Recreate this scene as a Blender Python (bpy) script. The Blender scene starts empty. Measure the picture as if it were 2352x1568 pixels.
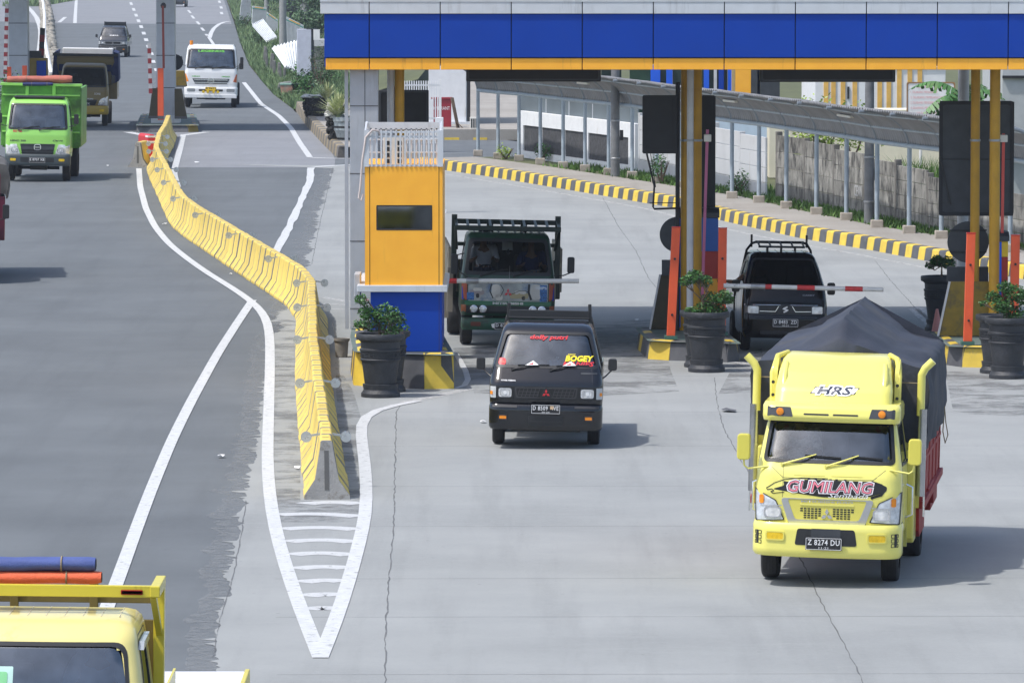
import bpy, bmesh, math, random
from math import sin, cos, pi, radians, sqrt, atan, tan, atan2
from mathutils import Vector, Matrix, noise
random.seed(7)
S = bpy.context.scene
COL = S.collection
# ------------------------------------------------------------------ camera, sky, sun, exposure
F = 13000.0; H = 7.65; VH = -175.0          # focal length and horizon row measured on a 2352 x 1568 print
TH = atan((784 - VH) / F)
cam = bpy.data.cameras.new('camera'); co = bpy.data.objects.new('camera', cam); COL.objects.link(co)
cam.sensor_width = 36.0; cam.lens = 36.0 * F / 2352; cam.clip_start = 1; cam.clip_end = 6000
co.location = (0, 0, H); co.rotation_euler = (pi / 2 - TH, 0, 0); S.camera = co
SUNV = Vector((.50, .24, -1)).normalized()
world = bpy.data.worlds.new('World'); S.world = world; world.use_nodes = True
nt = world.node_tree; bg = nt.nodes['Background']
sky = nt.nodes.new('ShaderNodeTexSky'); sky.sky_type = 'NISHITA'; sky.sun_disc = False
EL = math.asin(-SUNV.z); AZ = atan2(-SUNV.x, -SUNV.y)
sky.sun_elevation = EL; sky.sun_rotation = AZ; sky.air_density = 1.0; sky.dust_density = 2.5; sky.ozone_density = 1.0
nt.links.new(sky.outputs[0], bg.inputs[0]); bg.inputs[1].default_value = .15
sl = bpy.data.lights.new('sun', 'SUN'); sl.energy = 2.6; sl.angle = radians(1.2); sl.color = (1, .975, .94)
so = bpy.data.objects.new('sun', sl); COL.objects.link(so)
so.rotation_euler = SUNV.to_track_quat('-Z', 'Y').to_euler(); so.location = (-30, -10, 60)
S.view_settings.view_transform = 'Standard'; S.view_settings.look = 'None'; S.view_settings.gamma = 1
S.view_settings.exposure = .50
try:
    S.cycles.max_bounces = 6; S.cycles.transparent_max_bounces = 8; S.cycles.use_denoising = True
except Exception: pass

def _ray(px, py):
    u = (px - 1176) / F; v = (py - 784) / F
    return (u, cos(TH) - v * sin(TH), -sin(TH) - v * cos(TH))
def G(px, py, z=0.0):                     # where a measured print point meets the level z
    r = _ray(px, py); t = (z - H) / r[2]
    return Vector((t * r[0], t * r[1], z))
def A(px, py, Y):                         # a measured print point at distance Y
    r = _ray(px, py); t = Y / r[1]
    return Vector((t * r[0], Y, H + t * r[2]))

# ------------------------------------------------------------------ materials
MATS = {}
def M(name, col=(.5, .5, .5), rough=.5, metal=0, var=.08, scale=4, bump=0, bscale=60, coat=0, dirt=None, dscale=3, dth=.55, island=0, spec=.5, emit=None, rand=0, dst=None):
    if name in MATS: return MATS[name]
    m = bpy.data.materials.new(name); m.use_nodes = True; MATS[name] = m
    t = m.node_tree; n = t.nodes; L = t.links; b = n['Principled BSDF']
    b.inputs['Roughness'].default_value = rough; b.inputs['Metallic'].default_value = metal
    b.inputs['Specular IOR Level'].default_value = spec
    if coat: b.inputs['Coat Weight'].default_value = coat; b.inputs['Coat Roughness'].default_value = .06
    tc = n.new('ShaderNodeTexCoord'); P = tc.outputs['Object']
    c0 = tuple(col) + (1,)
    src = None
    if var or dirt:
        no = n.new('ShaderNodeTexNoise'); no.inputs['Scale'].default_value = scale; no.inputs['Detail'].default_value = 5
        L.new(P, no.inputs['Vector'])
        mx = n.new('ShaderNodeMix'); mx.data_type = 'RGBA'
        mr = n.new('ShaderNodeMapRange'); mr.inputs[1].default_value = .3; mr.inputs[2].default_value = .7
        L.new(no.outputs['Fac'], mr.inputs[0]); L.new(mr.outputs[0], mx.inputs['Factor'])
        mx.inputs['A'].default_value = tuple(max(0, c * (1 - var)) for c in col) + (1,)
        mx.inputs['B'].default_value = tuple(min(1, c * (1 + var)) for c in col) + (1,)
        src = mx.outputs['Result']
        if dirt:
            d = n.new('ShaderNodeTexNoise'); d.inputs['Scale'].default_value = dscale; d.inputs['Detail'].default_value = 8; d.inputs['Roughness'].default_value = .7
            if dst: mpp = n.new('ShaderNodeMapping'); mpp.inputs['Scale'].default_value = dst; L.new(P, mpp.inputs['Vector']); L.new(mpp.outputs[0], d.inputs['Vector'])
            else: L.new(P, d.inputs['Vector'])
            dr = n.new('ShaderNodeMapRange'); dr.inputs[1].default_value = dth; dr.inputs[2].default_value = dth + .15
            L.new(d.outputs['Fac'], dr.inputs[0])
            m2 = n.new('ShaderNodeMix'); m2.data_type = 'RGBA'; L.new(dr.outputs[0], m2.inputs['Factor'])
            L.new(src, m2.inputs['A']); m2.inputs['B'].default_value = tuple(dirt) + (1,); src = m2.outputs['Result']
        rr = n.new('ShaderNodeMapRange'); rr.inputs[3].default_value = max(0, rough - .06); rr.inputs[4].default_value = min(1, rough + .1)
        L.new(no.outputs['Fac'], rr.inputs[0]); L.new(rr.outputs[0], b.inputs['Roughness'])
    if island or rand:
        g = n.new('ShaderNodeNewGeometry' if island else 'ShaderNodeObjectInfo')
        h = n.new('ShaderNodeHueSaturation'); v = n.new('ShaderNodeMapRange')
        k = island or rand
        v.inputs[3].default_value = 1 - k; v.inputs[4].default_value = 1 + k
        L.new(g.outputs['Random Per Island' if island else 'Random'], v.inputs[0]); L.new(v.outputs[0], h.inputs['Value'])
        if src: L.new(src, h.inputs['Color'])
        else: h.inputs['Color'].default_value = c0
        src = h.outputs[0]
    if src: L.new(src, b.inputs['Base Color'])
    else: b.inputs['Base Color'].default_value = c0
    if bump:
        nb = n.new('ShaderNodeTexNoise'); nb.inputs['Scale'].default_value = bscale; nb.inputs['Detail'].default_value = 4
        L.new(P, nb.inputs['Vector']); bp = n.new('ShaderNodeBump'); bp.inputs['Strength'].default_value = bump; bp.inputs['Distance'].default_value = .02
        L.new(nb.outputs['Fac'], bp.inputs['Height']); L.new(bp.outputs[0], b.inputs['Normal'])
    if emit: b.inputs['Emission Color'].default_value = tuple(emit) + (1,); b.inputs['Emission Strength'].default_value = 1
    return m

def glass(name, tint=(.3, .34, .36), refl=.22, rough=.03):
    if name in MATS: return MATS[name]
    m = bpy.data.materials.new(name); m.use_nodes = True; MATS[name] = m
    t = m.node_tree; n = t.nodes; L = t.links; n.clear()
    o = n.new('ShaderNodeOutputMaterial'); mx = n.new('ShaderNodeMixShader')
    tr = n.new('ShaderNodeBsdfTransparent'); tr.inputs[0].default_value = tuple(tint) + (1,)
    gl = n.new('ShaderNodeBsdfGlossy'); gl.inputs['Color'].default_value = (.8, .86, .9, 1); gl.inputs['Roughness'].default_value = rough
    lw = n.new('ShaderNodeLayerWeight'); lw.inputs[0].default_value = .35
    tc = n.new('ShaderNodeTexCoord'); no = n.new('ShaderNodeTexNoise'); no.inputs['Scale'].default_value = 3; no.inputs['Detail'].default_value = 6
    L.new(tc.outputs['Object'], no.inputs['Vector'])
    mr = n.new('ShaderNodeMapRange'); mr.inputs[1].default_value = .3; mr.inputs[2].default_value = .75; mr.inputs[3].default_value = refl * .7; mr.inputs[4].default_value = refl * 1.4
    L.new(no.outputs['Fac'], mr.inputs[0])
    ad = n.new('ShaderNodeMath'); ad.operation = 'MAXIMUM'
    L.new(lw.outputs['Fresnel'], ad.inputs[0]); L.new(mr.outputs[0], ad.inputs[1])
    L.new(ad.outputs[0], mx.inputs[0]); L.new(tr.outputs[0], mx.inputs[1]); L.new(gl.outputs[0], mx.inputs[2]); L.new(mx.outputs[0], o.inputs[0])
    return m

BLACK = M('black plastic', (.018, .019, .021), .45, bump=.05)
RUBBER = M('tyre rubber', (.022, .022, .024), .8, var=.3, bump=.3, bscale=40)
DARK = M('cab interior', (.03, .03, .033), .8)
CHROME = M('chrome', (.75, .76, .78), .18, 1, var=.05)
STEEL = M('worn steel', (.35, .36, .37), .45, .8, var=.2)
GALV = M('galvanised grey', (.36, .40, .43), .5, .1, var=.12, scale=3)
WHITE = M('white paint', (.78, .78, .77), .4, var=.05)
LENS = M('lamp lens', (.78, .8, .82), .12, .35, var=.3, scale=14, bump=.3, bscale=25)
AMBER = M('amber lens', (.9, .28, .02), .2, var=.15, scale=20)
YLENS = M('yellow lens', (.75, .5, .02), .2, var=.2, scale=20)
RED = M('red lens', (.55, .02, .02), .25)
WTXT = M('white lettering', (.8, .8, .8), .5, var=0)
PLATE = M('plate black', (.015, .015, .017), .4)
SEAT = M('seat fabric', (.12, .11, .1), .9)

# ------------------------------------------------------------------ mesh building
class MB:
    def __init__(s): s.v = []; s.f = []; s.mi = []; s.m = 0
    def add(s, vs, fs):
        o = len(s.v); s.v += [tuple(p) for p in vs]; s.f += [[i + o for i in f] for f in fs]; s.mi += [s.m] * len(fs); return s
    def box(s, x0, x1, y0, y1, z0, z1):
        if x0 > x1: x0, x1 = x1, x0
        if y0 > y1: y0, y1 = y1, y0
        if z0 > z1: z0, z1 = z1, z0
        return s.add([(x0,y0,z0),(x1,y0,z0),(x1,y1,z0),(x0,y1,z0),(x0,y0,z1),(x1,y0,z1),(x1,y1,z1),(x0,y1,z1)],
              [(0,3,2,1),(4,5,6,7),(0,1,5,4),(1,2,6,5),(2,3,7,6),(3,0,4,7)])
    def bar(s, p, q, w, h=None, up=(0, 0, 1)):
        p = Vector(p); q = Vector(q); d = (q - p).normalized(); u = Vector(up)
        if abs(d.dot(u)) > .95: u = Vector((0, 1, 0))
        a = d.cross(u).normalized() * w / 2; b = a.cross(d).normalized() * (h or w) / 2
        return s.add([p-a-b, p+a-b, p+a+b, p-a+b, q-a-b, q+a-b, q+a+b, q-a+b],
              [(0,1,2,3),(7,6,5,4),(0,4,5,1),(1,5,6,2),(2,6,7,3),(3,7,4,0)])
    def tube(s, pts, r, n=8, cap=True):
        pts = [Vector(p) for p in pts]; o = len(s.v); rs = r if isinstance(r, (list, tuple)) else [r] * len(pts); ref = None; vs = []
        for i, p in enumerate(pts):
            d = (pts[min(i+1, len(pts)-1)] - pts[max(i-1, 0)]).normalized()
            if ref is None: ref = Vector((0,0,1)) if abs(d.z) < .9 else Vector((1,0,0))
            a = d.cross(ref).normalized(); ref = a.cross(d).normalized()
            for k in range(n):
                t = 2*pi*k/n; vs.append(p + (a*cos(t) + ref*sin(t)) * rs[i])
        fs = []
        for i in range(len(pts)-1):
            for k in range(n): fs.append((i*n+k, (i+1)*n+k, (i+1)*n+(k+1)%n, i*n+(k+1)%n))
        if cap: fs.append(tuple(range(n))); fs.append(tuple(reversed(range((len(pts)-1)*n, len(pts)*n))))
        return s.add(vs, fs)
    def cyl(s, p, q, r, r2=None, n=16): return s.tube([p, q], [r, r if r2 is None else r2], n)
    def lathe(s, prof, c=(0, 0, 0), n=32, axis='z', cap=True, jit=0):
        vs = []; fs = []; m = len(prof)
        for k in range(n):
            t = 2*pi*k/n
            for (r, z) in prof:
                a, b = r*cos(t), r*sin(t)
                if axis == 'z': vs.append((c[0]+a, c[1]+b, c[2]+z))
                elif axis == 'x': vs.append((c[0]+z, c[1]+a, c[2]+b))
                else: vs.append((c[0]+a, c[1]+z, c[2]+b))
        for k in range(n):
            k2 = (k+1) % n
            for i in range(m-1):
                q = (k*m+i, k2*m+i, k2*m+i+1, k*m+i+1)
                fs.append(q if axis == 'z' else tuple(reversed(q)) if axis == 'y' else q)
        if cap:
            fs.append(tuple(k*m for k in reversed(range(n)))); fs.append(tuple(k*m+m-1 for k in range(n)))
        return s.add(vs, fs)
    def prism(s, poly, a, b, axis='y'):       # poly in the two other axes
        n = len(poly); vs = []
        for t in (a, b):
            for (p, q) in poly:
                vs.append((p, t, q) if axis == 'y' else (t, p, q) if axis == 'x' else (p, q, t))
        fs = [tuple(range(n)), tuple(reversed(range(n, 2*n)))] + [(i, i+n, (i+1) % n + n, (i+1) % n) for i in range(n)]
        return s.add(vs, fs)
    def patch(s, cab, loop, off, depth=.015, side=0, rings=(1, .72, .4)):
        n = len(loop); cx = sum(p[0] for p in loop)/n; cz = sum(p[1] for p in loop)/n
        def pt(a, z, o): return cab.P(a, z, o, side)
        vs = [pt(a, z, off-depth) for a, z in loop]
        for k in rings: vs += [pt(cx+(a-cx)*k, cz+(z-cz)*k, off) for a, z in loop]
        vs.append(pt(cx, cz, off)); fs = []
        for j in range(len(rings)):
            for i in range(n): fs.append((j*n+i, j*n+(i+1) % n, (j+1)*n+(i+1) % n, (j+1)*n+i))
        j = len(rings)
        for i in range(n): fs.append((j*n+i, j*n+(i+1) % n, len(vs)-1))
        return s.add(vs, fs)
    def ring(s, cab, lo, li, off, depth=.015, side=0):
        if len(lo) != len(li): k_ = min(96, max(len(lo), len(li))*3); lo, li = arc(lo, k_), arc(li, k_)
        n = len(lo); vs = []
        for L_, o in ((lo, off-depth), (lo, off), (li, off), (li, off-depth)): vs += [cab.P(a, z, o, side) for a, z in L_]
        fs = [(j*n+i, j*n+(i+1) % n, (j+1)*n+(i+1) % n, (j+1)*n+i) for j in range(3) for i in range(n)]
        return s.add(vs, fs)
    def leaves(s, c, r, n, size, sq=(1, 1, 1), hollow=.5):
        for _ in range(n):
            d = Vector((random.gauss(0,1), random.gauss(0,1), random.gauss(0,1))).normalized() * (hollow + (1-hollow)*random.random()**.5) * r
            p = Vector((c[0]+d.x*sq[0], c[1]+d.y*sq[1], c[2]+d.z*sq[2]))
            a = Vector((random.gauss(0,1), random.gauss(0,1), random.gauss(0,.6))).normalized(); b = a.orthogonal().normalized()
            b = Matrix.Rotation(random.random()*6.28, 3, a) @ b; l = size*random.uniform(.6, 1.3); w = l*.45
            s.add([p-a*l/2, p+b*w/2+a*l*.05, p+a*l/2, p-b*w/2+a*l*.05], [(0,1,2,3)])
        return s
    def build(s, name, mat, parent=None, smooth=False, bevel=0, label=None, loc=None):
        me = bpy.data.meshes.new(name); me.from_pydata(s.v, [], s.f)
        for m in (mat if isinstance(mat, (list, tuple)) else [mat]): me.materials.append(m)
        if any(s.mi): me.polygons.foreach_set('material_index', s.mi)
        bm = bmesh.new(); bm.from_mesh(me)
        bmesh.ops.recalc_face_normals(bm, faces=bm.faces) if not getattr(s, 'keep', False) else None
        bm.to_mesh(me); bm.free()
        if smooth:
            me.polygons.foreach_set('use_smooth', [True]*len(me.polygons)); me.set_sharp_from_angle(angle=radians(smooth if smooth > 1 else 38))
        me.update()
        o = bpy.data.objects.new(name, me); COL.objects.link(o)
        if parent is not None: o.parent = parent
        if loc is not None: o.location = loc
        if bevel:
            b = o.modifiers.new('bevel', 'BEVEL'); b.width = bevel; b.segments = 2; b.limit_method = 'ANGLE'; b.angle_limit = radians(40)
        if label: o['label'] = label
        return o

def tag(o, label=None, cat=None, group=None, kind=None):
    if label: o['label'] = label
    if cat: o['category'] = cat
    if group: o['group'] = group
    if kind: o['kind'] = kind
    return o
def thing(name, label, cat, loc=(0, 0, 0), rz=0, group=None, ry=0):
    o = bpy.data.objects.new(name, None); COL.objects.link(o); o.empty_display_size = .3
    o.location = loc; o.rotation_euler = (0, ry, rz); return tag(o, label, cat, group)
def dup(root, loc, rz=None, label=None):
    def cp(o, par):
        c = o.copy(); COL.objects.link(c)
        if par: c.parent = par
        for ch in list(o.children): cp(ch, c)
        return c
    r = cp(root, None); r.location = loc
    if rz is not None: r.rotation_euler = (0, r.rotation_euler.y, rz)
    if label: r['label'] = label
    return r

def dens(loop, d=.1):
    out = []
    for i, p in enumerate(loop):
        q = loop[(i+1) % len(loop)]; L_ = math.hypot(q[0]-p[0], q[1]-p[1]); k = max(1, int(L_/d))
        for j in range(k): out.append((p[0]+(q[0]-p[0])*j/k, p[1]+(q[1]-p[1])*j/k))
    return out
def rpoly(pts, r=.03, n=3, d=.1):              # rounded polygon
    out = []; m = len(pts)
    for i in range(m):
        p0 = Vector(pts[i-1]); p = Vector(pts[i]); p1 = Vector(pts[(i+1) % m])
        e0 = (p0-p); e1 = (p1-p); k = min(r, e0.length*.45, e1.length*.45)
        a = p + e0.normalized()*k; b = p + e1.normalized()*k
        for j in range(n+1):
            t = j/n; q = a*(1-t)**2 + p*2*t*(1-t) + b*t*t; out.append((q.x, q.y))
    return dens(out, d)
def rr(xc, zc, w, h, r=.03, wt=None):          # rounded rectangle or trapezoid (wt = top width)
    wt = w if wt is None else wt
    return rpoly([(xc-w/2, zc-h/2), (xc+w/2, zc-h/2), (xc+wt/2, zc+h/2), (xc-wt/2, zc+h/2)], r)
def arc(loop, k):
    P_ = [Vector(p) for p in loop]+[Vector(loop[0])]; cum = [0]
    for a, b in zip(P_, P_[1:]): cum.append(cum[-1]+(b-a).length)
    out = []; j = 0
    for i in range(k):
        s_ = cum[-1]*i/k
        while cum[j+1] < s_: j += 1
        q = P_[j].lerp(P_[j+1], (s_-cum[j])/max(1e-9, cum[j+1]-cum[j])); out.append((q.x, q.y))
    return out
def scaled(loop, k=None, d=0):
    n = len(loop); cx = sum(p[0] for p in loop)/n; cz = sum(p[1] for p in loop)/n
    hw = max(abs(p[0]-cx) for p in loop); hh = max(abs(p[1]-cz) for p in loop)
    kx = (hw+d)/hw; kz = (hh+d)/hh
    return [(cx+(a-cx)*kx, cz+(z-cz)*kz) for a, z in loop]
def inside(p, loop):
    x, y = p; c = False; n = len(loop); j = n-1
    for i in range(n):
        if (loop[i][1] > y) != (loop[j][1] > y) and x < (loop[j][0]-loop[i][0])*(y-loop[i][1])/(loop[j][1]-loop[i][1])+loop[i][0]: c = not c
        j = i
    return c

class Cab:                                      # rounded body: levels (z, y front, y back, half width, corner radius, bow)
    def __init__(s, lv): s.lv = sorted(lv)
    def at(s, z):
        L_ = s.lv
        if z <= L_[0][0]: return L_[0]
        for a, b in zip(L_, L_[1:]):
            if z <= b[0]:
                t = (z-a[0])/(b[0]-a[0]); return tuple(u+(v-u)*t for u, v in zip(a, b))
        return L_[-1]
    def fy(s, x, z):
        _, yf, yb, hw, r, bow = s.at(z); x = max(-hw, min(hw, x)); k = abs(x)-(hw-r)
        y = yf + bow*(x/hw)**2
        if k > 0: y += r - sqrt(max(0, r*r-k*k))
        return y
    def sx(s, y, z):
        _, yf, yb, hw, r, bow = s.at(z); y0 = yf+bow; k = y0+r-y
        return hw-r+sqrt(max(0, r*r-k*k)) if k > 0 else hw
    def P(s, a, z, off, side=0):
        if side == 0: return (a, s.fy(a, z)-off, z)
        return (side*(s.sx(a, z)+off), a, z)
    def shell(s, holes=(), sideholes=(), step=.04, cap=True):
        mb = MB(); zs = []
        for a, b in zip(s.lv, s.lv[1:]):
            k = max(1, int((b[0]-a[0])/step)); zs += [a[0]+(b[0]-a[0])*i/k for i in range(k)]
        zs.append(s.lv[-1][0]); rows = []; NY = 24; NX = 36; NC = 6
        for z in zs:
            _, yf, yb, hw, r, bow = s.at(z); row = []; y0 = yf+bow
            for i in range(NY): row.append((-hw, yb+(y0+r-yb)*i/NY, z))
            for i in range(NC):
                t = i/NC*pi/2; x = -(hw-r)-r*cos(t); row.append((x, yf+bow*(x/hw)**2 + r-r*sin(t), z))
            for i in range(NX+1): x = -(hw-r)+2*(hw-r)*i/NX; row.append((x, yf+bow*(x/hw)**2, z))
            for i in range(1, NC+1):
                t = i/NC*pi/2; x = (hw-r)+r*sin(t); row.append((x, yf+bow*(x/hw)**2 + r-r*cos(t), z))
            for i in range(1, NY+1): row.append((hw, y0+r+(yb-y0-r)*i/NY, z))
            rows.append(row)
        n = len(rows[0]); vs = [p for r_ in rows for p in r_]; fs = []
        for j in range(len(rows)-1):
            for i in range(n):
                i2 = (i+1) % n; q = (j*n+i, j*n+i2, (j+1)*n+i2, (j+1)*n+i)
                c = [sum(vs[k][t] for k in q)/4 for t in range(3)]
                if i < n-1:
                    if NY <= i < NY+2*NC+NX and any(inside((c[0], c[2]), h) for h in holes): continue
                    if not (NY+NC <= i < NY+NC+NX) and any(inside((c[1], c[2]), h) for h in sideholes): continue
                fs.append(q)
        if cap: fs.append(tuple((len(rows)-1)*n+i for i in range(n)))
        mb.add(vs, fs); return mb

def text(body, name, mat, parent, xc, zc, w, h, yf, shear=0, bold=0, rot=0, label=None, yplane=None, spacing=1):
    cu = bpy.data.curves.new('t', 'FONT'); cu.body = body; cu.shear = shear; cu.offset = bold; cu.space_character = spacing; cu.resolution_u = 2
    ob = bpy.data.objects.new('t', cu); COL.objects.link(ob)
    dg = bpy.context.evaluated_depsgraph_get(); me = bpy.data.meshes.new_from_object(ob.evaluated_get(dg))
    bpy.data.objects.remove(ob); bpy.data.curves.remove(cu)
    xs = [v.co.x for v in me.vertices]; ys = [v.co.y for v in me.vertices]
    if not xs: return None
    cx, cy = (min(xs)+max(xs))/2, (min(ys)+max(ys))/2; kx = w/(max(xs)-min(xs)); ky = h/(max(ys)-min(ys))
    for v in me.vertices:
        x = (v.co.x-cx)*kx; z = (v.co.y-cy)*ky; x, z = x*cos(rot)-z*sin(rot), x*sin(rot)+z*cos(rot); x += xc; z += zc
        v.co = (x, yf(x, z) if callable(yf) else yf, z)
    me.materials.clear(); me.materials.append(mat)
    o = bpy.data.objects.new(name, me); COL.objects.link(o)
    if parent is not None: o.parent = parent
    if label: o['label'] = label
    return o

class Flat:                                     # a plane facing the camera at a given y
    def __init__(s, y): s.y = y
    def P(s, a, z, off, side=0): return (a, s.y-off, z)
    def fy(s, x, z): return s.y
# ================================================================== the setting: ground, roads, markings
def ground_mat(name, base, light, dark, s1=.35, s2=3, speck=.5, streak=True):
    m = bpy.data.materials.new(name); m.use_nodes = True; MATS[name] = m
    t = m.node_tree; n = t.nodes; L = t.links; b = n['Principled BSDF']; b.inputs['Roughness'].default_value = .85; b.inputs['Specular IOR Level'].default_value = .25
    tc = n.new('ShaderNodeTexCoord'); P = tc.outputs['Object']
    def nz(scale, det=6, vec=None, rough=.6):
        o = n.new('ShaderNodeTexNoise'); o.inputs['Scale'].default_value = scale; o.inputs['Detail'].default_value = det; o.inputs['Roughness'].default_value = rough
        L.new(vec or P, o.inputs['Vector']); return o.outputs['Fac']
    def rg(src, a, c, lo=0, hi=1):
        r = n.new('ShaderNodeMapRange'); r.inputs[1].default_value = a; r.inputs[2].default_value = c; r.inputs[3].default_value = lo; r.inputs[4].default_value = hi; L.new(src, r.inputs[0]); return r.outputs[0]
    def mix(f, a, c):
        x = n.new('ShaderNodeMix'); x.data_type = 'RGBA'; L.new(f, x.inputs['Factor'])
        for k, v in (('A', a), ('B', c)):
            if isinstance(v, tuple): x.inputs[k].default_value = v + (1,)
            else: L.new(v, x.inputs[k])
        return x.outputs['Result']
    c = mix(rg(nz(s1), .35, .68), base, light)
    c = mix(rg(nz(.13, 4), .5, .75, 0, .35), c, dark)
    mp = n.new('ShaderNodeMapping'); mp.inputs['Scale'].default_value = (1.6, .09, 1); L.new(P, mp.inputs['Vector'])
    c = mix(rg(nz(1.0, 7, mp.outputs[0], .65), .50, .75, 0, .42), c, dark)      # tyre tracks and stains along the lanes
    mp2 = n.new('ShaderNodeMapping'); mp2.inputs['Scale'].default_value = (.5, 3.2, 1); L.new(P, mp2.inputs['Vector'])
    c = mix(rg(nz(1.0, 5, mp2.outputs[0], .7), .55, .7, 0, .35), c, light)      # broom finish across
    c = mix(rg(nz(26, 3, None, .8), .58, .70, 0, speck), c, dark)
    c = mix(rg(nz(11, 8, None, .85), .45, .62, 0, .35), c, light)
    vo = n.new('ShaderNodeTexVoronoi'); vo.inputs['Scale'].default_value = 1.7; L.new(P, vo.inputs['Vector'])
    c = mix(rg(vo.outputs['Distance'], .045, .03, 0, .6), c, dark)              # spots of oil and gum
    L.new(c, b.inputs['Base Color'])
    bp = n.new('ShaderNodeBump'); bp.inputs['Strength'].default_value = .25; bp.inputs['Distance'].default_value = .01
    L.new(nz(45, 3), bp.inputs['Height']); L.new(bp.outputs[0], b.inputs['Normal'])
    return m
ASPH = ground_mat('asphalt', (.112, .123, .131), (.140, .153, .162), (.078, .085, .092))
ASPH2 = ground_mat('asphalt worn pale', (.20, .208, .222), (.235, .243, .257), (.15, .155, .165))
CONC = ground_mat('concrete paving', (.255, .266, .264), (.305, .316, .312), (.165, .172, .170), speck=.35)
SOIL = ground_mat('soil', (.09, .10, .05), (.12, .13, .06), (.06, .07, .03))
PAVE = ground_mat('pavement concrete', (.28, .26, .23), (.34, .32, .29), (.18, .165, .145))
YEL = M('yellow road paint', (.66, .47, .055), .55, var=.12, dirt=(.34, .28, .12), dscale=5, dth=.6, rand=.10)
BLK = M('grey road paint', (.085, .087, .095), .6, var=.2, dirt=(.16, .155, .15), dscale=6, dth=.6)
def wearing(name, col, th=.6, sc=9, alpha=1.0, lo=.25):
    m = M(name, col, .6, var=.1, scale=8); t = m.node_tree; n = t.nodes; L = t.links
    tr = n.new('ShaderNodeBsdfTransparent'); mx = n.new('ShaderNodeMixShader'); no = n.new('ShaderNodeTexNoise'); no.inputs['Scale'].default_value = sc; no.inputs['Detail'].default_value = 8; no.inputs['Roughness'].default_value = .75
    tc = n.new('ShaderNodeTexCoord'); L.new(tc.outputs['Object'], no.inputs['Vector'])
    r = n.new('ShaderNodeMapRange'); r.inputs[1].default_value = th; r.inputs[2].default_value = th+.12; r.inputs[3].default_value = alpha; r.inputs[4].default_value = alpha*lo
    L.new(no.outputs['Fac'], r.inputs[0]); L.new(r.outputs[0], mx.inputs[0]); L.new(tr.outputs[0], mx.inputs[1]); L.new(n['Principled BSDF'].outputs[0], mx.inputs[2]); L.new(mx.outputs[0], n['Material Output'].inputs[0])
    return m
LINE = wearing('road line white', (.53, .54, .54), .56, 9, 1.0)
LINE2 = wearing('road line faded', (.52, .52, .51), .48, 7, .75)
CRACK = wearing('crack', (.13, .13, .13), .50, 2, .65)
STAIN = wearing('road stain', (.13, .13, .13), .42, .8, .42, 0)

def sheet(name, pts, z, mat, kind='structure'):
    mb = MB(); mb.keep = True; mb.add([(p[0], p[1], z) for p in pts], [tuple(range(len(pts)))]); o = mb.build(name, mat)
    bm = bmesh.new(); bm.from_mesh(o.data); bmesh.ops.triangulate(bm, faces=bm.faces)
    for f in bm.faces:
        if f.normal.z < 0: f.normal_flip()
    bm.to_mesh(o.data); bm.free()
    return tag(o, kind=kind)
tag(MB().add([(-3000,-500,-.35),(3000,-500,-.35),(3000,5000,-.35),(-3000,5000,-.35)], [(0,1,2,3)]).build('ground', SOIL), kind='structure')
# right edge of the asphalt, from far to near
EDGE = [(500,-60),(520,0),(536,47),(552,100),(572,150),(600,185),(628,217),(672,250),(679,258)]
eg = [G(*p) for p in EDGE]
road = [(-90, 10), (-90, 900)] + [(eg[0].x, 900)] + [(p.x, p.y) for p in eg] + [(0, 200), (40, 110), (60, 10)]
sheet('road', road, 0, ASPH)
sheet('worn_road_surface', [G(402,300), G(735,300), G(770,366), G(768,385), G(404,385)], .002, ASPH2)
sheet('worn_road_surface', [G(-300,40), G(120,54), G(532,56), G(508,-20), G(-300,-20)], .002, ASPH2)
# concrete apron with its ragged edge
random.seed(3)
CE = [(455,1760),(485,1568),(508,1400),(530,1300),(552,1220),(566,1130),(590,1010),(606,900),(622,800),(640,735),(672,680),(702,620),(716,560),(735,480),(752,430),(768,387)]
cg = [G(*p) for p in CE]; jag = []
for a, b in zip(cg, cg[1:]):
    n_ = max(2, int((b-a).length/.12))
    for i in range(n_):
        p = a.lerp(b, i/n_); y = p.y; k = noise.noise(Vector((y*.35, 3, 0)))*.16 + noise.noise(Vector((y*1.7, 9, 0)))*.10
        if random.random() < .22: k += random.uniform(-.18, .08)
        jag.append((p.x+k, y))
KB = [(960,383),(1019,391),(1110,404),(1285,433),(1420,456),(1552,479),(1653,506),(1750,528),(1840,548),(2000,575),(2140,602),(2352,642),(2700,715)]
kb = [G(*p) for p in KB]
sheet('concrete_apron', jag + [(kb[0].x-6, jag[-1][1]+3)] + [(p.x, p.y) for p in kb] + [(60, kb[-1].y), (60, 15)], .006, CONC)

# ---- lines
def ribbon(mb, pts, w, z, jitter=0):
    P_ = [G(*p) if len(p) == 2 else Vector(p) for p in pts]; fine = []
    for a, b in zip(P_, P_[1:]):
        k = max(1, int((b-a).length/1.5)); fine += [a.lerp(b, i/k) for i in range(k)]
    fine.append(P_[-1])
    if len(P_) > 2 and not jitter:
        for _ in range(2): fine = [fine[0]] + [(fine[i-1]+fine[i]*2+fine[i+1])/4 for i in range(1, len(fine)-1)] + [fine[-1]]
    vs = []
    for i, p in enumerate(fine):
        d = (fine[min(i+1, len(fine)-1)]-fine[max(i-1, 0)]); d.z = 0; d.normalize(); nrm = Vector((d.y, -d.x, 0)); k = w/2*(1+random.uniform(-jitter, jitter)); o = random.uniform(-1, 1)*jitter*w*.3
        vs += [(p.x+nrm.x*(k+o), p.y+nrm.y*(k+o), z), (p.x-nrm.x*(k-o), p.y-nrm.y*(k-o), z)]
    mb.add(vs, [(2*i, 2*i+1, 2*i+3, 2*i+2) for i in range(len(fine)-1)])
lm = MB()
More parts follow.
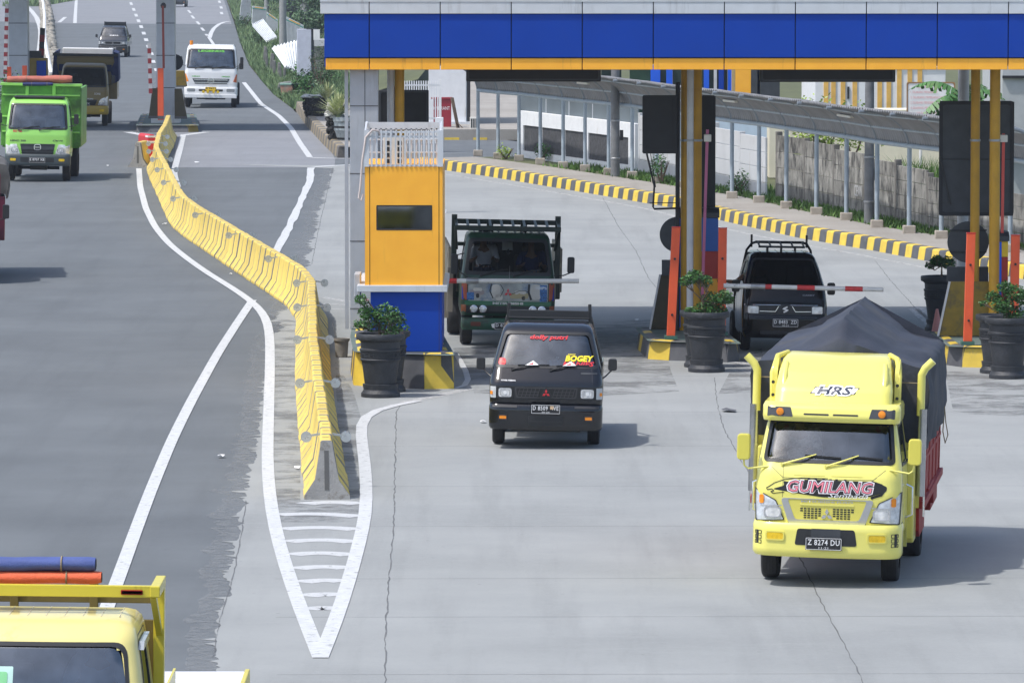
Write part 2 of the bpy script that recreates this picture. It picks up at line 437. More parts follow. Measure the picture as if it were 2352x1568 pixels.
ribbon(lm, [(215,1470),(245,1400),(270,1335),(300,1250),(345,1130),(395,1010),(440,920),(500,812),(545,742),(580,690)], .17, .011)
ribbon(lm, [(319,388),(322,430),(335,480),(356,522),(387,560),(430,595),(480,630),(530,660),(575,690),(603,717),(616,745),(620,780),(620,850),(617,950),(614,1050),(618,1130),(630,1210),(655,1300),(690,1400),(736,1512)], .17, .013)
ribbon(lm, [(736,1512),(770,1430),(800,1340),(825,1250),(840,1185),(844,1150),(841,1100),(836,1050),(830,1005),(826,975),(832,956),(858,943),(902,931),(960,922)], .17, .015)

ribbon(lm, [(1045,893),(1078,890),(1084,880),(1070,850),(1045,810)], .10, .011)
lm2 = MB()
for q in ([(700,1158),(760,1150),(826,1158)], [(640,1183),(730,1177),(824,1187)], [(648,1216),(740,1208),(820,1217)], [(660,1245),(745,1236),(815,1246)], [(668,1275),(740,1266),(808,1276)],
          [(678,1307),(745,1298),(800,1306)], [(690,1338),(745,1330),(792,1336)], [(700,1370),(745,1362),(783,1368)], [(712,1401),(742,1394),(770,1400)]):
    q9 = [((1-u)**2*q[0][0]+2*u*(1-u)*q[1][0]+u*u*q[2][0], (1-u)**2*q[0][1]+2*u*(1-u)*q[1][1]+u*u*q[2][1]) for u in [k/10 for k in range(11)]]; ribbon(lm2, q9, .36, .009, .0005)
ribbon(lm, [(560,190),(600,240),(640,266),(668,294),(688,328),(712,362)], .2, .011)
ribbon(lm, [(712,363),(760,365),(815,365)], .3, .009)
ribbon(lm, [(714,386),(712,415),(695,455),(672,505),(650,550),(632,580)], .2, .011, .22)
ribbon(lm, [(720,384),(760,380),(810,379)], .35, .009)
ribbon(lm, [(421,310),(413,345),(402,385),(399,400),(408,430)], .2, .011)
ribbon(lm, [(421,311),(474,304)], .35, .009); ribbon(lm, [(293,304),(336,312)], .35, .009)
D1 = [(301,9),(307,22.5),(312.5,35.7),(318,48.5),(324,62),(330,77),(335.5,92),(341,107.5),(347,124),(351,142),(360,161),(296,-5)]
for i, (x, y) in enumerate(D1): ribbon(lm, [(x-1, y-3), (x+1.3, y+3.2)], .26, .011)
for x, y in [(425.7,14),(435,27.5),(443,40),(455,53.5),(465.5,68),(476,82.5),(420,2)]: ribbon(lm, [(x-3, y-3.5), (x+3, y+3.5)], .2, .011)
for x, y in [(504,5),(508,18),(509,31)]: ribbon(lm, [(x-1, y-2.5), (x+1, y+2.5)], .25, .011)
ribbon(lm, [(476,83),(482,90),(490,102),(495,112)], .2, .011); ribbon(lm, [(481,88),(485,76),(491,66),(502,57),(516,51),(528,50)], .3, .013)
ribbon(lm, [(176,-10),(174,20),(172,54)], .28, .011); ribbon(lm, [(150,40),(136,52)], .3, .011)
ribbon(lm, [(60,14),(72,25),(84,41),(91,58),(94,72),(94,90),(92,112),(90,130)], .38, .011)
tag(lm.build('lane_markings', LINE), kind='structure'); tag(lm2.build('chevron_markings', wearing('chevron paint', (.52, .53, .53), .56, 8, .95)), kind='structure')
lf = MB()
for q in ([(735,683),(770,688),(803,694)], [(740,698),(803,702)], [(745,710),(803,711)], [(2098,710),(2148,755)], [(2110,708),(2162,752)], [(930,925),(1010,912),(1080,893)], [(1690,832),(1720,838)], [(1560,1010),(1500,870)][:0]):
    if q: ribbon(lf, q, .22, .0095)
kin = [Vector((p.x-.75, p.y-.35, 0)) for p in kb]; ribbon(lf, kin, .14, .009)
tag(lf.build('faded_markings', LINE2), kind='structure')
dm = MB(); dp = [Vector((p[0]-.10, p[1], 0)) for p in jag[::3]]
ribbon(dm, dp, .42, .0035, .25); tag(dm.build('pale_road_dust', wearing('pale dust', (.27, .28, .28), .46, 5, .40, 0)), kind='structure')
# joints and cracks
jt = MB()
for r in (740, 790, 865, 948, 1026, 1118, 1210, 1330, 1418, 1550):
    a = G(620+ (r-740)*.02, r); ribbon(jt, [(a.x, a.y, 0), (22, a.y+.3, 0)], .016, .0078)
for p, q in (((907,930),(884,1568)),): pass
def crack(pts, w):
    P_ = [G(*p) for p in pts]; f = []
    for a, b in zip(P_, P_[1:]):
        k = max(1, int((b-a).length/.35))
        for i in range(k): p = a.lerp(b, i/k); f.append((p.x+random.uniform(-.012, .012), p.y, 0))
    ribbon(jt, f, w*.75, .0078, .4)
crack([(920,930),(910,945),(908,1050),(905,1200),(893,1330),(886,1450),(884,1640)], .022)
crack([(1640,868),(1648,930),(1662,985),(1690,1035),(1722,1090),(1790,1180),(1866,1340),(1905,1420),(1950,1500),(1998,1600)], .018)
crack([(1385,455),(1420,520),(1460,575),(1490,640),(1510,665)], .02); crack([(2010,600),(2050,650),(2100,705),(2140,742)], .02)
crack([(765,385),(750,450),(738,500),(725,560),(716,610)], .02); crack([(566,1150),(552,1240),(535,1330),(505,1420),(488,1520)], .02)
tag(jt.build('paving_joints', CRACK), kind='structure')
# small litter on the road
lt = MB(); LITT = []
for i, (x, y, s) in enumerate([(452,375,.22),(508,1051,.12),(247,383,.1),(683,1078,.1),(1283,742,.12),(1674,946,.3),(530,632,.1),(1440,428,.1),(1462,738,.1),(378,517,.16),(1110,972,.12)]):
    p = G(x, y); m = MB(); n_ = 7
    m.add([(random.uniform(.6, 1)*s*.5*cos(6.28*k/n_), random.uniform(.6, 1)*s*.9*sin(6.28*k/n_), .02+random.random()*.03) for k in range(n_)]+[(0, 0, .05)], [(k, (k+1) % n_, n_) for k in range(n_)])
    o = m.build('litter_scrap', WHITE if i != 5 else BLK, loc=(p.x, p.y, .004))
    o['litter'] = i
    o.pop('litter', None) if hasattr(o, 'pop') else None
    LITT.append(o)
LN = ['crumpled white scrap on the asphalt right of the far yellow blocks', 'small white scrap on asphalt beside the long white line', 'tiny scrap on the road left of the leftmost block', 'white scrap beside the barrier foot above its near end',
      'white scrap on concrete right of the dark green truck', 'thin dark strip lying on concrete left of the tarped yellow truck', 'pale scrap by the curved line left of the yellow chain', 'scrap on concrete below the striped kerb',
      'white scrap on shaded concrete left of the middle island', 'white flattened cup between the curved line and chain bend', 'scrap on the concrete beside the black pickup']
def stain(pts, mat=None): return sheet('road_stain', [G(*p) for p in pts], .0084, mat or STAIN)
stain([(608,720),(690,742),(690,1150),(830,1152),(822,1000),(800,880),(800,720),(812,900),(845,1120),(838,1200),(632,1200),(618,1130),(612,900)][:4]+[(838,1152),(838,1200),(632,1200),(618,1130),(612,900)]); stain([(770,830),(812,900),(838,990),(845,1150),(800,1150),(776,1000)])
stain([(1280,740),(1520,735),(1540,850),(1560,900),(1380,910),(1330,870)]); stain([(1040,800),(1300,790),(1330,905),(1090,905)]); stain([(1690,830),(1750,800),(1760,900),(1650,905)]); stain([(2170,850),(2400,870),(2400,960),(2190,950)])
for o, l in zip(LITT, LN): tag(o, l, 'litter', 'scraps of litter on the road')

# ---- striped kerb along the right, with the pavement and grass behind it
def offs(pts, d):
    out = []
    for i, p in enumerate(pts):
        t = (pts[min(i+1, len(pts)-1)]-pts[max(i-1, 0)]); t.z = 0; t.normalize(); out.append(Vector((p.x+t.y*-d*-1, p.y-t.x*-d*-1, 0)))
    return out
def resample(pts, step):
    out = [pts[0].copy()]; acc = 0
    for a, b in zip(pts, pts[1:]):
        L_ = (b-a).length; s = step-acc
        while s <= L_: out.append(a.lerp(b, s/L_)); s += step
        acc = (L_-(s-step))
    return out
def kerb(name, pts, h, w, step, mats, side=1, slope=.04, tip=.02):
    P_ = resample(pts, step); mb = MB()
    for i in range(len(P_)-1):
        a, b = P_[i], P_[i+1]; t = (b-a).normalized(); nr = Vector((t.y, -t.x, 0))*side*-1; g = .008
        a2 = a+t*g; b2 = b-t*g; mb.m = i % len(mats)
        sec = [(0, 0), (slope, h-tip*1.5), (slope+tip, h-tip*.4), (slope+tip*3, h), (w, h), (w, 0)]
        vs = [tuple(q+nr*u+Vector((0, 0, z))) for q in (a2, b2) for u, z in sec]; n_ = len(sec)
        mb.add(vs, [tuple(range(n_)), tuple(range(2*n_-1, n_-1, -1))]+[(k, k+n_, (k+1) % n_+n_, (k+1) % n_) for k in range(n_)])
    return mb.build(name, mats, smooth=30)
kbs = resample(kb, 2.0)
tag(kerb('kerb', kb, .30, .28, .5, [YEL, BLK]), kind='structure')
inn = []; 
for i, p in enumerate(kb):
    t = (kb[min(i+1, len(kb)-1)]-kb[max(i-1, 0)]).normalized(); inn.append((p, Vector((-t.y, t.x, 0)) if -t.y > 0 else Vector((t.y, -t.x, 0))))
def strip(name, d0, d1, z0, z1, mat, kind='structure'):
    mb = MB(); vs = []
    for p, nr in inn: vs += [tuple(p+nr*d0+Vector((0, 0, z0))), tuple(p+nr*d1+Vector((0, 0, z1)))]
    mb.add(vs, [(2*i, 2*i+1, 2*i+3, 2*i+2) for i in range(len(inn)-1)]); o = mb.build(name, mat); return tag(o, kind=kind)
strip('pavement', .26, 1.9, .27, .29, PAVE); strip('verge', 1.9, 40, .28, .3, SOIL)
GRASS = M('grass blades', (.085, .17, .03), .7, island=.35, var=.25, scale=1.2)
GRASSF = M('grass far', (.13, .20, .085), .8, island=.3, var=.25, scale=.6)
LEAF = M('shrub leaf', (.045, .13, .025), .45, island=.45, var=.25, scale=4)
LEAFD = M('tree leaf', (.04, .085, .025), .6, island=.4, var=.3, scale=1)
BARK = M('bark', (.13, .09, .06), .9, var=.3, bump=.4)
def grassy(name, fn, n, hgt, mat, w=.03, zfn=None):
    mb = MB(); mb.keep = True
    for _ in range(n):
        p = fn(); a = random.random()*6.28; h = hgt*random.uniform(.4, 1.2); lx, ly = random.gauss(0, h*.35), random.gauss(0, h*.35); ww = w*random.uniform(.6, 1.3)
        dx, dy = cos(a)*ww, sin(a)*ww; x, y, z = p
        mb.add([(x-dx, y-dy, z), (x+dx, y+dy, z), (x+lx, y+ly, z+h)], [(0, 1, 2)])
    return tag(mb.build(name, mat), kind='stuff')
def on_verge():
    i = random.randrange(2, len(inn)-3); t = random.random(); p = inn[i][0].lerp(inn[i+1][0], t); nr = inn[i][1]; d = random.triangular(1.75, 4.2, 2.6); q = p+nr*d
    return (q.x, q.y, .28)
grassy('grass', on_verge, 9000, .16, GRASS, .035)
for i_ in range(0): pass
# ================================================================== toll canopy
GREYP = M('grey cladding', (.40, .43, .47), .38, .1, var=.06, dirt=(.30, .31, .33), dscale=1.5, dth=.58, dst=(4, 4, .4))
GREYT = M('pale cladding', (.58, .61, .64), .35, .1, var=.05, dirt=(.42, .44, .46), dscale=1.2, dth=.57, dst=(4, 4, .5))
BLUE = M('blue cladding', (.002, .046, .34), .5, var=.05, scale=1.2, spec=.25)
BLUEB = M('bright blue paint', (.01, .11, .68), .4, var=.05)
ORANGE = M('orange cladding', (1.0, .46, .035), .38, var=.05, dirt=(.60, .28, .04), dscale=1.3, dth=.60, dst=(5, 5, .5))
DARKS = M('dark sign metal', (.022, .023, .027), .5, .2, var=.2)
DARKG = M('dark grey sheet', (.055, .06, .068), .5, .3, var=.2)
OCHRE = M('ochre column paint', (.50, .27, .015), .42, var=.12, dirt=(.22, .13, .02), dscale=2.5, dth=.62)
POSTO = M('orange red paint', (.72, .10, .03), .45, var=.08, dirt=(.5, .09, .04), dscale=5, dth=.64)
PIPEG = M('grey pipe', (.55, .56, .57), .5, var=.1, dirt=(.36, .36, .36), dscale=4, dth=.6)
SLAB = M('green grey slab', (.10, .14, .125), .8, var=.25, dirt=(.2, .2, .19), dscale=3)
Yf = 98.6
def zr(row, Y): return A(1176, row, Y).z
def xr(px, Y): return A(px, 500, Y).x
c = thing('toll_canopy', 'long blue canopy with orange lower band spanning the right toll lanes', 'canopy', (0, Yf, 0))
xl = xr(745, Yf); xe = xr(2800, Yf); zb, zm, zt, zo = zr(160.5, Yf), zr(133, Yf), zr(32, Yf), zr(5, Yf)
jx = [xr(849+k*162.7, Yf) for k in range(-1, 13)]
def band(name, z0, z1, y0, mat, x0, thick=.06):
    mb = MB(); xs = [x0]+[x for x in jx if x > x0+.05]
    for a, b in zip(xs, xs[1:]): mb.box(a+.008, b-.008, y0, y0+thick, z0, z1)
    return mb.build(name, mat, c, bevel=.006)
x0 = xr(736, Yf)
band('cap_band', zt, zo, -.03, GREYT, x0); band('blue_band', zm+.004, zt-.006, 0, BLUE, xl); band('orange_band', zb, zm-.012, .025, ORANGE, xr(748, Yf))
m = MB(); m.box(xl+.05, xe, .12, 13, zb+.1, zt+.25); m.build('roof_slab', DARKS, c)
m = MB(); m.box(x0+.01, x0+.06, 0, 13, zt, zo); m.box(xl+.005, xl+.045, .1, 13, zb+.05, zt-.01); m.build('side_cladding', BLUE, c)
m = MB(); m.box(x0, xe, -.04, .3, zo+.003, zo+.03); m.build('flashing', GREYT, c)
m = MB()
for k in range(12): m.box(xl+1.0+k*1.2, xl+1.3+k*1.2, .6, 12, zb+.05, zb+.1)
m.build('soffit_batten', DARKG, c)
m = MB(); m.box(xr(1050, Yf), xe, 3.0, 9, zt+.25, zt+1.3); m.build('raised_sign', BLUEB, c)
for px in (1206, 1256): m = MB(); m.cyl((xr(px, Yf+2.4), 2.6, zt+.2), (xr(px, Yf+2.4), 2.6, zt+1.4), .07); m.build('vent_pipe', PIPEG, c)

def boxsign(name, lab, x0, x1, r0, r1, Y, d=.35, mats=DARKS):
    t = thing(name, lab, 'sign', (0, Y, 0)); a, b = xr(x0, Y), xr(x1, Y); z0, z1 = zr(r1, Y), zr(r0, Y)
    m = MB(); m.box(a, b, 0, d, z0, z1); m.build('housing', mats, t, bevel=.02)
    m = MB(); f = Flat(-.001); m.ring(f, rr((a+b)/2, (z0+z1)/2, b-a-.04, z1-z0-.04, .03), rr((a+b)/2, (z0+z1)/2, b-a-.1, z1-z0-.1, .03), .012); m.build('frame', DARKG, t); return t
boxsign('lane_sign', 'black lane display hanging under the canopy left of the middle columns', 1071, 1380, 140, 188, Yf+1.2)
boxsign('lane_sign', 'black lane display hanging under the canopy right of the middle columns', 1745, 2055, 140, 189, Yf+1.2)

# ---- traffic islands
def island(name, lab, poly, h, mats, step=1.0, slab=SLAB, z0=0, group='toll islands'):
    t = thing(name, lab, 'island', (0, 0, z0), group=group)
    P_ = [Vector((p[0], p[1], 0)) for p in poly]; P_.append(P_[0])
    k = kerb('kerb', P_, h, .22, step, mats, side=1, slope=.05, tip=.03); k.parent = t
    m = MB(); m.add([(p[0], p[1], h-.015) for p in poly], [tuple(range(len(poly)))]); m.build('slab', slab, t); return t
def corner(poly, r=.25, n=4): return rpoly([(p[0], p[1]) for p in poly], r, n, 1.0)
a, b = G(812, 888), G(1046, 897)
island('traffic_island', 'high yellow and black striped island under the orange booth', corner([(a.x, a.y), (b.x, b.y), (-1.19, 97.6), (-1.25, 101), (-2.85, 101), (-2.78, 97)]), .59, [YEL, BLK], .75)
a, b, e = G(1489, 827), G(1704, 834), G(1462, 800)
island('traffic_island', 'low striped island under the middle columns and orange posts', corner([(e.x, e.y), (a.x, a.y), (b.x, b.y), (b.x-.25, 103), (e.x, 102.6)], .18), .35, [BLK, YEL, BLK, BLK], .55)
a, b, e = G(2178, 843), G(2700, 856), G(2136, 808)
island('traffic_island', 'striped island at the right edge under the big dark board', corner([(e.x, e.y), (a.x, a.y), (b.x, b.y), (b.x, 101.5), (e.x, 101.2)], .15), .37, [YEL, BLK], .62)

# ---- booth on the left island
Yb = 93.5; t = thing('toll_booth', 'orange toll booth with small dark window on a blue base', 'booth', (0, Yb, 0))
bx0, bx1 = xr(838, Yb), xr(1016.5, Yb); z1, z2, z3 = zr(655, Yb), zr(383, Yb), .58
m = MB(); m.box(bx0+.09, bx1-.012, .02, 3.2, z3, z1-.1); m.build('blue_base', BLUE, t, bevel=.01)
wz0, wz1, wx0, wx1 = zr(528, Yb), zr(472, Yb), xr(865, Yb), xr(992, Yb)
m = MB()
m.box(bx0, wx0, 0, 3.2, z1, z2); m.box(wx1, bx1, 0, 3.2, z1, z2); m.box(wx0, wx1, 0, .06, z1, wz0); m.box(wx0, wx1, 0, .06, wz1, z2); m.box(wx0, wx1, .06, 3.2, z2-.06, z2); m.box(wx0, wx1, 3.14, 3.2, z1, z2-.06)
m.build('orange_body', ORANGE, t)
m = MB(); m.box(bx0+.075, bx0+.085, -.003, 0, z1, z2); m.box(bx1-.065, bx1-.055, -.003, 0, z1, z2); m.box(bx1-.062, bx1-.056, .017, .02, z3, z1-.1); m.build('panel_joint', M('joint dark', (.05, .03, .01), .8, var=0), t)
m = MB(); m.box(wx0, wx1, .035, .045, wz0, wz1); g = m.build('window', glass('booth glass', (.05, .06, .07), .17), t)
f = Flat(0); m = MB(); m.ring(f, rr((wx0+wx1)/2, (wz0+wz1)/2, wx1-wx0+.01, wz1-wz0+.01, .004), rr((wx0+wx1)/2, (wz0+wz1)/2, wx1-wx0-.035, wz1-wz0-.035, .004), .004, .05); m.build('frame', BLACK, g)
m = MB(); m.box(wx0-.1, wx1+.1, .5, .55, z1, z2-.1); m.box(wx0+.1, wx0+.45, .2, .4, z1+.5, wz0+.22); m.box(wx0+.6, wx0+.8, .15, .3, z1+.5, wz0+.16); m.build('interior', DARK, t)
m = MB(); m.box(xr(820, Yb), xr(1027.5, Yb), -.06, 3.3, z1-.11, z1+.002); m.build('ledge', GREYT, t, bevel=.01)
m = MB(); m.box(xr(812, Yb), xr(826, Yb), .3, 1.0, zr(700, Yb), zr(632, Yb)); m.build('side_box', GREYP, t, bevel=.01)
# air-conditioner cage on top of the booth
t = thing('air_conditioner_cage', 'grey slatted cage on top of the orange booth', 'cage', (0, Yb, z2)); zz = zr(301, Yb)-z2; zc = zr(281, Yb+1)-z2
m = MB(); cx0, cx1 = bx0-.01, bx1-.02
for i in range(16):
    x = cx0+.05+i*(cx1-cx0-.1)/15; m.box(x-.013, x+.013, -.02, 0, 0, zz)
for zq in (.02, zz*.40+.26, zz*.97): m.box(cx0, cx1, .001, .02, zq-.015, zq+.015)
m.build('front_slats', GREYT, t)
m = MB()
for i in range(14):
    x = cx0+.09+i*(cx1-cx0-.18)/13; m.box(x-.013, x+.013, .95, .97, .0, zc-.1)
for zq in (.2, zz*.7): m.box(cx0, cx1, .93, .95, zq-.012, zq+.012)
m.build('rear_slats', GREYT, t)
m = MB(); m.box(cx0, cx0+.08, -.03, .06, 0, zz+.01); m.box(cx1-.05, cx1+.03, -.03, .06, 0, zz+.01); m.box(cx0-.01, cx1-.05, .95, 1.02, zc-.12, zc)
for s in (cx0, cx1-.03): m.bar((s+.02, 0, zz), (s+.02, 1.0, zc), .03); m.bar((s+.02, .0, .02), (s+.02, 1.0, .02), .03)
m.build('cage_frame', GREYT, t)
m = MB(); m.tube([(cx0+.3, .1, .2), (cx0+.28, .05, .5), (cx0+.24, 0, zz*1.0), (cx0+.14, -.05, zz+.02), (cx0+.03, -.04, zz-.1), (cx0-.03, -.02, .1), (cx0-.06, 0, -.3), (cx0-.09, 0, -.52), (cx0-.05, 0, -.56), (cx0-.02, .02, -.45)], .018, 8); m.build('hose', M('hose', (.6, .52, .48), .6), t, smooth=True)
t2 = thing('air_conditioner', 'cream air conditioner unit standing inside the cage', 'air conditioner', (xr(903, Yb), Yb+.35, z2+.002))
m = MB(); m.box(-.17, .17, 0, .3, 0, .48); CREAM = M('cream casing', (.68, .66, .60), .5, var=.06); m.build('casing', CREAM, t2, bevel=.01)
m = MB()
for r in range(4):
    for s in (-.1, .1): m.box(s-.035, s+.035, -.005, 0, .04+r*.1, .11+r*.1)
m.build('grille', BLACK, t2)

# ---- canopy columns
def column(name, lab, px0, px1, Y, z0, mat, depth=.5, joints=True, group=None):
    t = thing(name, lab, 'column', ((xr(px0, Y)+xr(px1, Y))/2, Y, z0), group=group); w = xr(px1, Y)-xr(px0, Y)
    m = MB(); top = zb+.1-z0; m.box(-w/2, w/2, 0, depth, 0, top); m.build('shaft', mat, t, bevel=.01)
    if joints:
        m = MB(); zq = .35
        while zq < top: m.box(-w/2-.002, w/2+.002, -.004, .0, zq, zq+.016); zq += 1.18
        m.box(.02*w, .02*w+.012, -.004, 0, zr(300, Y)-z0, top); m.build('cladding_joint', BLK, t)
        m = MB(); m.box(-w/2-.09, -w/2-.03, -.01, .1, 0, top); m.build('edge_trim', GREYP, t)
    return t
column('canopy_column', 'wide grey clad column beside the orange booth', 804, 869, 98.8, .58, GREYP)
def rcol(lab, px, w, r0, Y, z0, mat, group='round canopy columns', zt_=None):
    t = thing('round_column', lab, 'column', (xr(px, Y), Y, z0), group=group); top = (zb+.1 if zt_ is None else zt_)-z0
    m = MB(); m.cyl((0, 0, 0), (0, 0, top), w/2, n=24); m.build('shaft', mat, t, smooth=True); m = MB(); m.lathe([(w/2, 0), (w/2+.05, 0), (w/2+.05, .03), (w/2, .05)], n=24, cap=False); m.build('base_flange', mat, t)
    m = MB(); m.lathe([(w/2, 0), (w/2+.012, 0), (w/2+.012, .04), (w/2, .04)], (0, 0, zr(325, Y)-z0), n=24, cap=False); m.build('clamp', STEEL, t); return t
rcol('ochre round column behind the booth cage', 918, .17, 0, 99.5, .58, OCHRE); rcol('pale grey pipe behind the booth cage', 898, .13, 0, 99.5, .58, PIPEG)
rcol('ochre round column of the middle pair on its right', 1602, .15, 0, 101.3, .34, OCHRE); rcol('darker ochre column hidden behind the pale pipe', 1573, .15, 0, 101.9, .34, OCHRE)
rcol('pale grey drain pipe between the middle ochre columns', 1585, .12, 0, 100.9, .34, PIPEG)
rcol('left ochre column in front of the big right board', 2239, .165, 0, 100.6, .36, OCHRE); rcol('right ochre column in front of the big right board', 2284, .185, 0, 99.9, .36, OCHRE)

# ---- posts, boards, guards and cabinets on the islands
def post(lab, pxb, pyb, z0, h, lean, w=.15, group='orange red barrier posts', mat=POSTO):
    p = G(pxb, pyb, z0); t = thing('barrier_post', lab, 'post', p, group=group)
    m = MB(); m.add([(-w/2, 0, .06), (w/2, 0, .06), (w/2, .12, .06), (-w/2, .12, .06), (-w/2+lean, 0, h), (w/2+lean, 0, h), (w/2+lean, .12, h), (-w/2+lean, .12, h)], [(0,3,2,1),(4,5,6,7),(0,1,5,4),(1,2,6,5),(2,3,7,6),(3,0,4,7)])
    m.build('body', mat, t, bevel=.008); m = MB(); m.box(-w*.75, w*.75, -.06, .2, 0, .06); m.build('foot_plate', M('green base', (.05, .13, .10), .7), t)
    for q in (.22, .72): m = MB(); m.cyl((lean*q, 0, h*q), (lean*q, -.03, h*q), .022, n=8); m.build('bolt', BLACK, t)
    m = MB(); m.box(-w/2+lean-.004, w/2+lean+.004, -.004, .124, h, h+.015); m.build('cap', RED, t); return t
post('leaning orange red post on the left of the middle island', 1541, 779, .35, 1.97, .09)
post('upright orange red post holding the right barrier arm', 1657, 770, .35, 1.90, .02)
post('orange red post in front of the ochre guard plate', 2223, 792, .37, 1.93, .05)
post('orange red post at the right edge behind the shrub pots', 2329, 775, .37, 1.80, .02)
def arm(lab, base, x0, x1, row0, row1, Y, bands, r=.045):
    p, q = A(x0, row0, Y), A(x1, row1, Y); t = thing('boom_gate', lab, 'barrier arm', p, group='lowered barrier arms'); d = q-p
    m = MB(); m.cyl((0, 0, 0), d, r, r*.95, 12); m.build('tube', M('arm white', (.62, .62, .6), .5, var=.12, dirt=(.25, .25, .24), dscale=7, dth=.58), t, smooth=True)
    for a, b in bands: m = MB(); m.cyl(d*a, d*b, r+.004, r+.003, 12); m.build('red_band', M('reflective red', (.5, .03, .03), .4, var=.2, scale=10), t, smooth=True)
    m = MB(); m.cyl(d*.17, d*.26, r+.012, n=12); m.build('sleeve', STEEL, t, smooth=True); return t
arm('white barrier arm in front of the dark green truck', 0, 1018, 1330, 645, 645.5, 100.6, [(.03, .10)], .042)
arm('red and white barrier arm in front of the rear black pickup', 0, 1662, 2029, 656, 665, 100.3, [(.20, .30), (.46, .57), (.76, .87)], .042)

def guard(lab, x0, x1, r0, r1, Y, z0, mat, inset=.18, both=False):
    t = thing('crash_guard', lab, 'guard plate', (0, Y, z0), group='crash guard plates'); a, b = xr(x0, Y), xr(x1, Y); h = zr(r0, Y)-z0
    m = MB(); m.prism([(a, 0), (b, 0), (b-(inset if both else 0), h), (a+inset, h)], 0, .12); m.build('plate', mat, t, bevel=.01)
    m = MB(); m.bar((a-.012, .05, 0), (a+inset-.012, .05, h), .03, .14); m.build('edge_strip', PIPEG, t); return t
OLIVE = M('dirty ochre plate', (.22, .15, .015), .6, var=.2, dirt=(.1, .08, .03), dscale=3, dth=.5)
BROWN = M('dark brown plate', (.05, .04, .018), .6, var=.2)
guard('dark brown guard plate left of the leaning post', 1495, 1545, 631, 757, 102.1, .34, BROWN); guard('big ochre guard plate under the right board', 2158, 2276, 647, 773, 100.1, .36, OLIVE, .2)
def board(name, lab, x0, x1, r0, r1, Y, pole, pr, mat=DARKG, d=.12):
    t = thing(name, lab, 'board', (0, Y, 0)); a, b = xr(x0, Y), xr(x1, Y); z0, z1 = zr(r1, Y), zr(r0, Y)
    m = MB(); m.box(a, b, 0, d, z0, z1); m.build('panel', mat, t, bevel=.01)
    m = MB(); f = Flat(0); m.ring(f, rr((a+b)/2, (z0+z1)/2, b-a+.03, z1-z0+.03, .02), rr((a+b)/2, (z0+z1)/2, b-a-.10, z1-z0-.10, .02), .02, .04); m.build('frame', DARKS, t)
    if pole: m = MB(); m.cyl((xr(pole, Y), .2, .3), (xr(pole, Y), .2, zr(pr, Y)), .04); m.build('pole', DARKS, t, smooth=True)
    return t
t = board('sign_board', 'dark back of a board left of the middle columns', 1477, 1553, 221, 351, 101.6, 1557, 190, DARKS)
m = MB(); Y = 101.6; q = [A(p[0], p[1], Y) for p in ((1485,351),(1503,427),(1500,475),(1503,480),(1562,478))]; m.tube([(v.x, 0, v.z) for v in q], .02, 6); q = [A(p[0], p[1], Y) for p in ((1494,351),(1506,430))]; m.tube([(v.x, 0, v.z) for v in q], .008, 6)
q = [A(p[0], p[1], Y) for p in ((1492,466),(1562,466))]; m.tube([(v.x, 0, v.z) for v in q], .008, 6); m.build('bent_bracket', DARKS, t)
t = thing('round_sign', 'dark back of a round sign behind the leaning orange post', 'sign', (xr(1556, 102), 102, .34)); z = zr(539, 102)-.34
m = MB(); m.cyl((0, 0, z), (0, .03, z), .32, n=40); m.build('disc', DARKG, t); m = MB(); m.cyl((0, .05, 0), (0, .05, z+.3), .03); m.build('pole', DARKS, t); m = MB(); m.box(-.28, .0, .035, .07, zr(633, 102)-.34, zr(597, 102)-.34); m.build('lower_plate', DARKG, t)
t = board('electric_cabinet', 'tall dark cabinet behind the middle columns', 1612, 1641, 221, 478, 102.9, None, 0, DARKS)
t = board('sign_board', 'big dark back of a board behind the right ochre columns', 2158, 2326, 234, 494, 101.6, 2245, 300)
m = MB(); Y = 101.6; q = [A(p[0], p[1], Y) for p in ((2160,360),(2183,470))]; m.bar((q[0].x, -.03, q[0].z), (q[1].x, -.03, q[1].z), .03); a_, b_ = A(2160,366,Y), A(2322,366,Y); m.bar((a_.x, -.01, a_.z), (b_.x, -.01, b_.z), .02); m.build('brace', BLACK, t)
t = thing('round_sign', 'big dark round sign back under the right board', 'sign', (xr(2224, 101.0), 101.0, .36)); z = zr(556, 101.0)-.36
m = MB(); m.cyl((0, 0, z), (0, .03, z), .37, n=40); m.build('disc', DARKG, t)
for q_ in (-.19, .2): m = MB(); m.box(-.33, .33, -.03, 0, z+q_, z+q_+.025); m.build('strap', DARKS, t)
m = MB(); m.box(-.37, .37, .04, .1, zr(649, 101.0)-.36, zr(613, 101.0)-.36); m.build('lower_plate', DARKG, t); m = MB(); m.cyl((0, .08, 0), (0, .08, z), .03); m.build('pole', DARKS, t)
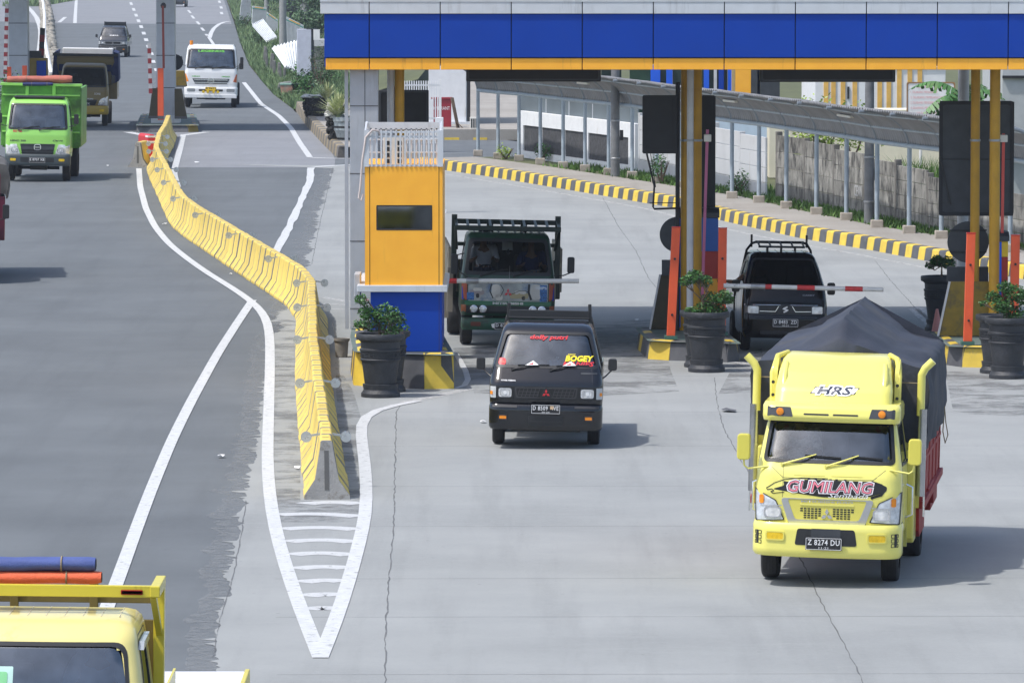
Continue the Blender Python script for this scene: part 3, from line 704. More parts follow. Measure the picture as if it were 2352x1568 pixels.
# toll collector cabinets
def cabinet(lab, x0, x1, Y, z0, rows, mats):
    t = thing('ticket_cabinet', lab, 'cabinet', (0, Y, z0)); a, b = xr(x0, Y), xr(x1, Y)
    for i, mt in enumerate(mats): m = MB(); m.box(a, b, 0, .7, (zr(rows[i+1], Y)-z0) if i < len(mats)-1 else 0, zr(rows[i], Y)-z0-.004); m.build('door_panel' if i else 'upper_panel', mt, t, bevel=.008)
    m = MB(); zt2 = zr(rows[0], Y)-z0; m.prism([(0, 0), (0, .09), (.14, .16), (.75, .16), (.75, 0)], a-.03, b+.02, 'x'); v = m.build('hood', DARKG, t); v.location = (0, -.03, zt2)
    m = MB(); m.box(a-.006, a+.03, -.012, .1, 0, zt2-.01); m.build('edge_frame', BLUEB, t); return t
REDC = M('dark red panel', (.38, .03, .02), .45, var=.1)
cabinet('blue and red ticket cabinet behind the middle columns', 1560, 1650, 102.0, .34, (500, 577, 640), (M('cabinet blue', (.02, .10, .38), .4), REDC, ORANGE))
cabinet('yellow and red ticket cabinet at the right edge', 2297, 2316, 100.6, .36, (554, 590, 650), (M('cabinet yellow', (.75, .5, .03), .4), REDC, REDC))
def sensor(lab, x0, r0, x1, r1, Y, mat, bx, br, w=.05):
    p, q = A(x0, r0, Y), A(x1, r1, Y); t = thing('sensor_pole', lab, 'pole', q, group='thin poles with cream boxes'); d = p-q
    m = MB(); m.bar((0, 0, 0), d, w, w); m.build('pole', mat, t); e = A(bx, br, Y)-q; m = MB(); m.box(e.x-.065, e.x+.065, -.1, .0, e.z-.065, e.z+.065); m.build('junction_box', CREAM, t, bevel=.012); return t
sensor('thin pink pole with a cream box by the middle cabinet', 1625, 298, 1613, 690, 101, M('pink paint', (.45, .13, .24), .5), 1625, 317)
sensor('thin red pole with a cream box by the right ochre column', 2305, 307, 2299, 720, 100.7, M('coral paint', (.62, .09, .07), .5), 2305, 318)
sensor('short thin pole with grey box beside the orange post', 2229, 552, 2229, 600, 101.5, DARKS, 2229, 561, .03)

# ---- flower pots
POT = M('black stone pot', (.028, .031, .037), .55, var=.3, scale=6, bump=.5, bscale=30, dirt=(.06, .063, .07), dscale=8, dth=.6)
def pot_mesh(sc=1):
    m = MB(); prof = [(.285, 0), (.315, .01), (.315, .07), (.295, .09), (.275, .13), (.285, .175), (.290, .215), (.255, .22), (.262, .26), (.285, .45), (.305, .58), (.325, .60), (.33, .62), (.312, .64), (.318, .74), (.338, .755), (.34, .785), (.318, .80), (.322, .90), (.36, .935), (.385, .94), (.395, .96), (.395, 1.02), (.385, 1.035), (.345, 1.035), (.335, 1.01), (.32, .93), (.30, .90)]
    m.lathe([(r*sc, z*sc) for r, z in prof], n=48); return m
def fret(m, sc=1):
    for k in range(10):
        a0 = k*2*pi/10+.1
        for (u0, u1, z0, z1) in ((-.11, .11, .655, .667), (-.11, .11, .722, .734), (-.11, -.098, .655, .734), (.098, .11, .655, .734), (-.075, -.01, .682, .692), (-.075, -.065, .682, .712), (-.075, -.03, .704, .714), (.01, .075, .682, .692), (.065, .075, .682, .712), (.03, .075, .704, .714)):
            R0 = .323*sc; n_ = 4
            for i in range(n_):
                t0 = a0+(u0+(u1-u0)*i/n_)/.32; t1 = a0+(u0+(u1-u0)*(i+1)/n_)/.32
                m.add([(r*cos(t), r*sin(t), z*sc) for z in (z0, z1) for t in (t0, t1) for r in (R0-.012, R0+.004)], [(1,3,7,5),(0,4,6,2),(4,5,7,6),(0,2,3,1),(0,1,5,4),(2,6,7,3)])
def pot(lab, px, row, sc=1, z0=0, G_=None):
    p = G(px, row, z0); p.y += .3*sc; t = thing('flower_pot', lab, 'pot', p, rz=random.random(), group='black stone flower pots')
    pot_mesh(sc).build('pot_body', POT, t, smooth=35); m = MB(); fret(m, sc); m.build('relief', POT, t); m = MB(); m.lathe([(0, .94*sc), (.318*sc, .93*sc)], n=24, cap=False); m.build('soil', M('potting soil', (.04, .03, .02), .9), t); return p
FLOWER = M('pink blossom', (.75, .4, .55), .6)
def shrub(lab, base, clumps, trunk, n=520, leaf=.06, flowers=0):
    t = thing('potted_shrub', lab, 'shrub', base, group='shrubs growing in pots'); m = MB(); m.keep = True
    for (x, z, r, k) in clumps: m.leaves((x, random.uniform(-.1, .1), z), r, int(n*k), leaf, (1, .9, .75), .25)
    m.build('foliage', LEAF, t); m = MB()
    for tr in trunk: m.tube([(x, 0, z) for x, z in tr], [.028-.016*i/(len(tr)-1) for i in range(len(tr))], 6)
    for (x, z, r, k) in clumps:
        for _ in range(5): a = random.random()*6.28; m.tube([(trunk[0][1][0], 0, trunk[0][1][1]), (x*.6, 0, z*.7), (x+cos(a)*r*.6, sin(a)*r*.5, z+random.uniform(-.3, .5)*r)], [.012, .009, .004], 5)
    m.build('stem', BARK, t)
    for i in range(flowers):
        m = MB(); x, z, r, k = clumps[i % len(clumps)]; m.leaves((x+random.uniform(-.1, .1), -r*.8, z), .035, 12, .045); m.build('blossom', FLOWER, t)
p2 = pot('black pot standing behind the left booth pot', 888, 903, .97)
shrub('small shrub growing in the rear pot by the booth', (p2.x, p2.y, .9), [(.08, .22, .22, .5), (.25, .12, .14, .25)], [[(0, 0), (.03, .2), (.06, .35)]], 420)
p1 = pot('black relief pot at the front corner of the booth island', 873, 915)
shrub('flowering green shrub in the front pot by the booth', (p1.x, p1.y, .93), [(-.30, .65, .13, .35), (-.22, .45, .15, .5), (.10, .42, .24, 1.1), (-.12, .28, .22, .8), (.28, .34, .15, .4), (.15, .12, .18, .4), (-.33, .24, .12, .3)], [[(0, 0), (-.03, .25), (-.08, .45), (-.25, .7)], [(.02, 0), (.1, .3), (.15, .45)]], 520, flowers=1)
p3 = pot('black pot mostly hidden behind the middle pot', 1612, 846, .95)
p4 = pot('black relief pot in front of the middle island', 1624, 857)
shrub('green shrub trained in tiers in the middle pot', (p4.x, p4.y, .93), [(-.20, .70, .17, .7), (-.36, .62, .12, .35), (-.02, .62, .14, .4), (.10, .30, .20, .7), (.28, .36, .17, .6), (-.05, .12, .20, .8), (-.28, .10, .12, .3), (.22, .12, .15, .35), (.38, .30, .1, .25)], [[(0, 0), (-.08, .3), (.02, .45), (-.15, .68)], [(.02, 0), (.15, .25), (.3, .35)]], 620)
p5 = pot('black pot at the right edge behind the nearest right pot', 2295, 860, .97)
p6 = pot('black relief pot at the right edge of the frame', 2318, 872)
shrub('green shrub in the pot at the right edge', (p6.x, p6.y, .93), [(-.25, .45, .14, .5), (-.05, .62, .15, .6), (.12, .52, .2, .8), (-.1, .3, .2, .8), (.1, .15, .2, .8), (-.42, .33, .07, .15), (.3, .4, .2, .6)], [[(0, 0), (-.02, .3), (-.1, .55)], [(0, 0), (.15, .3)]], 560)
p7 = pot('black pot behind the left end of the right island', 2165, 762, 1.0)
shrub('round leafed shrub in the pot behind the right island', (p7.x, p7.y, .93), [(-.08, .38, .15, .6), (.1, .36, .17, .6), (-.22, .3, .1, .2)], [[(0, 0), (0, .3)]], 460, .08)
# grey bucket, cone
p = G(784, 822); t = thing('bucket', 'weathered grey bucket between the yellow chain and the booth island', 'bucket', (p.x, p.y+.13, 0))
m = MB(); m.lathe([(.09, 0), (.105, .02), (.125, .28), (.145, .30), (.145, .34), (.13, .34), (.12, .30), (.1, .06)], n=24); m.build('pail', M('dirty cement grey', (.28, .26, .23), .9, var=.3, dirt=(.12, .1, .08)), t, smooth=30); m = MB(); m.tube([(-.14, 0, .31), (-.1, -.05, .38), (-.16, -.02, .62)], .008, 5); m.build('handle', STEEL, t)
p = G(2152, 764); t = thing('traffic_cone', 'faded pink traffic cone lying behind the right island', 'cone', (p.x, p.y, 0)); m = MB(); m.lathe([(.10, .03), (.03, .42), (.02, .45)], n=20); m.build('cone_body', M('faded pink', (.7, .28, .25), .6), t, smooth=30); m = MB(); m.box(-.15, .15, -.15, .15, 0, .03); m.build('base', BLACK, t, bevel=.01)

# ---- the long chain of yellow concrete barrier blocks
BYEL = M('barrier yellow paint', (.68, .50, .10), .6, var=.08, scale=3, dirt=(.30, .25, .13), dscale=3.5, dth=.58, rand=.09, bump=.15, bscale=40)
BCON = M('barrier concrete', (.34, .335, .32), .85, var=.15, dirt=(.18, .16, .13), dscale=7, dth=.55, bump=.4)
sec = [(-.305, 0), (-.305, .05), (-.16, .26), (-.085, .70), (-.078, .765), (-.06, .785), (.06, .785), (.078, .765), (.085, .70), (.16, .26), (.305, .05), (.305, 0)]
def block_mesh(L_):
    m = MB(); m.prism(sec, .085, L_-.085); n = len(sec); m.mi = [1, 1]+[0]*n
    m.m = 2; m.prism([(x*.90, z*.96) for x, z in sec], -.085, .0848); m.m = 0
    return m
b0 = block_mesh(1.0).build('barrier_block', [BYEL, BCON, M('groove shade grey', (.10, .10, .095), .9)], smooth=30, bevel=.008)  # core between blocks is darkened, the shade of the gaps in its colour
for u in (.48,): m = MB(); m.box(-.045, .045, u, u+.035, .782, .7865); m.build('lifting_slot', BLACK, b0)
REFL = M('reflector disc', (.5, .54, .58), .25, .5, var=.15)
CH = [(752,1146),(741,1060),(728,960),(720,880),(717,800),(716,735),(690,700),(640,668),(590,636),(540,603),(490,570),(450,544),(425,524),(413,508),(400,480),(384,447),(368,415),(359,392),(366,360),(380,335),(388,312)]
cp = resample([G(*p) for p in CH], .25); P_ = cp[:]
for _ in range(2): P_ = [P_[0]]+[(P_[i-1]+P_[i]*2+P_[i+1])/4 for i in range(1, len(P_)-1)]+[P_[-1]]
cp = resample(P_, 1.0); NB = len(cp)-1; used = False
def refl(parent):
    for s in (-1, 1):
        m = MB(); m.bar((s*.07, .5, .74), (s*.20, .5, .72), .02, .03); m.cyl((s*.27, .49, .70), (s*.27, .515, .70), .075, n=20); m.build('reflector', REFL, parent)
for i in range(NB):
    a, b = cp[i], cp[i+1]; d = b-a; rz = atan2(-d.x, d.y)+random.gauss(0, .006)
    x = a.x+random.gauss(0, .003)
    if i == 0: o = b0
    else: o = dup(b0, (x, a.y, 0))
    o.location = (x, a.y, .0); o.rotation_euler = (0, random.gauss(0, .006), rz); o.scale = (1, d.length/1.0, 1)
    seg = ('in the straight run ending at the near tip' if i < 33 else 'in the slanting middle run of the chain' if i < 70 else 'in the far curving run toward the grey gate column')
    tag(o, 'yellow painted concrete barrier block %s' % seg, 'barrier block', 'blocks chained '+seg)
CHB = [o for o in COL.objects if o.name.startswith('barrier_block')]
for i in (1, 10, 19, 27, 34, 42, 51, 60, 68, 77, 85, 92, 98, 104, 110):
    if i < len(CHB): refl(CHB[i])
m = MB(); m.prism(sec, -.090, -.086); m.build('end_face', BCON, CHB[0]); m = MB(); m.prism([(-.03, .13), (.03, .13), (.03, .66), (-.03, .66)], -.093, -.0905); o = m.build('end_slot', M('slot shadow grey', (.13, .13, .125), .9), CHB[0])
CHB[0]['label'] = 'nearest yellow barrier block with bare concrete end and slot'; CHB[0].pop('group', None) if 'group' in CHB[0] else None
p = G(318, 384); o = dup(CHB[3], (p.x, p.y, 0), radians(-4), 'lone barrier block with bare grey end left of the red barrier'); o.scale = (1, 1.6, 1)
if 'group' in o: del o['group']
m = MB(); m.prism(sec, -.090, -.086); m.build('end_face', BCON, o); m = MB(); m.prism([(-.03, .13), (.03, .13), (.03, .66), (-.03, .66)], -.093, -.0905); m.build('end_slot', MATS['slot shadow grey'], o)
p = G(349, 367); t = thing('plastic_barrier', 'red plastic water barrier with white bands beside the lone block', 'plastic barrier', p, .3)
m = MB(); m.prism([(-.22, 0), (-.22, .15), (-.12, .3), (-.12, .75), (-.06, .82), (.06, .82), (.12, .75), (.12, .3), (.22, .15), (.22, 0)], 0, 1.4); m.build('shell', M('red plastic', (.55, .025, .03), .4), t, bevel=.02)
for z in (.55, .72): m = MB(); m.box(-.124, .124, .02, .4, z, z+.06); m.box(-.124, .124, -.003, .0, z, z+.06); m.build('white_band', WHITE, t)

# ---- far gate: grey columns, islands, posts and raised arms at about 208 m
Yg = 208.0
t = thing('far_toll_canopy', 'roof of the far toll gate above the left lanes', 'canopy', (0, Yg, 0)); m = MB(); m.box(-48, -9.6, .5, 7.5, 5.9, 6.6); m.build('roof_slab', GREYT, t)
m = MB(); m.box(-48.1, -9.5, .3, .5, 5.9, 6.9); m.build('fascia', BLUE, t)
a, b = G(312, 304), G(457, 304)
island('traffic_island', 'low green topped island under the far grey gate column', corner([(a.x, a.y), (b.x, b.y), (b.x-.85, a.y+13), (a.x-.65, a.y+13)], .25), .26, [BLK, BLK, BLK, M('dull kerb yellow', (.3, .22, .05), .7)], .7)
a, b = G(-10, 304), G(120, 304)
island('traffic_island', 'far gate island behind the green dump truck', corner([(a.x, a.y), (b.x, b.y), (b.x, a.y+14), (a.x, a.y+14)], .25), .26, [BLK, YEL, BLK], .7)
def gcol(lab, px0, px1, Y):
    a, b = xr(px0, Y), xr(px1, Y); t = thing('gate_column', lab, 'column', ((a+b)/2, Y, .24), group='far gate columns'); w = b-a
    m = MB(); m.box(-w/2, w/2, 0, .8, 0, 5.9); m.build('shaft', GREYP, t, bevel=.01); m = MB()
    for z in (1.3, 2.5, 3.7, 4.9): m.box(-w/2-.003, w/2+.003, -.006, 0, z, z+.03)
    m.build('cladding_joint', BLK, t); m = MB(); m.box(-w*.8, w*.75, -.1, .9, 0, .28); m.build('plinth', GREYT, t, bevel=.01); return t
gcol('grey gate column in the lane divider beyond the yellow chain', 361, 403, Yg+3); gcol('grey gate column at the upper left behind the green truck', 23, 66, Yg+3)
def g2(name, lab, cat, x0, x1, r0, r1, Y, mat, inset=0, d=.1, group=None, part='panel'):
    a, b = xr(x0, Y), xr(x1, Y); z0, z1 = zr(r1, Y), zr(r0, Y); t = thing(name, lab, cat, ((a+b)/2, Y, z0), group=group); w = b-a; h = z1-z0
    m = MB(); m.prism([(-w/2, 0), (w/2, 0), (w/2-max(0, inset), h), (-w/2+max(0, -inset), h)], 0, d); m.build(part, mat, t, bevel=.01); m = MB(); m.box(-w/2, w/2, -.02, 0, h*.02, h*.08); m.build('base_strip', BLK, t); return t
g2('crash_guard', 'dark ochre guard plate on the left of the far gate column', 'guard plate', 342, 366, 203, 272, Yg+2.2, BROWN, -.15); g2('crash_guard', 'dark ochre guard plate on the right of the far gate column', 'guard plate', 402, 431, 204, 273, Yg+2.2, BROWN, .2)
g2('barrier_post', 'orange red post in front of the far gate column', 'post', 363.5, 377, 157, 276, Yg+1.2, POSTO); g2('barrier_post', 'orange red stub post at the left foot of the upper left column', 'post', 18, 28, 154, 186, Yg+1.2, POSTO); g2('barrier_post', 'orange red stub post right of the upper left column', 'post', 53, 64, 151, 186, Yg+1.2, POSTO)
g2('ticket_cabinet', 'yellow and blue cabinet right of the upper left column', 'cabinet', 67, 110, 134, 186, Yg+4, M('ochre flat', (.3, .2, .03), .5), 0, .5); g2('ticket_cabinet', 'black display on the cabinet by the upper left column', 'display', 67, 97, 117, 134, Yg+4.1, BLACK)
g2('cabinet_panel', 'dark blue panel on the cabinet by the upper left column', 'panel', 86, 108, 140, 184, Yg+3.9, BLUE, 0, .05)
g2('machine_stand', 'yellow and dark equipment stand right of the far gate column', 'equipment', 404, 430, 163, 200, Yg+12, OLIVE, .1, .5)
def raised(lab, x0, r0, x1, r1, Y, n=9, w=.09, dark=False):
    p, q = A(x0, r1, Y), A(x1, r0, Y); t = thing('raised_boom_gate', lab, 'barrier arm', p, group='raised striped barrier arms'); d = q-p
    m = MB(); m.bar((0, 0, 0), d, w, w); m.build('tube', M('shaded white', (.42, .42, .42), .6) if not dark else DARKS, t)  # duller arm paints: shade is put into the white and the red
    for i in range(n): m = MB(); m.bar(d*((i*2)/(2*n)), d*((i*2+1)/(2*n)), w+.01, w+.01); m.build('red_band', M('shaded red', (.22, .02, .025), .6), t)
raised('raised red and white arm left of the far gate column', 346, 100, 342.5, 215, Yg+.8, 5, .12); raised('raised red and white arm at the upper left corner', 11.5, 10, 16, 190, Yg+.8, 9, .12)
raised('dark raised arm right of the upper left column', 92, 65, 98, 190, Yg+4.5, 4, .18, True)
p = A(374, 14, Yg+1); q = A(376, 157, Yg+1.2); t = thing('thin_pole', 'thin dark red pole standing in front of the far gate column', 'pole', q); m = MB(); m.cyl((0, 0, 0), p-q, .045, n=10); m.build('pole', M('dark red paint', (.22, .04, .03), .5), t); m = MB(); m.lathe([(0, 0), (.09, .02), (.11, .12), (.06, .2), (0, .22)], (0, 0, (p-q).z-.1), 16); m.build('lamp_head', BLACK, t)
t = thing('round_mirror', 'round dark mirror on the right side of the far gate column', 'mirror', (xr(404, Yg+4.2), Yg+4.2, zr(150, Yg))); m = MB(); m.cyl((0, 0, 0), (0, .05, 0), .3, n=24); m.build('dish', BLACK, t); m = MB(); m.bar((0, .06, 0), (-.3, .2, 0), .03); m.build('bracket', STEEL, t)
# ================================================================== covered walkway along the right kerb
POSTS = [(1098,357.6),(1144,364),(1192,369),(1241,376.5),(1293.5,385),(1343.7,392),(1398,400),(1452,407.6),(1508,420),(1564,430),(1622,443),(1681,455),(1743,465),(1806,478),(1875,492),(1944,505),(2014,522),(2088,535),(2162,547),(2240,562),(2320,578),(2405,596)]
PT = [G(x, y, .29) for x, y in POSTS]
ROOF = M('corrugated roof sheet', (.20, .205, .215), .55, .25, var=.2, scale=2, dirt=(.16, .15, .14), dscale=1.5, dth=.58)
GALVB = M('blue grey steel post', (.33, .39, .44), .5, .1, var=.1, dirt=(.45, .47, .48), dscale=5, dth=.62)
t = thing('walkway_shelter', 'long curved corrugated roof on slim grey posts along the striped kerb', 'shelter')
FOOT = M('footing concrete', (.36, .32, .27), .9, var=.2, dirt=(.18, .16, .12))
nrm = []
for i, p in enumerate(PT):
    d = (PT[min(i+1, len(PT)-1)]-PT[max(i-1, 0)]).normalized(); nrm.append((Vector((d.y, -d.x, 0)) if d.y < 0 and d.y*1 < 0 and -d.x < 0 and d.y < 0 else Vector((d.y, -d.x, 0)), d))
nrm = [(n_ if n_.x < 0 else -n_, d) for n_, d in nrm]
BH = []; 
for i, p in enumerate(PT):
    px = POSTS[i][0]; br = 205+(px-1098)*(301.6-205)/(1881-1098) if px < 1881 else 301.6+(px-1881)*(341.6-301.6)/(2155-1881)
    BH.append(min(2.75, max(2.3, A(px, br, p.y).z)))
BH = [sum(BH)/len(BH)]*len(BH); OW, OH = 1.05, .86
def ribpt(i, k, o=0):       # k from 0 (wall side, low) to 1 (road side, high)
    a = k*pi/2; return PT[i]+nrm[i][0]*(OW*(1-cos(a)))+Vector((0, 0, BH[i]-.29+OH*sin(a)*1.0+o))
for i, p in enumerate(PT):
    m = MB(); m.cyl(p+Vector((0, 0, .1)), p+Vector((0, 0, BH[i]-.29)), .055, n=12); o = m.build('post', GALVB, t, smooth=True)
    m = MB(); m.box(p.x-.15, p.x+.15, p.y-.15, p.y+.15, .27, .47); m.build('footing', FOOT, o, bevel=.02)
    m = MB(); m.tube([ribpt(i, k/8, -.03) for k in range(9)]+[ribpt(i, 1, -.03)+nrm[i][0]*.22], .045, 8); m.build('rib', M('rib steel', (.17, .20, .23), .5, var=.1), t, smooth=True)
m = MB(); m.tube([PT[i]+Vector((0, 0, BH[i]-.29)) for i in range(len(PT))], .06, 10); m.build('beam', GALVB, t, smooth=True)
m = MB(); m.tube([ribpt(i, .33, -.05) for i in range(len(PT))], .03, 6); m.tube([ribpt(i, .7, -.05) for i in range(len(PT))], .03, 6); m.build('purlin', GALVB, t, smooth=True)
m = MB(); vs = []; cols = 0; RK = 10
for i in range(len(PT)-1):
    L_ = (PT[i+1]-PT[i]).length; n_ = int(L_/.045)
    for j in range(n_):
        f_ = j/n_; w_ = .03*math.cos(j*pi/2); sag = .02*noise.noise(Vector((i*3+f_*3, 1, 1)))
        for k in range(RK+1): vs.append(ribpt(i, k/RK*1.0).lerp(ribpt(i+1, k/RK*1.0), f_)+Vector((0, 0, .03+w_+sag*k/RK))+nrm[i][0]*(.12*k/RK))
        cols += 1
m.add(vs, [(c_*(RK+1)+k, (c_+1)*(RK+1)+k, (c_+1)*(RK+1)+k+1, c_*(RK+1)+k+1) for c_ in range(cols-1) for k in range(RK)]); o = m.build('roof', ROOF, t, smooth=75)
so_ = o.modifiers.new('s', 'SOLIDIFY'); so_.thickness = .012
for i in (5, 11, 15): m = MB(); a = ribpt(i, .55, -.09); b = ribpt(i+1, .55, -.09); m.bar(a.lerp(b, .2), a.lerp(b, .65), .09, .06); m.build('lamp_fitting', CREAM, t, bevel=.01)

# ---- walls behind the walkway
def along(i, f, d):        # a point d metres behind the post line
    i = max(0, min(len(PT)-2, i)); p = PT[i].lerp(PT[i+1], f); return p-nrm[i][0]*d
def wallseg(m, p, q, z0, z1, th=.1):
    d = (q-p).normalized(); n_ = Vector((d.y, -d.x, 0)); n_ = n_ if n_.y > 0 else -n_
    vs = [(v.x, v.y, z) for z in (z0, z1) for v in (p, q, q+n_*th, p+n_*th)]
    m.add(vs, [(0,3,2,1),(4,5,6,7),(0,1,5,4),(1,2,6,5),(2,3,7,6),(3,0,4,7)])
WHW = M('white plaster', (.72, .73, .74), .7, var=.05, dirt=(.5, .47, .42), dscale=1.2, dth=.6, dst=(2, 2, .5))
STONE = M('dark stacked stone', (.06, .06, .065), .9, var=.4, scale=10, bump=.6, bscale=25, dirt=(.1, .1, .1))
t = thing('stone_panel_wall', 'white framed garden wall with dark stone panels behind the walkway posts', 'wall')
a, b = along(0, .45, 1.0), along(5, .75, 1.0); N_ = 5; hw = 1.32
m = MB(); wallseg(m, a, b, .2, .5, .22); wallseg(m, a, b, .29+1.02, .29+1.45, .22)
for k in range(N_+1): p = a.lerp(b, k/N_); q = a.lerp(b, k/N_+.018*(1 if k < N_ else -1)*(3 if k in (0, N_) else 1)); wallseg(m, p, q, .5, 1.31, .22)
m.build('frame', WHW, t)
for k in range(N_): m = MB(); off = Vector((.02, .07, 0)); wallseg(m, a.lerp(b, k/N_+.01)+off, a.lerp(b, (k+1)/N_)+off, .5, 1.31, .1); m.build('stone_panel', STONE, t)
t = thing('sheet_fence', 'blue grey metal sheet fence standing above the stone panel wall', 'fence'); m = MB(); o_ = Vector((.1, .5, 0)); FG = M('blue grey sheet', (.13, .16, .18), .5, .2, var=.12, scale=1); wallseg(m, a+o_, b+o_, .3, 2.95, .04); m.build('sheet', FG, t)
m = MB(); random.seed(5)
for k in range(90): p = a.lerp(b, k/90)+o_; m.bar((p.x, p.y-.03, 2.4), (p.x, p.y-.03, 2.4+random.uniform(.15, .42)), .03, .01)
m.build('weathered_edge', M('pale sheet', (.42, .45, .47), .5), t)
for k in (1, 2, 3, 4): p = a.lerp(b, k/5+.03)+o_; m = MB(); m.bar((p.x, p.y-.02, .5), (p.x, p.y-.02, 2.95), .03); m.build('sheet_seam', GREYT, t)
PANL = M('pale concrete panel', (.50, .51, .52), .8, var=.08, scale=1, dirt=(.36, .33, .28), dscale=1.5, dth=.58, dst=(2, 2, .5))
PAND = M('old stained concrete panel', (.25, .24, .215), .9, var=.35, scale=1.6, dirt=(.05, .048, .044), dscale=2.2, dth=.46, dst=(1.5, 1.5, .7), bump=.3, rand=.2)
def pwall(lab, i0, i1, mat, heights, d=1.0, rows_=4, post_m=None):
    t = thing('panel_wall', lab, 'wall'); k = 0; seg = []
    n_ = int((i1-i0)*1.0); 
    for j in range(n_): seg.append((along(int(i0+j), (i0+j) % 1, d), along(int(i0+j+1), (i0+j+1) % 1, d)))
    for j, (p, q) in enumerate(seg):
        h = heights[min(j, len(heights)-1)]; ph = h/rows_; ri = random.uniform(-.03, .03)
        for r in range(rows_):
            m = MB(); wallseg(m, p.lerp(q, .04), p.lerp(q, .99), .25+r*ph+.012, .25+(r+1)*ph, .06); m.build('panel', mat, t, bevel=.008)
        m = MB(); d_ = (q-p).normalized(); wallseg(m, p-d_*.07+Vector((0, -.04, 0)), p+d_*.07+Vector((0, -.04, 0)), .2, .25+h+random.uniform(.05, .14), .16); m.build('post', post_m or mat, t, bevel=.01)
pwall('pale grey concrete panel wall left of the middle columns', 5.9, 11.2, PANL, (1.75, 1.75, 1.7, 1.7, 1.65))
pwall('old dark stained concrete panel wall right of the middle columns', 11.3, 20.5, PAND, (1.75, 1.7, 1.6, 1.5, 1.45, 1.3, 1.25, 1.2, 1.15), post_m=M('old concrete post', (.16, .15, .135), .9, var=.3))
p = along(14, .2, .93); text('CIEWN', 'graffiti', M('faded white spray', (.5, .5, .5), .8), None, 0, 0, .7, .28, 0, bold=.0).location = (p.x, p.y-.02, .9)
g_ = [o for o in COL.objects if o.name.startswith('graffiti')][-1]; tag(g_, 'faded white spray lettering on the old stained wall', 'graffiti'); g_.rotation_euler = (0, 0, atan2(nrm[14][1].y, nrm[14][1].x)*1.0)
# bushes beside the wall
def bush(lab, p, r, n, mat=LEAF, leaf=.09, name='bush', h=1, group=None):
    t = thing(name, lab, 'bush', p, group=group); m = MB(); m.keep = True
    for k in range(7):
        a = random.random()*6.28; d = random.random()*r*.6; m.leaves((cos(a)*d, sin(a)*d, r*h*random.uniform(.25, .8)), r*random.uniform(.35, .6), n//7, leaf, (1, 1, h), .2)
    m.build('foliage', mat, t); m = MB()
    for k in range(6): a = random.random()*6.28; m.tube([(0, 0, 0), (cos(a)*r*.3, sin(a)*r*.3, r*h*.4), (cos(a)*r*.6, sin(a)*r*.6, r*h*.8)], [.03, .02, .008], 5)
    m.build('stem', BARK, t); return t
LEAFL = M('yellow green leaf', (.28, .40, .05), .5, island=.3)
bush('small yellowish bush at the foot of the second walkway post', G(1162, 366, .28), .42, 260, LEAFL, .08); bush('green bush against the stone panels behind the third post', along(2, .2, .6), .5, 300)
bush('dark bush beside the old stained wall near the middle columns', G(1697, 446, .28), .55, 420); bush('climbing weed by the pale wall left of the middle columns', G(1518, 422, .28), .45, 320, h=1.8)
for i, (x, y, l) in enumerate(((1960, 245, 'bright yellow green bush above the walkway roof on the right'), (1893, 240, 'pale bush above the walkway roof near the striped wall'), (1868, 250, 'yellow green shrub behind the walkway roof beside blue columns'))):
    q = A(x, y, 158); bush(l, (q.x, q.y, q.z-1.5), 1.0, 500, LEAFL, .14, h=1.5)

# ---- big lamp poles near the walkway
def bigpole(lab, px, row, w, top, col=None, z=.29):
    p = G(px, row, z); t = thing('utility_pole', lab, 'pole', p, group='concrete utility poles'); m = MB(); m.cyl((0, 0, 0), (0, 0, top), w/2, w/2*.8, 20); m.build('shaft', col or M('weathered pole', (.15, .155, .16), .7, var=.2, dirt=(.4, .4, .4), dscale=6, dth=.68), t, smooth=True)
    for z_ in (.5, 1.6):
        m = MB(); m.lathe([(w/2+.001, 0), (w/2+.01, .01), (w/2+.01, .04), (w/2+.001, .05)], (0, 0, z_), 20, cap=False); m.build('strap', STEEL, t)
    m = MB(); m.box(w/2, w/2+.1, -.05, .05, 1.05, 1.35); m.build('meter_box', BLACK, t, bevel=.01); return t
bigpole('thick grey pole standing among the walkway posts left of the middle columns', 1413, 405, .27, 6.2); bigpole('thick grey pole rising through the walkway roof on the right', 1996, 512, .25, 6.2)
p = A(2213, 230, 112); t = thing('utility_pole', 'light grey pole behind the big right board', 'pole', (p.x, p.y, .2), group='concrete utility poles'); m = MB(); m.cyl((0, 0, 0), (0, 0, 5.6), .11, n=16); m.build('shaft', PIPEG, t, smooth=True); m = MB(); m.lathe([(.11, 0), (.125, .01), (.125, .04), (.11, .05)], (0, 0, 4.6), 16, cap=False); m.build('strap', STEEL, t)

# ---- buildings and structures behind the walls
def building(name, lab, x0, x1, rt, Yb_, mat, z0=0, depth=6, cat='building', extra=None, base=None):
    a, b = xr(x0, Yb_), xr(x1, Yb_); h = zr(rt, Yb_); t = thing(name, lab, cat, ((a+b)/2, Yb_, z0)); w = b-a
    m = MB(); m.box(-w/2, w/2, 0, depth, 0, h-z0); m.build('wall', mat, t, bevel=.01)
    if extra: extra(t, w, h-z0)
    return t
def gut(t, w, h): m = MB(); m.box(w/2+.02, w/2+.15, -.05, .1, 0, h); m.build('downpipe', DARKS, t); m = MB(); m.box(-w/2-.1, w/2+.1, -.3, .1, h, h+.15); m.build('eave', DARKG, t); m = MB(); m.box(-w/2, w/2+.3, -.25, 0, 0, .12); m.build('step', GREYT, t)
building('service_building', 'plain white service building behind the red hydrant box', 985, 1071, 20, 206, WHW, .35, extra=gut)
t = thing('raised_platform', 'grey concrete platform with yellow dashes behind the booth cage', 'platform', (0, 0, 0)); a, b = G(960, 322), G(1119, 325); m = MB(); m.box(a.x-.2, b.x+3, a.y, a.y+70, 0, .38); m.build('deck', PAVE, t); 
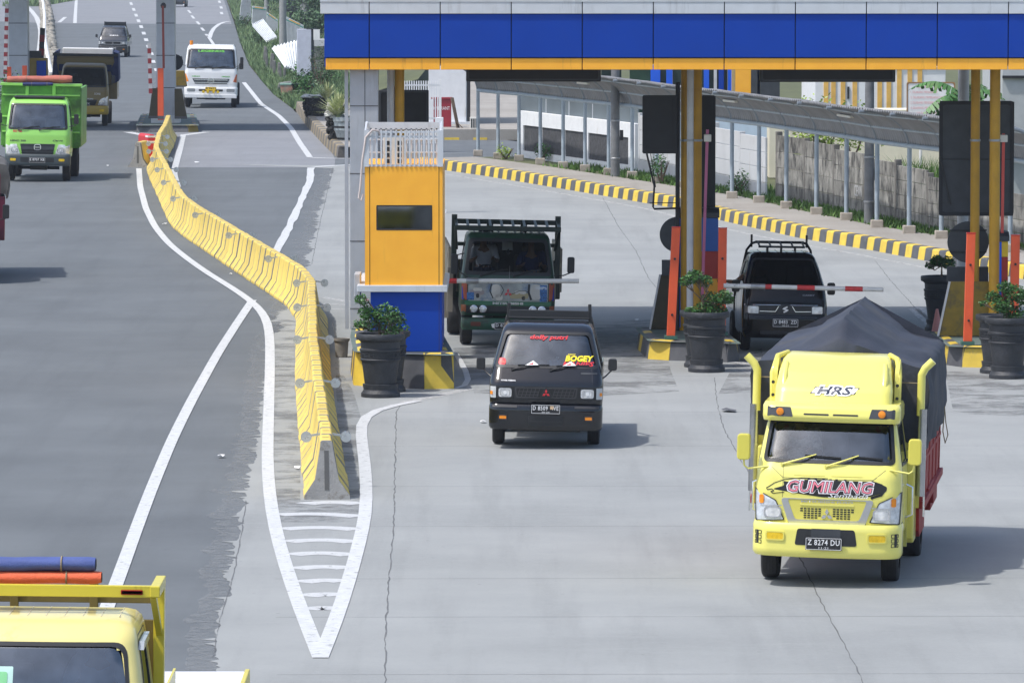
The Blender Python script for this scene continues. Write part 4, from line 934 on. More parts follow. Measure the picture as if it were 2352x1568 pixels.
m = MB()
for x0_, x1_ in ((1021, 1055), (1087, 1119)): q, r_ = xr(x0_, a.y), xr(x1_, a.y); m.box(q, r_, a.y-.012, a.y, .0, .09)
m.build('yellow_dash', YEL, t)
sheet('service_yard', [G(1000,388), G(1119,362), G(1119,318), G(900,318)], .006, ASPH)
Yh = 203; t = thing('hydrant_box', 'dark red hydrant cabinet standing before the white building', 'hydrant cabinet', (xr(1015, Yh), Yh, zr(293, Yh))); w = xr(1036, Yh)-xr(993, Yh); h = zr(228, Yh)-zr(293, Yh); HR = M('hydrant red', (.30, .02, .035), .4)
m = MB(); m.box(-w/2, w/2, 0, .4, 0, h); m.build('cabinet', HR, t, bevel=.01); m = MB(); m.box(-w/2-.04, w/2+.04, -.04, .44, h, h+.06); m.build('lid', HR, t); text('HYDRANT', 'lettering', WTXT, t, 0, h*.68, w*.86, .12, -.01)
m = MB(); p = A(1040, 230, Yh-1); t2 = thing('leaning_board', 'rusty dark plank leaning beside the red hydrant box', 'plank', (xr(1046, Yh-1), Yh-1, zr(296, Yh-1))); m.bar((.1, 0, 0), (-.12, .3, 1.1), .13, .03); m.build('board', BARK, t2); m = MB(); m.bar((.3, 0, 0), (.02, 0, .25), .1, .03); m.build('foot', BARK, t2)
Ya = 201; t = thing('wall_air_conditioner', 'small cream air conditioner on the ground right of the white building', 'air conditioner', (xr(1087, Ya), Ya, zr(297, Ya))); m = MB(); m.box(-.12, .2, 0, .3, 0, .42); m.build('casing', CREAM, t, bevel=.01); m = MB(); [m.box(-.08+k*.08, -.03+k*.08, -.006, 0, .05, .37) for k in range(3)]; m.build('grille', BLACK, t)
# white picket gate between booth and building
Yp = 190; t = thing('picket_fence', 'white metal picket fence behind the booth column', 'fence', (0, Yp, 0)); m = MB()
for k in range(16):
    x = xr(930+k*5.4, Yp); m.box(x-.02, x+.02, 0, .03, zr(330, Yp), zr(186, Yp))
for r_ in (196, 272, 320): m.box(xr(928, Yp), xr(1013, Yp), .03, .05, zr(r_, Yp)-.03, zr(r_, Yp)+.03)
m.build('pickets', WHITE, t); m = MB(); m.box(xr(1008, Yp), xr(1014, Yp), -.02, .08, 0, zr(183, Yp)); m.build('gate_post', WHITE, t)
Yp = 150; t = thing('white_post', 'thick white weathered post just right of the booth cage', 'post', (xr(1010, Yp), Yp, 0)); m = MB(); w = xr(1019, Yp)-xr(1002, Yp); m.box(-w/2, w/2, 0, .15, 0, zr(270, Yp)); m.build('body', WHW, t, bevel=.01); m = MB(); m.box(-w/2, w/2+.08, -.02, .17, 0, .08); m.build('foot', WHW, t)
boxsign('dark_board', 'black board behind the round columns left of the white fence', 870, 985, 207, 300, 112, .1)
# blue column structure and orange panel
def cols(lab, items, Yc, base, top=150):
    t = thing('office_building', lab, 'building', (0, Yc, 0))
    for (x0_, x1_, mt, nm) in items: m = MB(); m.box(xr(x0_, Yc), xr(x1_, Yc), 0, .3, base, zr(top, Yc)); m.build(nm, mt, t, bevel=.01)
    return t
DG = M('dark window glass', (.02, .035, .03), .15, var=.4, scale=.6)
t = cols('blue columned office with dark glass behind the walkway', [(1381,1427,DG,'window'),(1446,1494,M('dark window glass green', (.02, .05, .03), .2, var=.5, scale=1.5),'window'),(1494,1516,BLUEB,'column'),(1514,1530,DG,'window'),(1530,1544,BLUEB,'column'),(1545,1616,DG,'window'),(1616,1628,BLUEB,'column'),(1628,1670,DG,'window'),(1639,1646,PIPEG,'pipe'),(1650,1662,BLUE,'column'),(1671,1680,BLUEB,'column')], 190, .3)
for i_, o in enumerate([o for o in t.children if 'window' in o.name]): o.location.y = .15
t = cols('building corner clad in orange panels behind the walkway roof', [(1688,1724,ORANGE,'orange_cladding'),(1680,1688,M('tan edge', (.4, .3, .15), .7),'corner_trim'),(1724,1790,DARKG,'dark_wall'),(1738,1745,BLUE,'pipe')], 187, .3)
CREAMW = M('cream wall', (.72, .67, .52), .8, var=.05, dirt=(.6, .52, .36), dscale=.6, dth=.6)
YS = M('orange wall stripe', (.70, .42, .10), .7, var=.15)
def stripes(t, w, h):
    m = MB()
    for px in (1896, 1913, 1935, 1962, 2019, 2040, 2064, 2088, 2111): x = xr(px, 172)-t.location.x; m.box(x-.07, x+.07, -.03, 0, h*.40, h)
    m.build('orange_stripe', YS, t); m = MB(); m.box(-w/2, w/2, -.05, -.0, h*.80, h*.805); m.build('ledge', YS, t); m = MB(); x = xr(1947, 172)-t.location.x; m.box(x-.03, x+.03, -.04, 0, zr(250, 172), zr(222, 172)); m.build('vent_slit', BLACK, t)
building('striped_building', 'cream building with orange vertical stripes behind the walkway', 1871, 2170, 100, 172, WHW, .3, 8, extra=stripes)
building('cream_wall', 'low cream wall below the striped building behind old panels', 1766, 2160, 252, 164, CREAMW, .3, 1.5, 'wall')
building('pale_blue_wall', 'pale blue wall section visible between the middle walkway posts', 1640, 1765, 270, 172, M('pale blue plaster', (.55, .66, .76), .8, var=.05), .3, 1, 'wall')
building('grey_warehouse', 'plain pale grey wall at the right edge behind the big board', 2300, 2480, 100, 142, M('warehouse grey', (.42, .44, .44), .7, var=.08), .3, 6, 'building', extra=lambda t, w, h: (MB().box(-w/2, w/2, -.1, 0, h*.80, h*.815).build('dark_ledge', DARKS, t), MB().box(-w/2, w/2, -.3, 0, h*.36, h*.385).build('lower_beam', DARKS, t)))
# white notice board with red writing
Yn = 146; t = thing('notice_board', 'white notice board with faded red rules on the right', 'notice board', (0, Yn, 0)); a, b = xr(2083, Yn), xr(2190, Yn); z0, z1 = zr(268, Yn), zr(191, Yn)
m = MB(); m.box(a, b, 0, .04, z0, z1); m.build('panel', WHITE, t, bevel=.01)
m = MB(); m.cyl((a+.35, .05, .3), (a+.35, .05, z0), .04); m.cyl((b-.3, .05, .3), (b-.3, .05, z0), .04); m.build('legs', WHITE, t); m = MB(); m.ring(Flat(0), rr((a+b)/2, (z0+z1)/2, b-a+.05, z1-z0+.05, .05), rr((a+b)/2, (z0+z1)/2, b-a-.02, z1-z0-.02, .05), .01); m.build('rusty_frame', M('rust rim', (.3, .17, .08), .8), t)
PINKT = M('faded red lettering', (.68, .30, .32), .7, var=0)
for i, s in enumerate(('TANAH MILIK NEGARA', '1. DILARANG MENGGARAP', '2. DILARANG MEMBUANG SAMPAH', '3. DILARANG MENDIRIKAN BANGUNAN', '4. DILARANG MENGGANGGU TANAH', 'JASA MARGA')):
    w_ = (.62, .6, .85, .88, .86, .55)[i]*(b-a)*.95; text(s, 'lettering', PINKT, t, a+.08+w_/2+(.15 if i in (0, 5) else 0), z1-.10-i*.135, w_, .06, -.012)
# banana plant
p = A(2215, 230, 142); t = thing('banana_plant', 'banana plant with torn green leaves behind the right board', 'banana plant', (p.x, p.y, .3)); BAN = M('banana leaf', (.05, .14, .03), .45, var=.35, scale=2, dirt=(.12, .18, .05), dscale=3); zt_ = p.z-.2
m = MB(); m.tube([(0, 0, 0), (.05, 0, zt_*.6), (0, 0, zt_)], [.14, .11, .07], 10); m.build('trunk', M('banana stem', (.2, .24, .1), .7, var=.3), t, smooth=True)
for k, (a_, L_, up) in enumerate(((-2.6, 1.5, .35), (-2.9, 1.3, -.2), (-2.0, 1.3, .6), (.2, 1.3, .6), (-.5, 1.1, .1), (1.0, 1.2, .8), (-1.3, .9, .9), (2.8, 1.5, .9), (-.1, 1.0, -.4), (3.3, 1.2, .1))):
    m = MB(); m.keep = True; n_ = 14; pr = []
    for i in range(n_+1):
        f_ = i/n_; r_ = L_*f_; z = zt_+up*r_-.55*r_*r_; pr.append(Vector((cos(a_)*r_, sin(a_)*r_*.7, z)))
    nn = Vector((-sin(a_), cos(a_), 0))
    for i in range(n_):
        f_ = (i+.5)/n_; w_ = .28*sin(pi*min(1, f_*.9+.12)); q0, q1 = pr[i], pr[i+1]
        for s_ in (-1, 1):
            if random.random() < .12: continue
            ww = w_*random.uniform(.8, 1.1); dr = Vector((0, 0, -ww*random.uniform(.4, 1.0))); e = nn*s_*ww; g2_ = (q1-q0)*.12
            m.add([q0+g2_*random.random(), q1, q1+e+dr-g2_, q0+e+dr+g2_*1.5], [(0, 1, 2, 3)])
    m.build('leaf', BAN, t)
grassy('tall_grass', lambda: (lambda q: (q.x, q.y, .9))(A(random.uniform(2060, 2170), 400, random.uniform(141, 146))), 700, .75, GRASS, .03)
# a second vehicle and bushes glimpsed under the canopy


# ================================================================== verge on the right of the left carriageway
def mound(name, pts, z, mat):
    m = MB(); vs = []; K = 8
    for (x, y, x2, y2) in pts:
        a, b = G(x, y), G(x2, y2)
        for k in range(K+1): f_ = k/K; p = a.lerp(b, f_); vs.append((p.x, p.y, -.02+z*f_+.25*noise.noise(Vector((p.x*.3, p.y*.1, 2)))*f_))
    m.add(vs, [(i*(K+1)+k, (i+1)*(K+1)+k, (i+1)*(K+1)+k+1, i*(K+1)+k+1) for i in range(len(pts)-1) for k in range(K)]); o = m.build(name, mat, smooth=80); return tag(o, kind='structure')
VP = [(505,-55,900,-55),(522,0,900,0),(538,47,960,47),(554,100,980,100),(574,150,980,150),(602,185,980,185),(630,217,980,217),(674,250,960,250)]
mound('embankment', VP, 1.1, SOIL)
vseg = [(G(a_, b_), G(c_, d_)) for a_, b_, c_, d_ in VP]
def on_bank(fmax=.35, zf=1.1):
    i = random.randrange(0, len(vseg)-1); t_ = random.random(); f_ = random.random()**1.3*fmax+.004
    a, b = vseg[i][0].lerp(vseg[i+1][0], t_), vseg[i][1].lerp(vseg[i+1][1], t_); p = a.lerp(b, f_); return (p.x, p.y, -.05+zf*f_)
random.seed(11)
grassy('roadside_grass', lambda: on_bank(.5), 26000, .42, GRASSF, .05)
def tree(lab, p, h, r, n, mat=LEAFD, leaf=.35, name='tree', group=None, sq=1.0):
    t = thing(name, lab, 'tree', p, group=group); m = MB(); m.keep = True; lim = []
    for k in range(14):
        a = random.random()*6.28; e = random.uniform(-.3, 1); d = r*random.uniform(.25, .85); c_ = (cos(a)*d*cos(e), sin(a)*d*cos(e), h*.62+sin(e)*d*sq); lim.append(c_); m.leaves(c_, r*random.uniform(.28, .5), n//14, leaf, (1, 1, .8), .3)
    m.build('crown', mat, t); m = MB(); m.tube([(0, 0, 0), (.1, 0, h*.3), (0, .1, h*.6)], [h*.03+.05, h*.025+.03, h*.015], 8)
    for c_ in lim[:9]: m.tube([(0, 0, h*.35), (c_[0]*.5, c_[1]*.5, (h*.4+c_[2])/2), c_], [h*.012, h*.008, .02], 5)
    m.build('trunk', BARK, t, smooth=True); return t
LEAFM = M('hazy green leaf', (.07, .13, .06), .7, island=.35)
for i, (px, Y, r, l) in enumerate(((705, 440, 3.2, 'green bank bush above the white sheet fence near the canopy corner'), (738, 400, 3.0, 'leafy bush mass directly left of the blue canopy corner'), (672, 470, 3.5, 'distant bush between the two roadside poles'), (640, 520, 3, 'distant bush beyond the tilted white sheets'), (600, 560, 2.5, 'farthest roadside bush at the top of the frame'), (720, 350, 1.6, 'bush mass below the canopy corner behind the pale board'))):
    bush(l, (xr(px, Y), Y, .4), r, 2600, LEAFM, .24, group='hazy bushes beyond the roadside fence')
bush('dark rounded shrub beside the pale sign board', (xr(735, 250), 250, .3), 1.0, 1300, LEAFD, .1, 'small_tree', 1.9)
# broken concrete stumps
CS = M('old grey concrete', (.17, .17, .16), .9, var=.35, dirt=(.3, .3, .28), dscale=4, bump=.5)
for i, (x, r0, r1, w_, ln) in enumerate(((607, 106, 152, 7, .02), (614, 108, 165, 6, -.02), (622, 122, 172, 9, .03), (631, 138, 182, 8, -.01), (639, 143, 188, 7, .02), (646, 150, 193, 7, -.03), (653, 155, 192, 6, .01))):
    p = G(x, r1); Y = p.y; a = zr(r0, Y); t = thing('concrete_stake', 'weathered concrete stake %s in the row beside the road' % ('farthest', 'second farthest', 'tall middle', 'leaning middle', 'darker middle', 'second nearest', 'nearest')[i], 'stake', (p.x, Y, 0), group='old concrete stakes')
    wm = w_/2352*Y*2352/13000; m = MB(); m.add([(-wm/2, 0, -.1), (wm/2, 0, -.1), (wm/2, .25, -.1), (-wm/2, .25, -.1), (-wm/2+ln*a*3, 0, a), (wm/2+ln*a*3, 0, a*.96), (wm/2+ln*a*3, .2, a*.93), (-wm/2+ln*a*3, .2, a)], [(0,3,2,1),(4,5,6,7),(0,1,5,4),(1,2,6,5),(2,3,7,6),(3,0,4,7)])
    m.build('body', CS, t, bevel=.03); m = MB(); m.box(-wm/2, wm/2, -.05, .3, -.1, .08); m.build('foot', CS, t)
# corrugated white sheets, upright and fallen
SHT = M('white corrugated sheet', (.72, .75, .77), .4, .2, var=.1, dirt=(.5, .52, .5), dscale=1, dth=.62)
GST = M('green edge stripe', (.03, .28, .22), .5); OST = M('orange edge stripe', (.75, .4, .05), .5)
def csheet(lab, quad, Y, stripes_=True, dy=(0, 0, 0, 0), n=14):
    P4 = [A(x, y, Y+dy[i]) for i, (x, y) in enumerate(quad)]      # bottom-left, bottom-right, top-right, top-left
    o0 = P4[0].copy(); P4 = [p-o0 for p in P4]; t = thing('corrugated_sheet', lab, 'fence panel', o0, group='white corrugated fence sheets'); m = MB(); vs = []
    nn = (P4[1]-P4[0]).cross(P4[3]-P4[0]).normalized()
    if nn.y > 0: nn = -nn
    for i in range(n*4+1):
        f_ = i/(n*4); w_ = .12*(1 if (i//2) % 2 else 0)
        for k in (0, .25, .5, .75, 1): vs.append(P4[0].lerp(P4[1], f_).lerp(P4[3].lerp(P4[2], f_), k)+nn*w_)
    m.add(vs, [(i*5+k, (i+1)*5+k, (i+1)*5+k+1, i*5+k+1) for i in range(n*4) for k in range(4)]); o = m.build('sheet', SHT, t); s_ = o.modifiers.new('s', 'SOLIDIFY'); s_.thickness = .01
    if stripes_:
        for (k0, k1, mt, x0_, x1_) in ((.86, .90, GST, 0, 1), (.92, .97, OST, .2, .8)):
            m = MB(); e = nn*.13; f4 = [P4[0].lerp(P4[1], x).lerp(P4[3].lerp(P4[2], x), k)+e for x, k in ((x0_, k0), (x1_, k0), (x1_, k1), (x0_, k1))]; m.add(f4+[p-nn*.01 for p in f4], [(0, 1, 2, 3), (7, 6, 5, 4), (0, 4, 5, 1), (1, 5, 6, 2), (2, 6, 7, 3), (3, 7, 4, 0)]); m.build('painted_stripe', mt, t)
    return t
csheet('farthest white fence sheet at the top beside the road', [(549,48),(578,50),(576,-12),(556,-14)], 430)
csheet('white sheet fence section with yellow dashes left of the near pole', [(578,55),(612,62),(612,18),(579,14)], 405); csheet('arched white fence section behind the tilted sheet', [(612,75),(638,85),(638,45),(613,27)], 385)
csheet('tilted bright white sheet fallen into the grass', [(613,98),(638,88),(606,47),(579,60)], 345, False, (0, 0, 3, 3), 8)
csheet('large bright white sheet leaning over near the pale board', [(654,155),(684,170),(684,95),(624,111)], 275, False, (0, 0, 1.5, 1.5), 8); csheet('upright white sheet fence behind the near utility pole', [(656,100),(698,105),(697,58),(657,38)], 330, True)
# pale blank board on the verge
Yq = 258; t = thing('blank_board', 'plain pale grey board standing in the verge left of the canopy', 'board', (0, Yq, 0)); m = MB(); m.box(xr(683, Yq), xr(716, Yq), 0, .1, zr(180, Yq), zr(67, Yq)); m.build('panel', M('pale lilac grey', (.50, .52, .60), .6), t, bevel=.02); m = MB(); m.box(xr(721, Yq), xr(735.5, Yq), 0, .1, zr(92, Yq), zr(68, Yq)); m.build('side_panel', WHITE, t); m = MB(); m.box(xr(714, Yq), xr(722, Yq), .1, .3, .3, zr(67, Yq)); m.box(xr(705, Yq), xr(731, Yq), .0, .2, zr(68, Yq), zr(66, Yq)); m.build('support_post', DARKG, t)
Yq = 264; building('old_wall_pier', 'stained grey masonry pier left of the canopy corner', 713, 745, 92, Yq, CS, .3, 1.5, 'wall', extra=lambda t, w, h: MB().box(-w/2-.05, w/2+.05, -.06, 1.5, h-.3, h+.02).build('coping', PANL, t))
for i, (px, row, w_, l) in enumerate(((651, 128, .32, 'nearest tall concrete pole on the roadside verge'), (702, 70, .34, 'concrete pole rising behind the white sheets'), (694, 60, .16, 'slim steel pole beside the taller concrete pole'), (614, 30, .3, 'distant concrete pole above the fence'))):
    Y = (320, 400, 405, 470)[i]; w_ = w_*1.35; t = thing('utility_pole', l, 'pole', (xr(px, Y), Y, .2), group='roadside utility poles'); m = MB(); m.cyl((0, 0, 0), (0, 0, 9), w_/2, w_/2*.75, 16); m.build('shaft', M('grey concrete pole', (.27, .28, .28), .8, var=.1), t, smooth=True); m = MB(); m.box(-.35, .35, -.06, .06, 8.2, 8.3); m.build('crossarm', STEEL, t)
Yq = 420; t = thing('dark_billboard', 'dark slatted board between the poles at the top', 'board', (0, Yq, 0)); m = MB(); m.box(xr(653, Yq), xr(692, Yq), 0, .2, zr(28, Yq), zr(-15, Yq)); m.build('panel', DARKG, t); m = MB(); [m.box(xr(653, Yq), xr(692, Yq), -.03, 0, zr(24-k*7, Yq)-.03, zr(24-k*7, Yq)+.03) for k in range(4)]; m.build('slat', BLACK, t); m = MB(); m.box(xr(666, Yq), xr(674, Yq), .2, .4, 0, zr(28, Yq)); m.build('post', DARKS, t)
# kerb line by the verge and planters
kk = [G(679, 254), G(700, 285), G(722, 310), G(745, 335), G(775, 363)]
k_ = kerb('verge_kerb', kk, .38, .3, 1.1, [M('dirty kerb dark', (.13, .12, .11), .85, var=.3, dirt=(.25, .2, .1)), M('dirty kerb tan', (.27, .22, .14), .85, var=.3, dirt=(.12, .11, .1))]); tag(k_, kind='structure')
a = [G(690, 256), G(860, 256), G(860, 363), G(782, 363)]; m = MB(); m.add([(p.x, p.y, .36) for p in a], [(0, 1, 2, 3)]); tag(m.build('verge_pavement', PAVE), kind='structure')
PLN = M('black charred stone', (.02, .02, .02), .8, var=.4, bump=.8, bscale=14); SCAL = M('bleached scalloped stone', (.42, .43, .40), .8, var=.2, dirt=(.2, .2, .18))
for i, (px, rb, wd, ht) in enumerate(((722, 268, 56, 50), (776, 322, 56, 60))):
    p = G(px, rb, .35); s = 13000/p.y/1.0; w_ = wd/s; h_ = ht/s; t = thing('stone_planter', ('dark rocky planter with bleached rim farther up the verge', 'dark rocky planter with bleached rim near the booth column')[i], 'planter', (p.x, p.y+.3, .35), group='dark stone planters')
    m = MB()
    for k in range(70):
        a_ = random.random()*6.28; zz_ = random.random()*h_*.85; r_ = w_/2*(.72+.25*zz_/h_); c_ = (cos(a_)*r_, sin(a_)*r_*.8, zz_); q_ = random.uniform(.05, .10); m.lathe([(0, -q_), (q_*.8, -q_*.5), (q_, 0), (q_*.7, q_*.6), (0, q_)], c_, 7, cap=False)
    m.lathe([(w_*.33, 0), (w_*.42, h_*.85)], n=14); m.build('rocky_body', PLN, t, smooth=50)
    m = MB()
    for k in range(16): a_ = k*6.28/16; r_ = w_*.5*random.uniform(.85, 1.1); m.lathe([(0, -.03), (.12, -.02), (.14, .0), (.11, .035), (0, .05)], (cos(a_)*r_*.9, sin(a_)*r_*.7, h_*random.uniform(.86, .98)), 9, cap=False)
    m.build('scalloped_rim', SCAL, t, smooth=50)
p = G(800, 322, .35); t = thing('grey_planter', 'banded grey tub planter holding the spiky plant by the column', 'planter', (xr(799, 191), 191, .35)); m = MB(); m.lathe([(.34, 0), (.42, .30), (.46, .36), (.46, .62), (.50, .66), (.50, .80), (.44, .80), (.42, .70)], n=28); m.build('tub', M('banded grey glaze', (.30, .34, .35), .4, var=.2, dirt=(.1, .1, .1), dscale=3), t, smooth=30); m = MB(); m.lathe([(.355, .04), (.40, .26)], n=28, cap=False); m.lathe([(.465, .43), (.465, .50)], n=28, cap=False); m.build('dark_band', PLN, t)
AG = M('variegated leaf', (.42, .45, .22), .5, var=.3, scale=12, dirt=(.16, .25, .06), dscale=14, dth=.5)
def spiky(lab, p, r, n, nm='agave'):
    t = thing(nm, lab, 'plant', p); m = MB(); m.keep = True
    for k in range(n):
        a = random.random()*6.28; e = random.uniform(.25, 1.45); L_ = r*random.uniform(.75, 1.1); d = Vector((cos(a)*cos(e), sin(a)*cos(e), sin(e))); s_ = Vector((-sin(a), cos(a), 0))*.035; p0 = Vector((0, 0, 0)); p1 = d*L_*.5+Vector((0, 0, .03)); p2 = d*L_+Vector((0, 0, -.12*cos(e)*r)); m.add([p0-s_*.7, p0+s_*.7, p1+s_*1.2, p1-s_*1.2, p2], [(0, 1, 2, 3), (3, 2, 4)])
    m.build('leaves', AG, t); m = MB(); m.lathe([(.06, -.05), (.09, .05), (.02, .18)], n=10); m.build('heart', AG, t); return t
spiky('spiky cream striped agave in the grey tub by the column', (xr(777, 191), 191, 1.15), 1.0, 110); spiky('small dark spiky plant behind the larger agave', (xr(752, 214), 214, 1.0), .75, 50)
for i, (px, rb, l) in enumerate(((668, 228, 'faded orange and green concrete box in the verge'), (694, 228, 'second faded orange box beside the rocky planter'))):
    p = G(px, rb); t = thing('concrete_box', l, 'planter box', (p.x, p.y, 0), group='faded painted planter boxes'); m = MB(); m.prism([(-.38, 0), (.38, 0), (.46, .62), (-.46, .62)], 0, .9); m.build('box', M('faded orange green', (.38, .2, .14), .8, var=.3, dirt=(.18, .3, .24), dscale=1.6, dth=.48), t, bevel=.02); m = MB(); m.box(-.48, .48, -.02, .92, .6, .68); m.build('rim', M('faded green', (.2, .32, .26), .8), t, bevel=.01)
p = G(660, 219); t = thing('concrete_lump', 'broken grey concrete block beside the roadside weeds', 'concrete block', p); m = MB(); m.prism([(-.5, 0), (.5, 0), (.55, .5), (.1, .62), (-.4, .55)], 0, .7); m.build('block', CS, t, bevel=.05); m = MB(); m.lathe([(0, -.02), (.06, 0), (0, .02)], (-.38, -.02, .3), 8, axis='y'); m.build('hole', BLACK, t)
for i, (px, rb, l) in enumerate(((695, 222, 'weedy bush behind the faded planter boxes'), (745, 205, 'bush beside the stained pier under the canopy corner'), (690, 185, 'bush at the foot of the pale blank board'), (560, 60, 'roadside weed clump beside the farthest fence sheet'), (590, 100, 'weed clump below the tilted sheet'), (700, 210, 'low bush between board and planter'))):
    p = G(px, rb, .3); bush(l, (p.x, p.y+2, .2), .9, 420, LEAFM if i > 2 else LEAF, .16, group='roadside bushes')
# ---- median barrier at the upper left (rough stacked stone)
ms = [G(x, y) for x, y in ((128,205),(122,180),(116,150),(111,120),(109,90),(109,60),(105,30),(99,0),(95,-30))]
MSM = M('rough median stone', (.28, .26, .22), .9, var=.4, scale=1.5, dirt=(.5, .5, .48), dscale=3, dth=.55, bump=.6, bscale=8)
t = thing('stone_median', 'rough stone median wall running up the left carriageway', 'median wall'); m = MB(); random.seed(4); pts = resample(ms, .55)
for p in pts:
    for k in range(4):
        q_ = random.uniform(.13, .26); c_ = (p.x+random.uniform(-.34, .34), p.y+random.uniform(-.3, .3), random.uniform(.05, .55)); m.lathe([(0, -q_), (q_*.8, -q_*.6), (q_, 0), (q_*.75, q_*.6), (0, q_*.85)], c_, 7, cap=False)
m.build('rubble', MSM, t, smooth=60); m = MB(); m.tube([p+Vector((0, 0, .2)) for p in ms], .3, 8); m.build('core', MSM, t)
m = MB()
for p in resample(ms, 1.3): m.lathe([(0, -.1), (.11, 0), (0, .1)], (p.x-.2, p.y, .78), 8, cap=False)
m.build('white_stone', WHITE, t)['kind'] = 'stuff'
vs_ = [G(78, -30), G(78, 14), G(160, 14), G(175, -30)]; a_, b_ = vs_[0], vs_[2]
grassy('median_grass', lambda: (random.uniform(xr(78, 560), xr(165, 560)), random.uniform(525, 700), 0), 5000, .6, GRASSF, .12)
bush('green bush at the left edge behind the green dump truck', (xr(2, 200), 200, .5), 1.2, 700, LEAF, .16, h=1.4)
# ================================================================== vehicles (local: x right, y back from the front bumper, z up)
def paint(name, col, rough=.28, coat=.5, dirt=None, var=.03, dth=.6): return M(name, col, rough, 0, var, 2.5, coat=coat, dirt=dirt, dscale=2.2, dth=dth)
GL = glass('windscreen glass', (.30, .36, .38), .17); GLD = glass('tinted windscreen glass', (.10, .12, .13), .10); GLB = glass('black tinted glass', (.05, .055, .06), .045); GLH = glass('hazy windscreen glass', (.62, .70, .74), .19)
def veh(name, label, cat, px, D, yaw, tilt=.018, group=None): return thing(name, label, cat, (A(px, 1000, D).x, D, 0), radians(-yaw), group, tilt)
RIM = M('dark rim', (.12, .12, .12), .5, .5, var=.3)
def wheel(t, x, y, r=.36, w=.2, rim=RIM):
    s = 1 if x > 0 else -1; m = MB(); m.lathe([(r*.58, -w/2), (r*.9, -w/2), (r*.985, -w*.40), (r, -w*.28), (r, w*.28), (r*.985, w*.40), (r*.9, w/2), (r*.58, w/2)], (x, y, r), 32, 'x', cap=False)
    for k in (-.17, 0, .17): m.lathe([(r+.001, k*w-.004), (r+.004, k*w-.003), (r+.004, k*w+.003), (r+.001, k*w+.004)], (x, y, r), 32, 'x', cap=False)
    o = m.build('wheel', RUBBER, t, smooth=40); m = MB(); m.lathe([(r*.6, w*.42*s), (r*.5, w*.2*s), (r*.25, w*.3*s), (r*.1, w*.45*s)], (x, y, r), 20, 'x'); m.build('rim', rim, o, smooth=40); return o
def plate(t, xc, zc, y, w, h, s, s2, mt=PLATE, tx=WTXT):
    m = MB(); m.box(xc-w/2, xc+w/2, y, y+.012, zc-h/2, zc+h/2); o = m.build('number_plate', mt, t, bevel=.003); m = MB(); f = Flat(y); m.ring(f, rr(xc, zc, w-.01, h-.01, .012), rr(xc, zc, w-.02, h-.02, .01), .0015, .001); m.build('border', tx, o)
    n = len(s); text(s, 'plate_number', tx, o, xc, zc+h*.12, w*.88, h*.46, y-.003, bold=.012, spacing=1.1)
    if s2: text(s2, 'plate_date', tx, o, xc, zc-h*.32, w*.26, h*.17, y-.003)
    return o
def mirror(t, c_, w, h, arms, mt=BLACK, d=.07, am=None):
    m = MB(); m.prism(rpoly([(c_[0]-w/2, c_[2]-h/2), (c_[0]+w/2, c_[2]-h/2), (c_[0]+w/2, c_[2]+h/2), (c_[0]-w/2, c_[2]+h/2)], min(w, h)*.3, 4, 9), c_[1]-d/2, c_[1]+d/2); o = m.build('mirror', mt, t, bevel=.012)
    m = MB(); 
    for a in arms: m.tube(a, .012, 6)
    m.build('mirror_arm', am or mt, o, smooth=True); m = MB(); m.box(c_[0]-w*.4, c_[0]+w*.4, c_[1]+d/2, c_[1]+d/2+.004, c_[2]-h*.42, c_[2]+h*.42); m.build('mirror_glass', CHROME, o)
def wiper(t, cab, x0, z0, x1, z1, bx0, bz0, bx1, bz1, am=BLACK):
    m = MB(); p = lambda x, z, o: Vector(cab.P(x, z, o)); m.tube([p(x0, z0, .02), p((x0+x1)/2, (z0+z1)/2, .045), p(x1, z1, .03)], [.014, .011, .008], 6); m.lathe([(0, 0), (.02, 0), (.02, .03), (0, .03)], tuple(p(x0, z0, .03)), 10, 'y'); o = m.build('wiper', am, t); m = MB(); m.bar(p(bx0, bz0, .02), p(bx1, bz1, .02), .012, .02); m.build('wiper_blade', BLACK, o)
def stroke(mb, cab, pts, w, off=.006):
    fine = []; vs = []
    for a, b in zip(pts, pts[1:]):
        for i in range(4): fine.append((a[0]+(b[0]-a[0])*i/4, a[1]+(b[1]-a[1])*i/4))
    fine.append(pts[-1]); n_ = len(fine)
    for i, p in enumerate(fine):
        a, b = fine[max(i-1, 0)], fine[min(i+1, n_-1)]; dx, dz = b[0]-a[0], b[1]-a[1]; l = math.hypot(dx, dz) or 1; ww = w[i*len(w)//n_] if isinstance(w, list) else w
        vs += [cab.P(p[0]+dz/l*ww/2, p[1]-dx/l*ww/2, off), cab.P(p[0]-dz/l*ww/2, p[1]+dx/l*ww/2, off)]
    mb.add(vs, [(2*i, 2*i+1, 2*i+3, 2*i+2) for i in range(n_-1)])
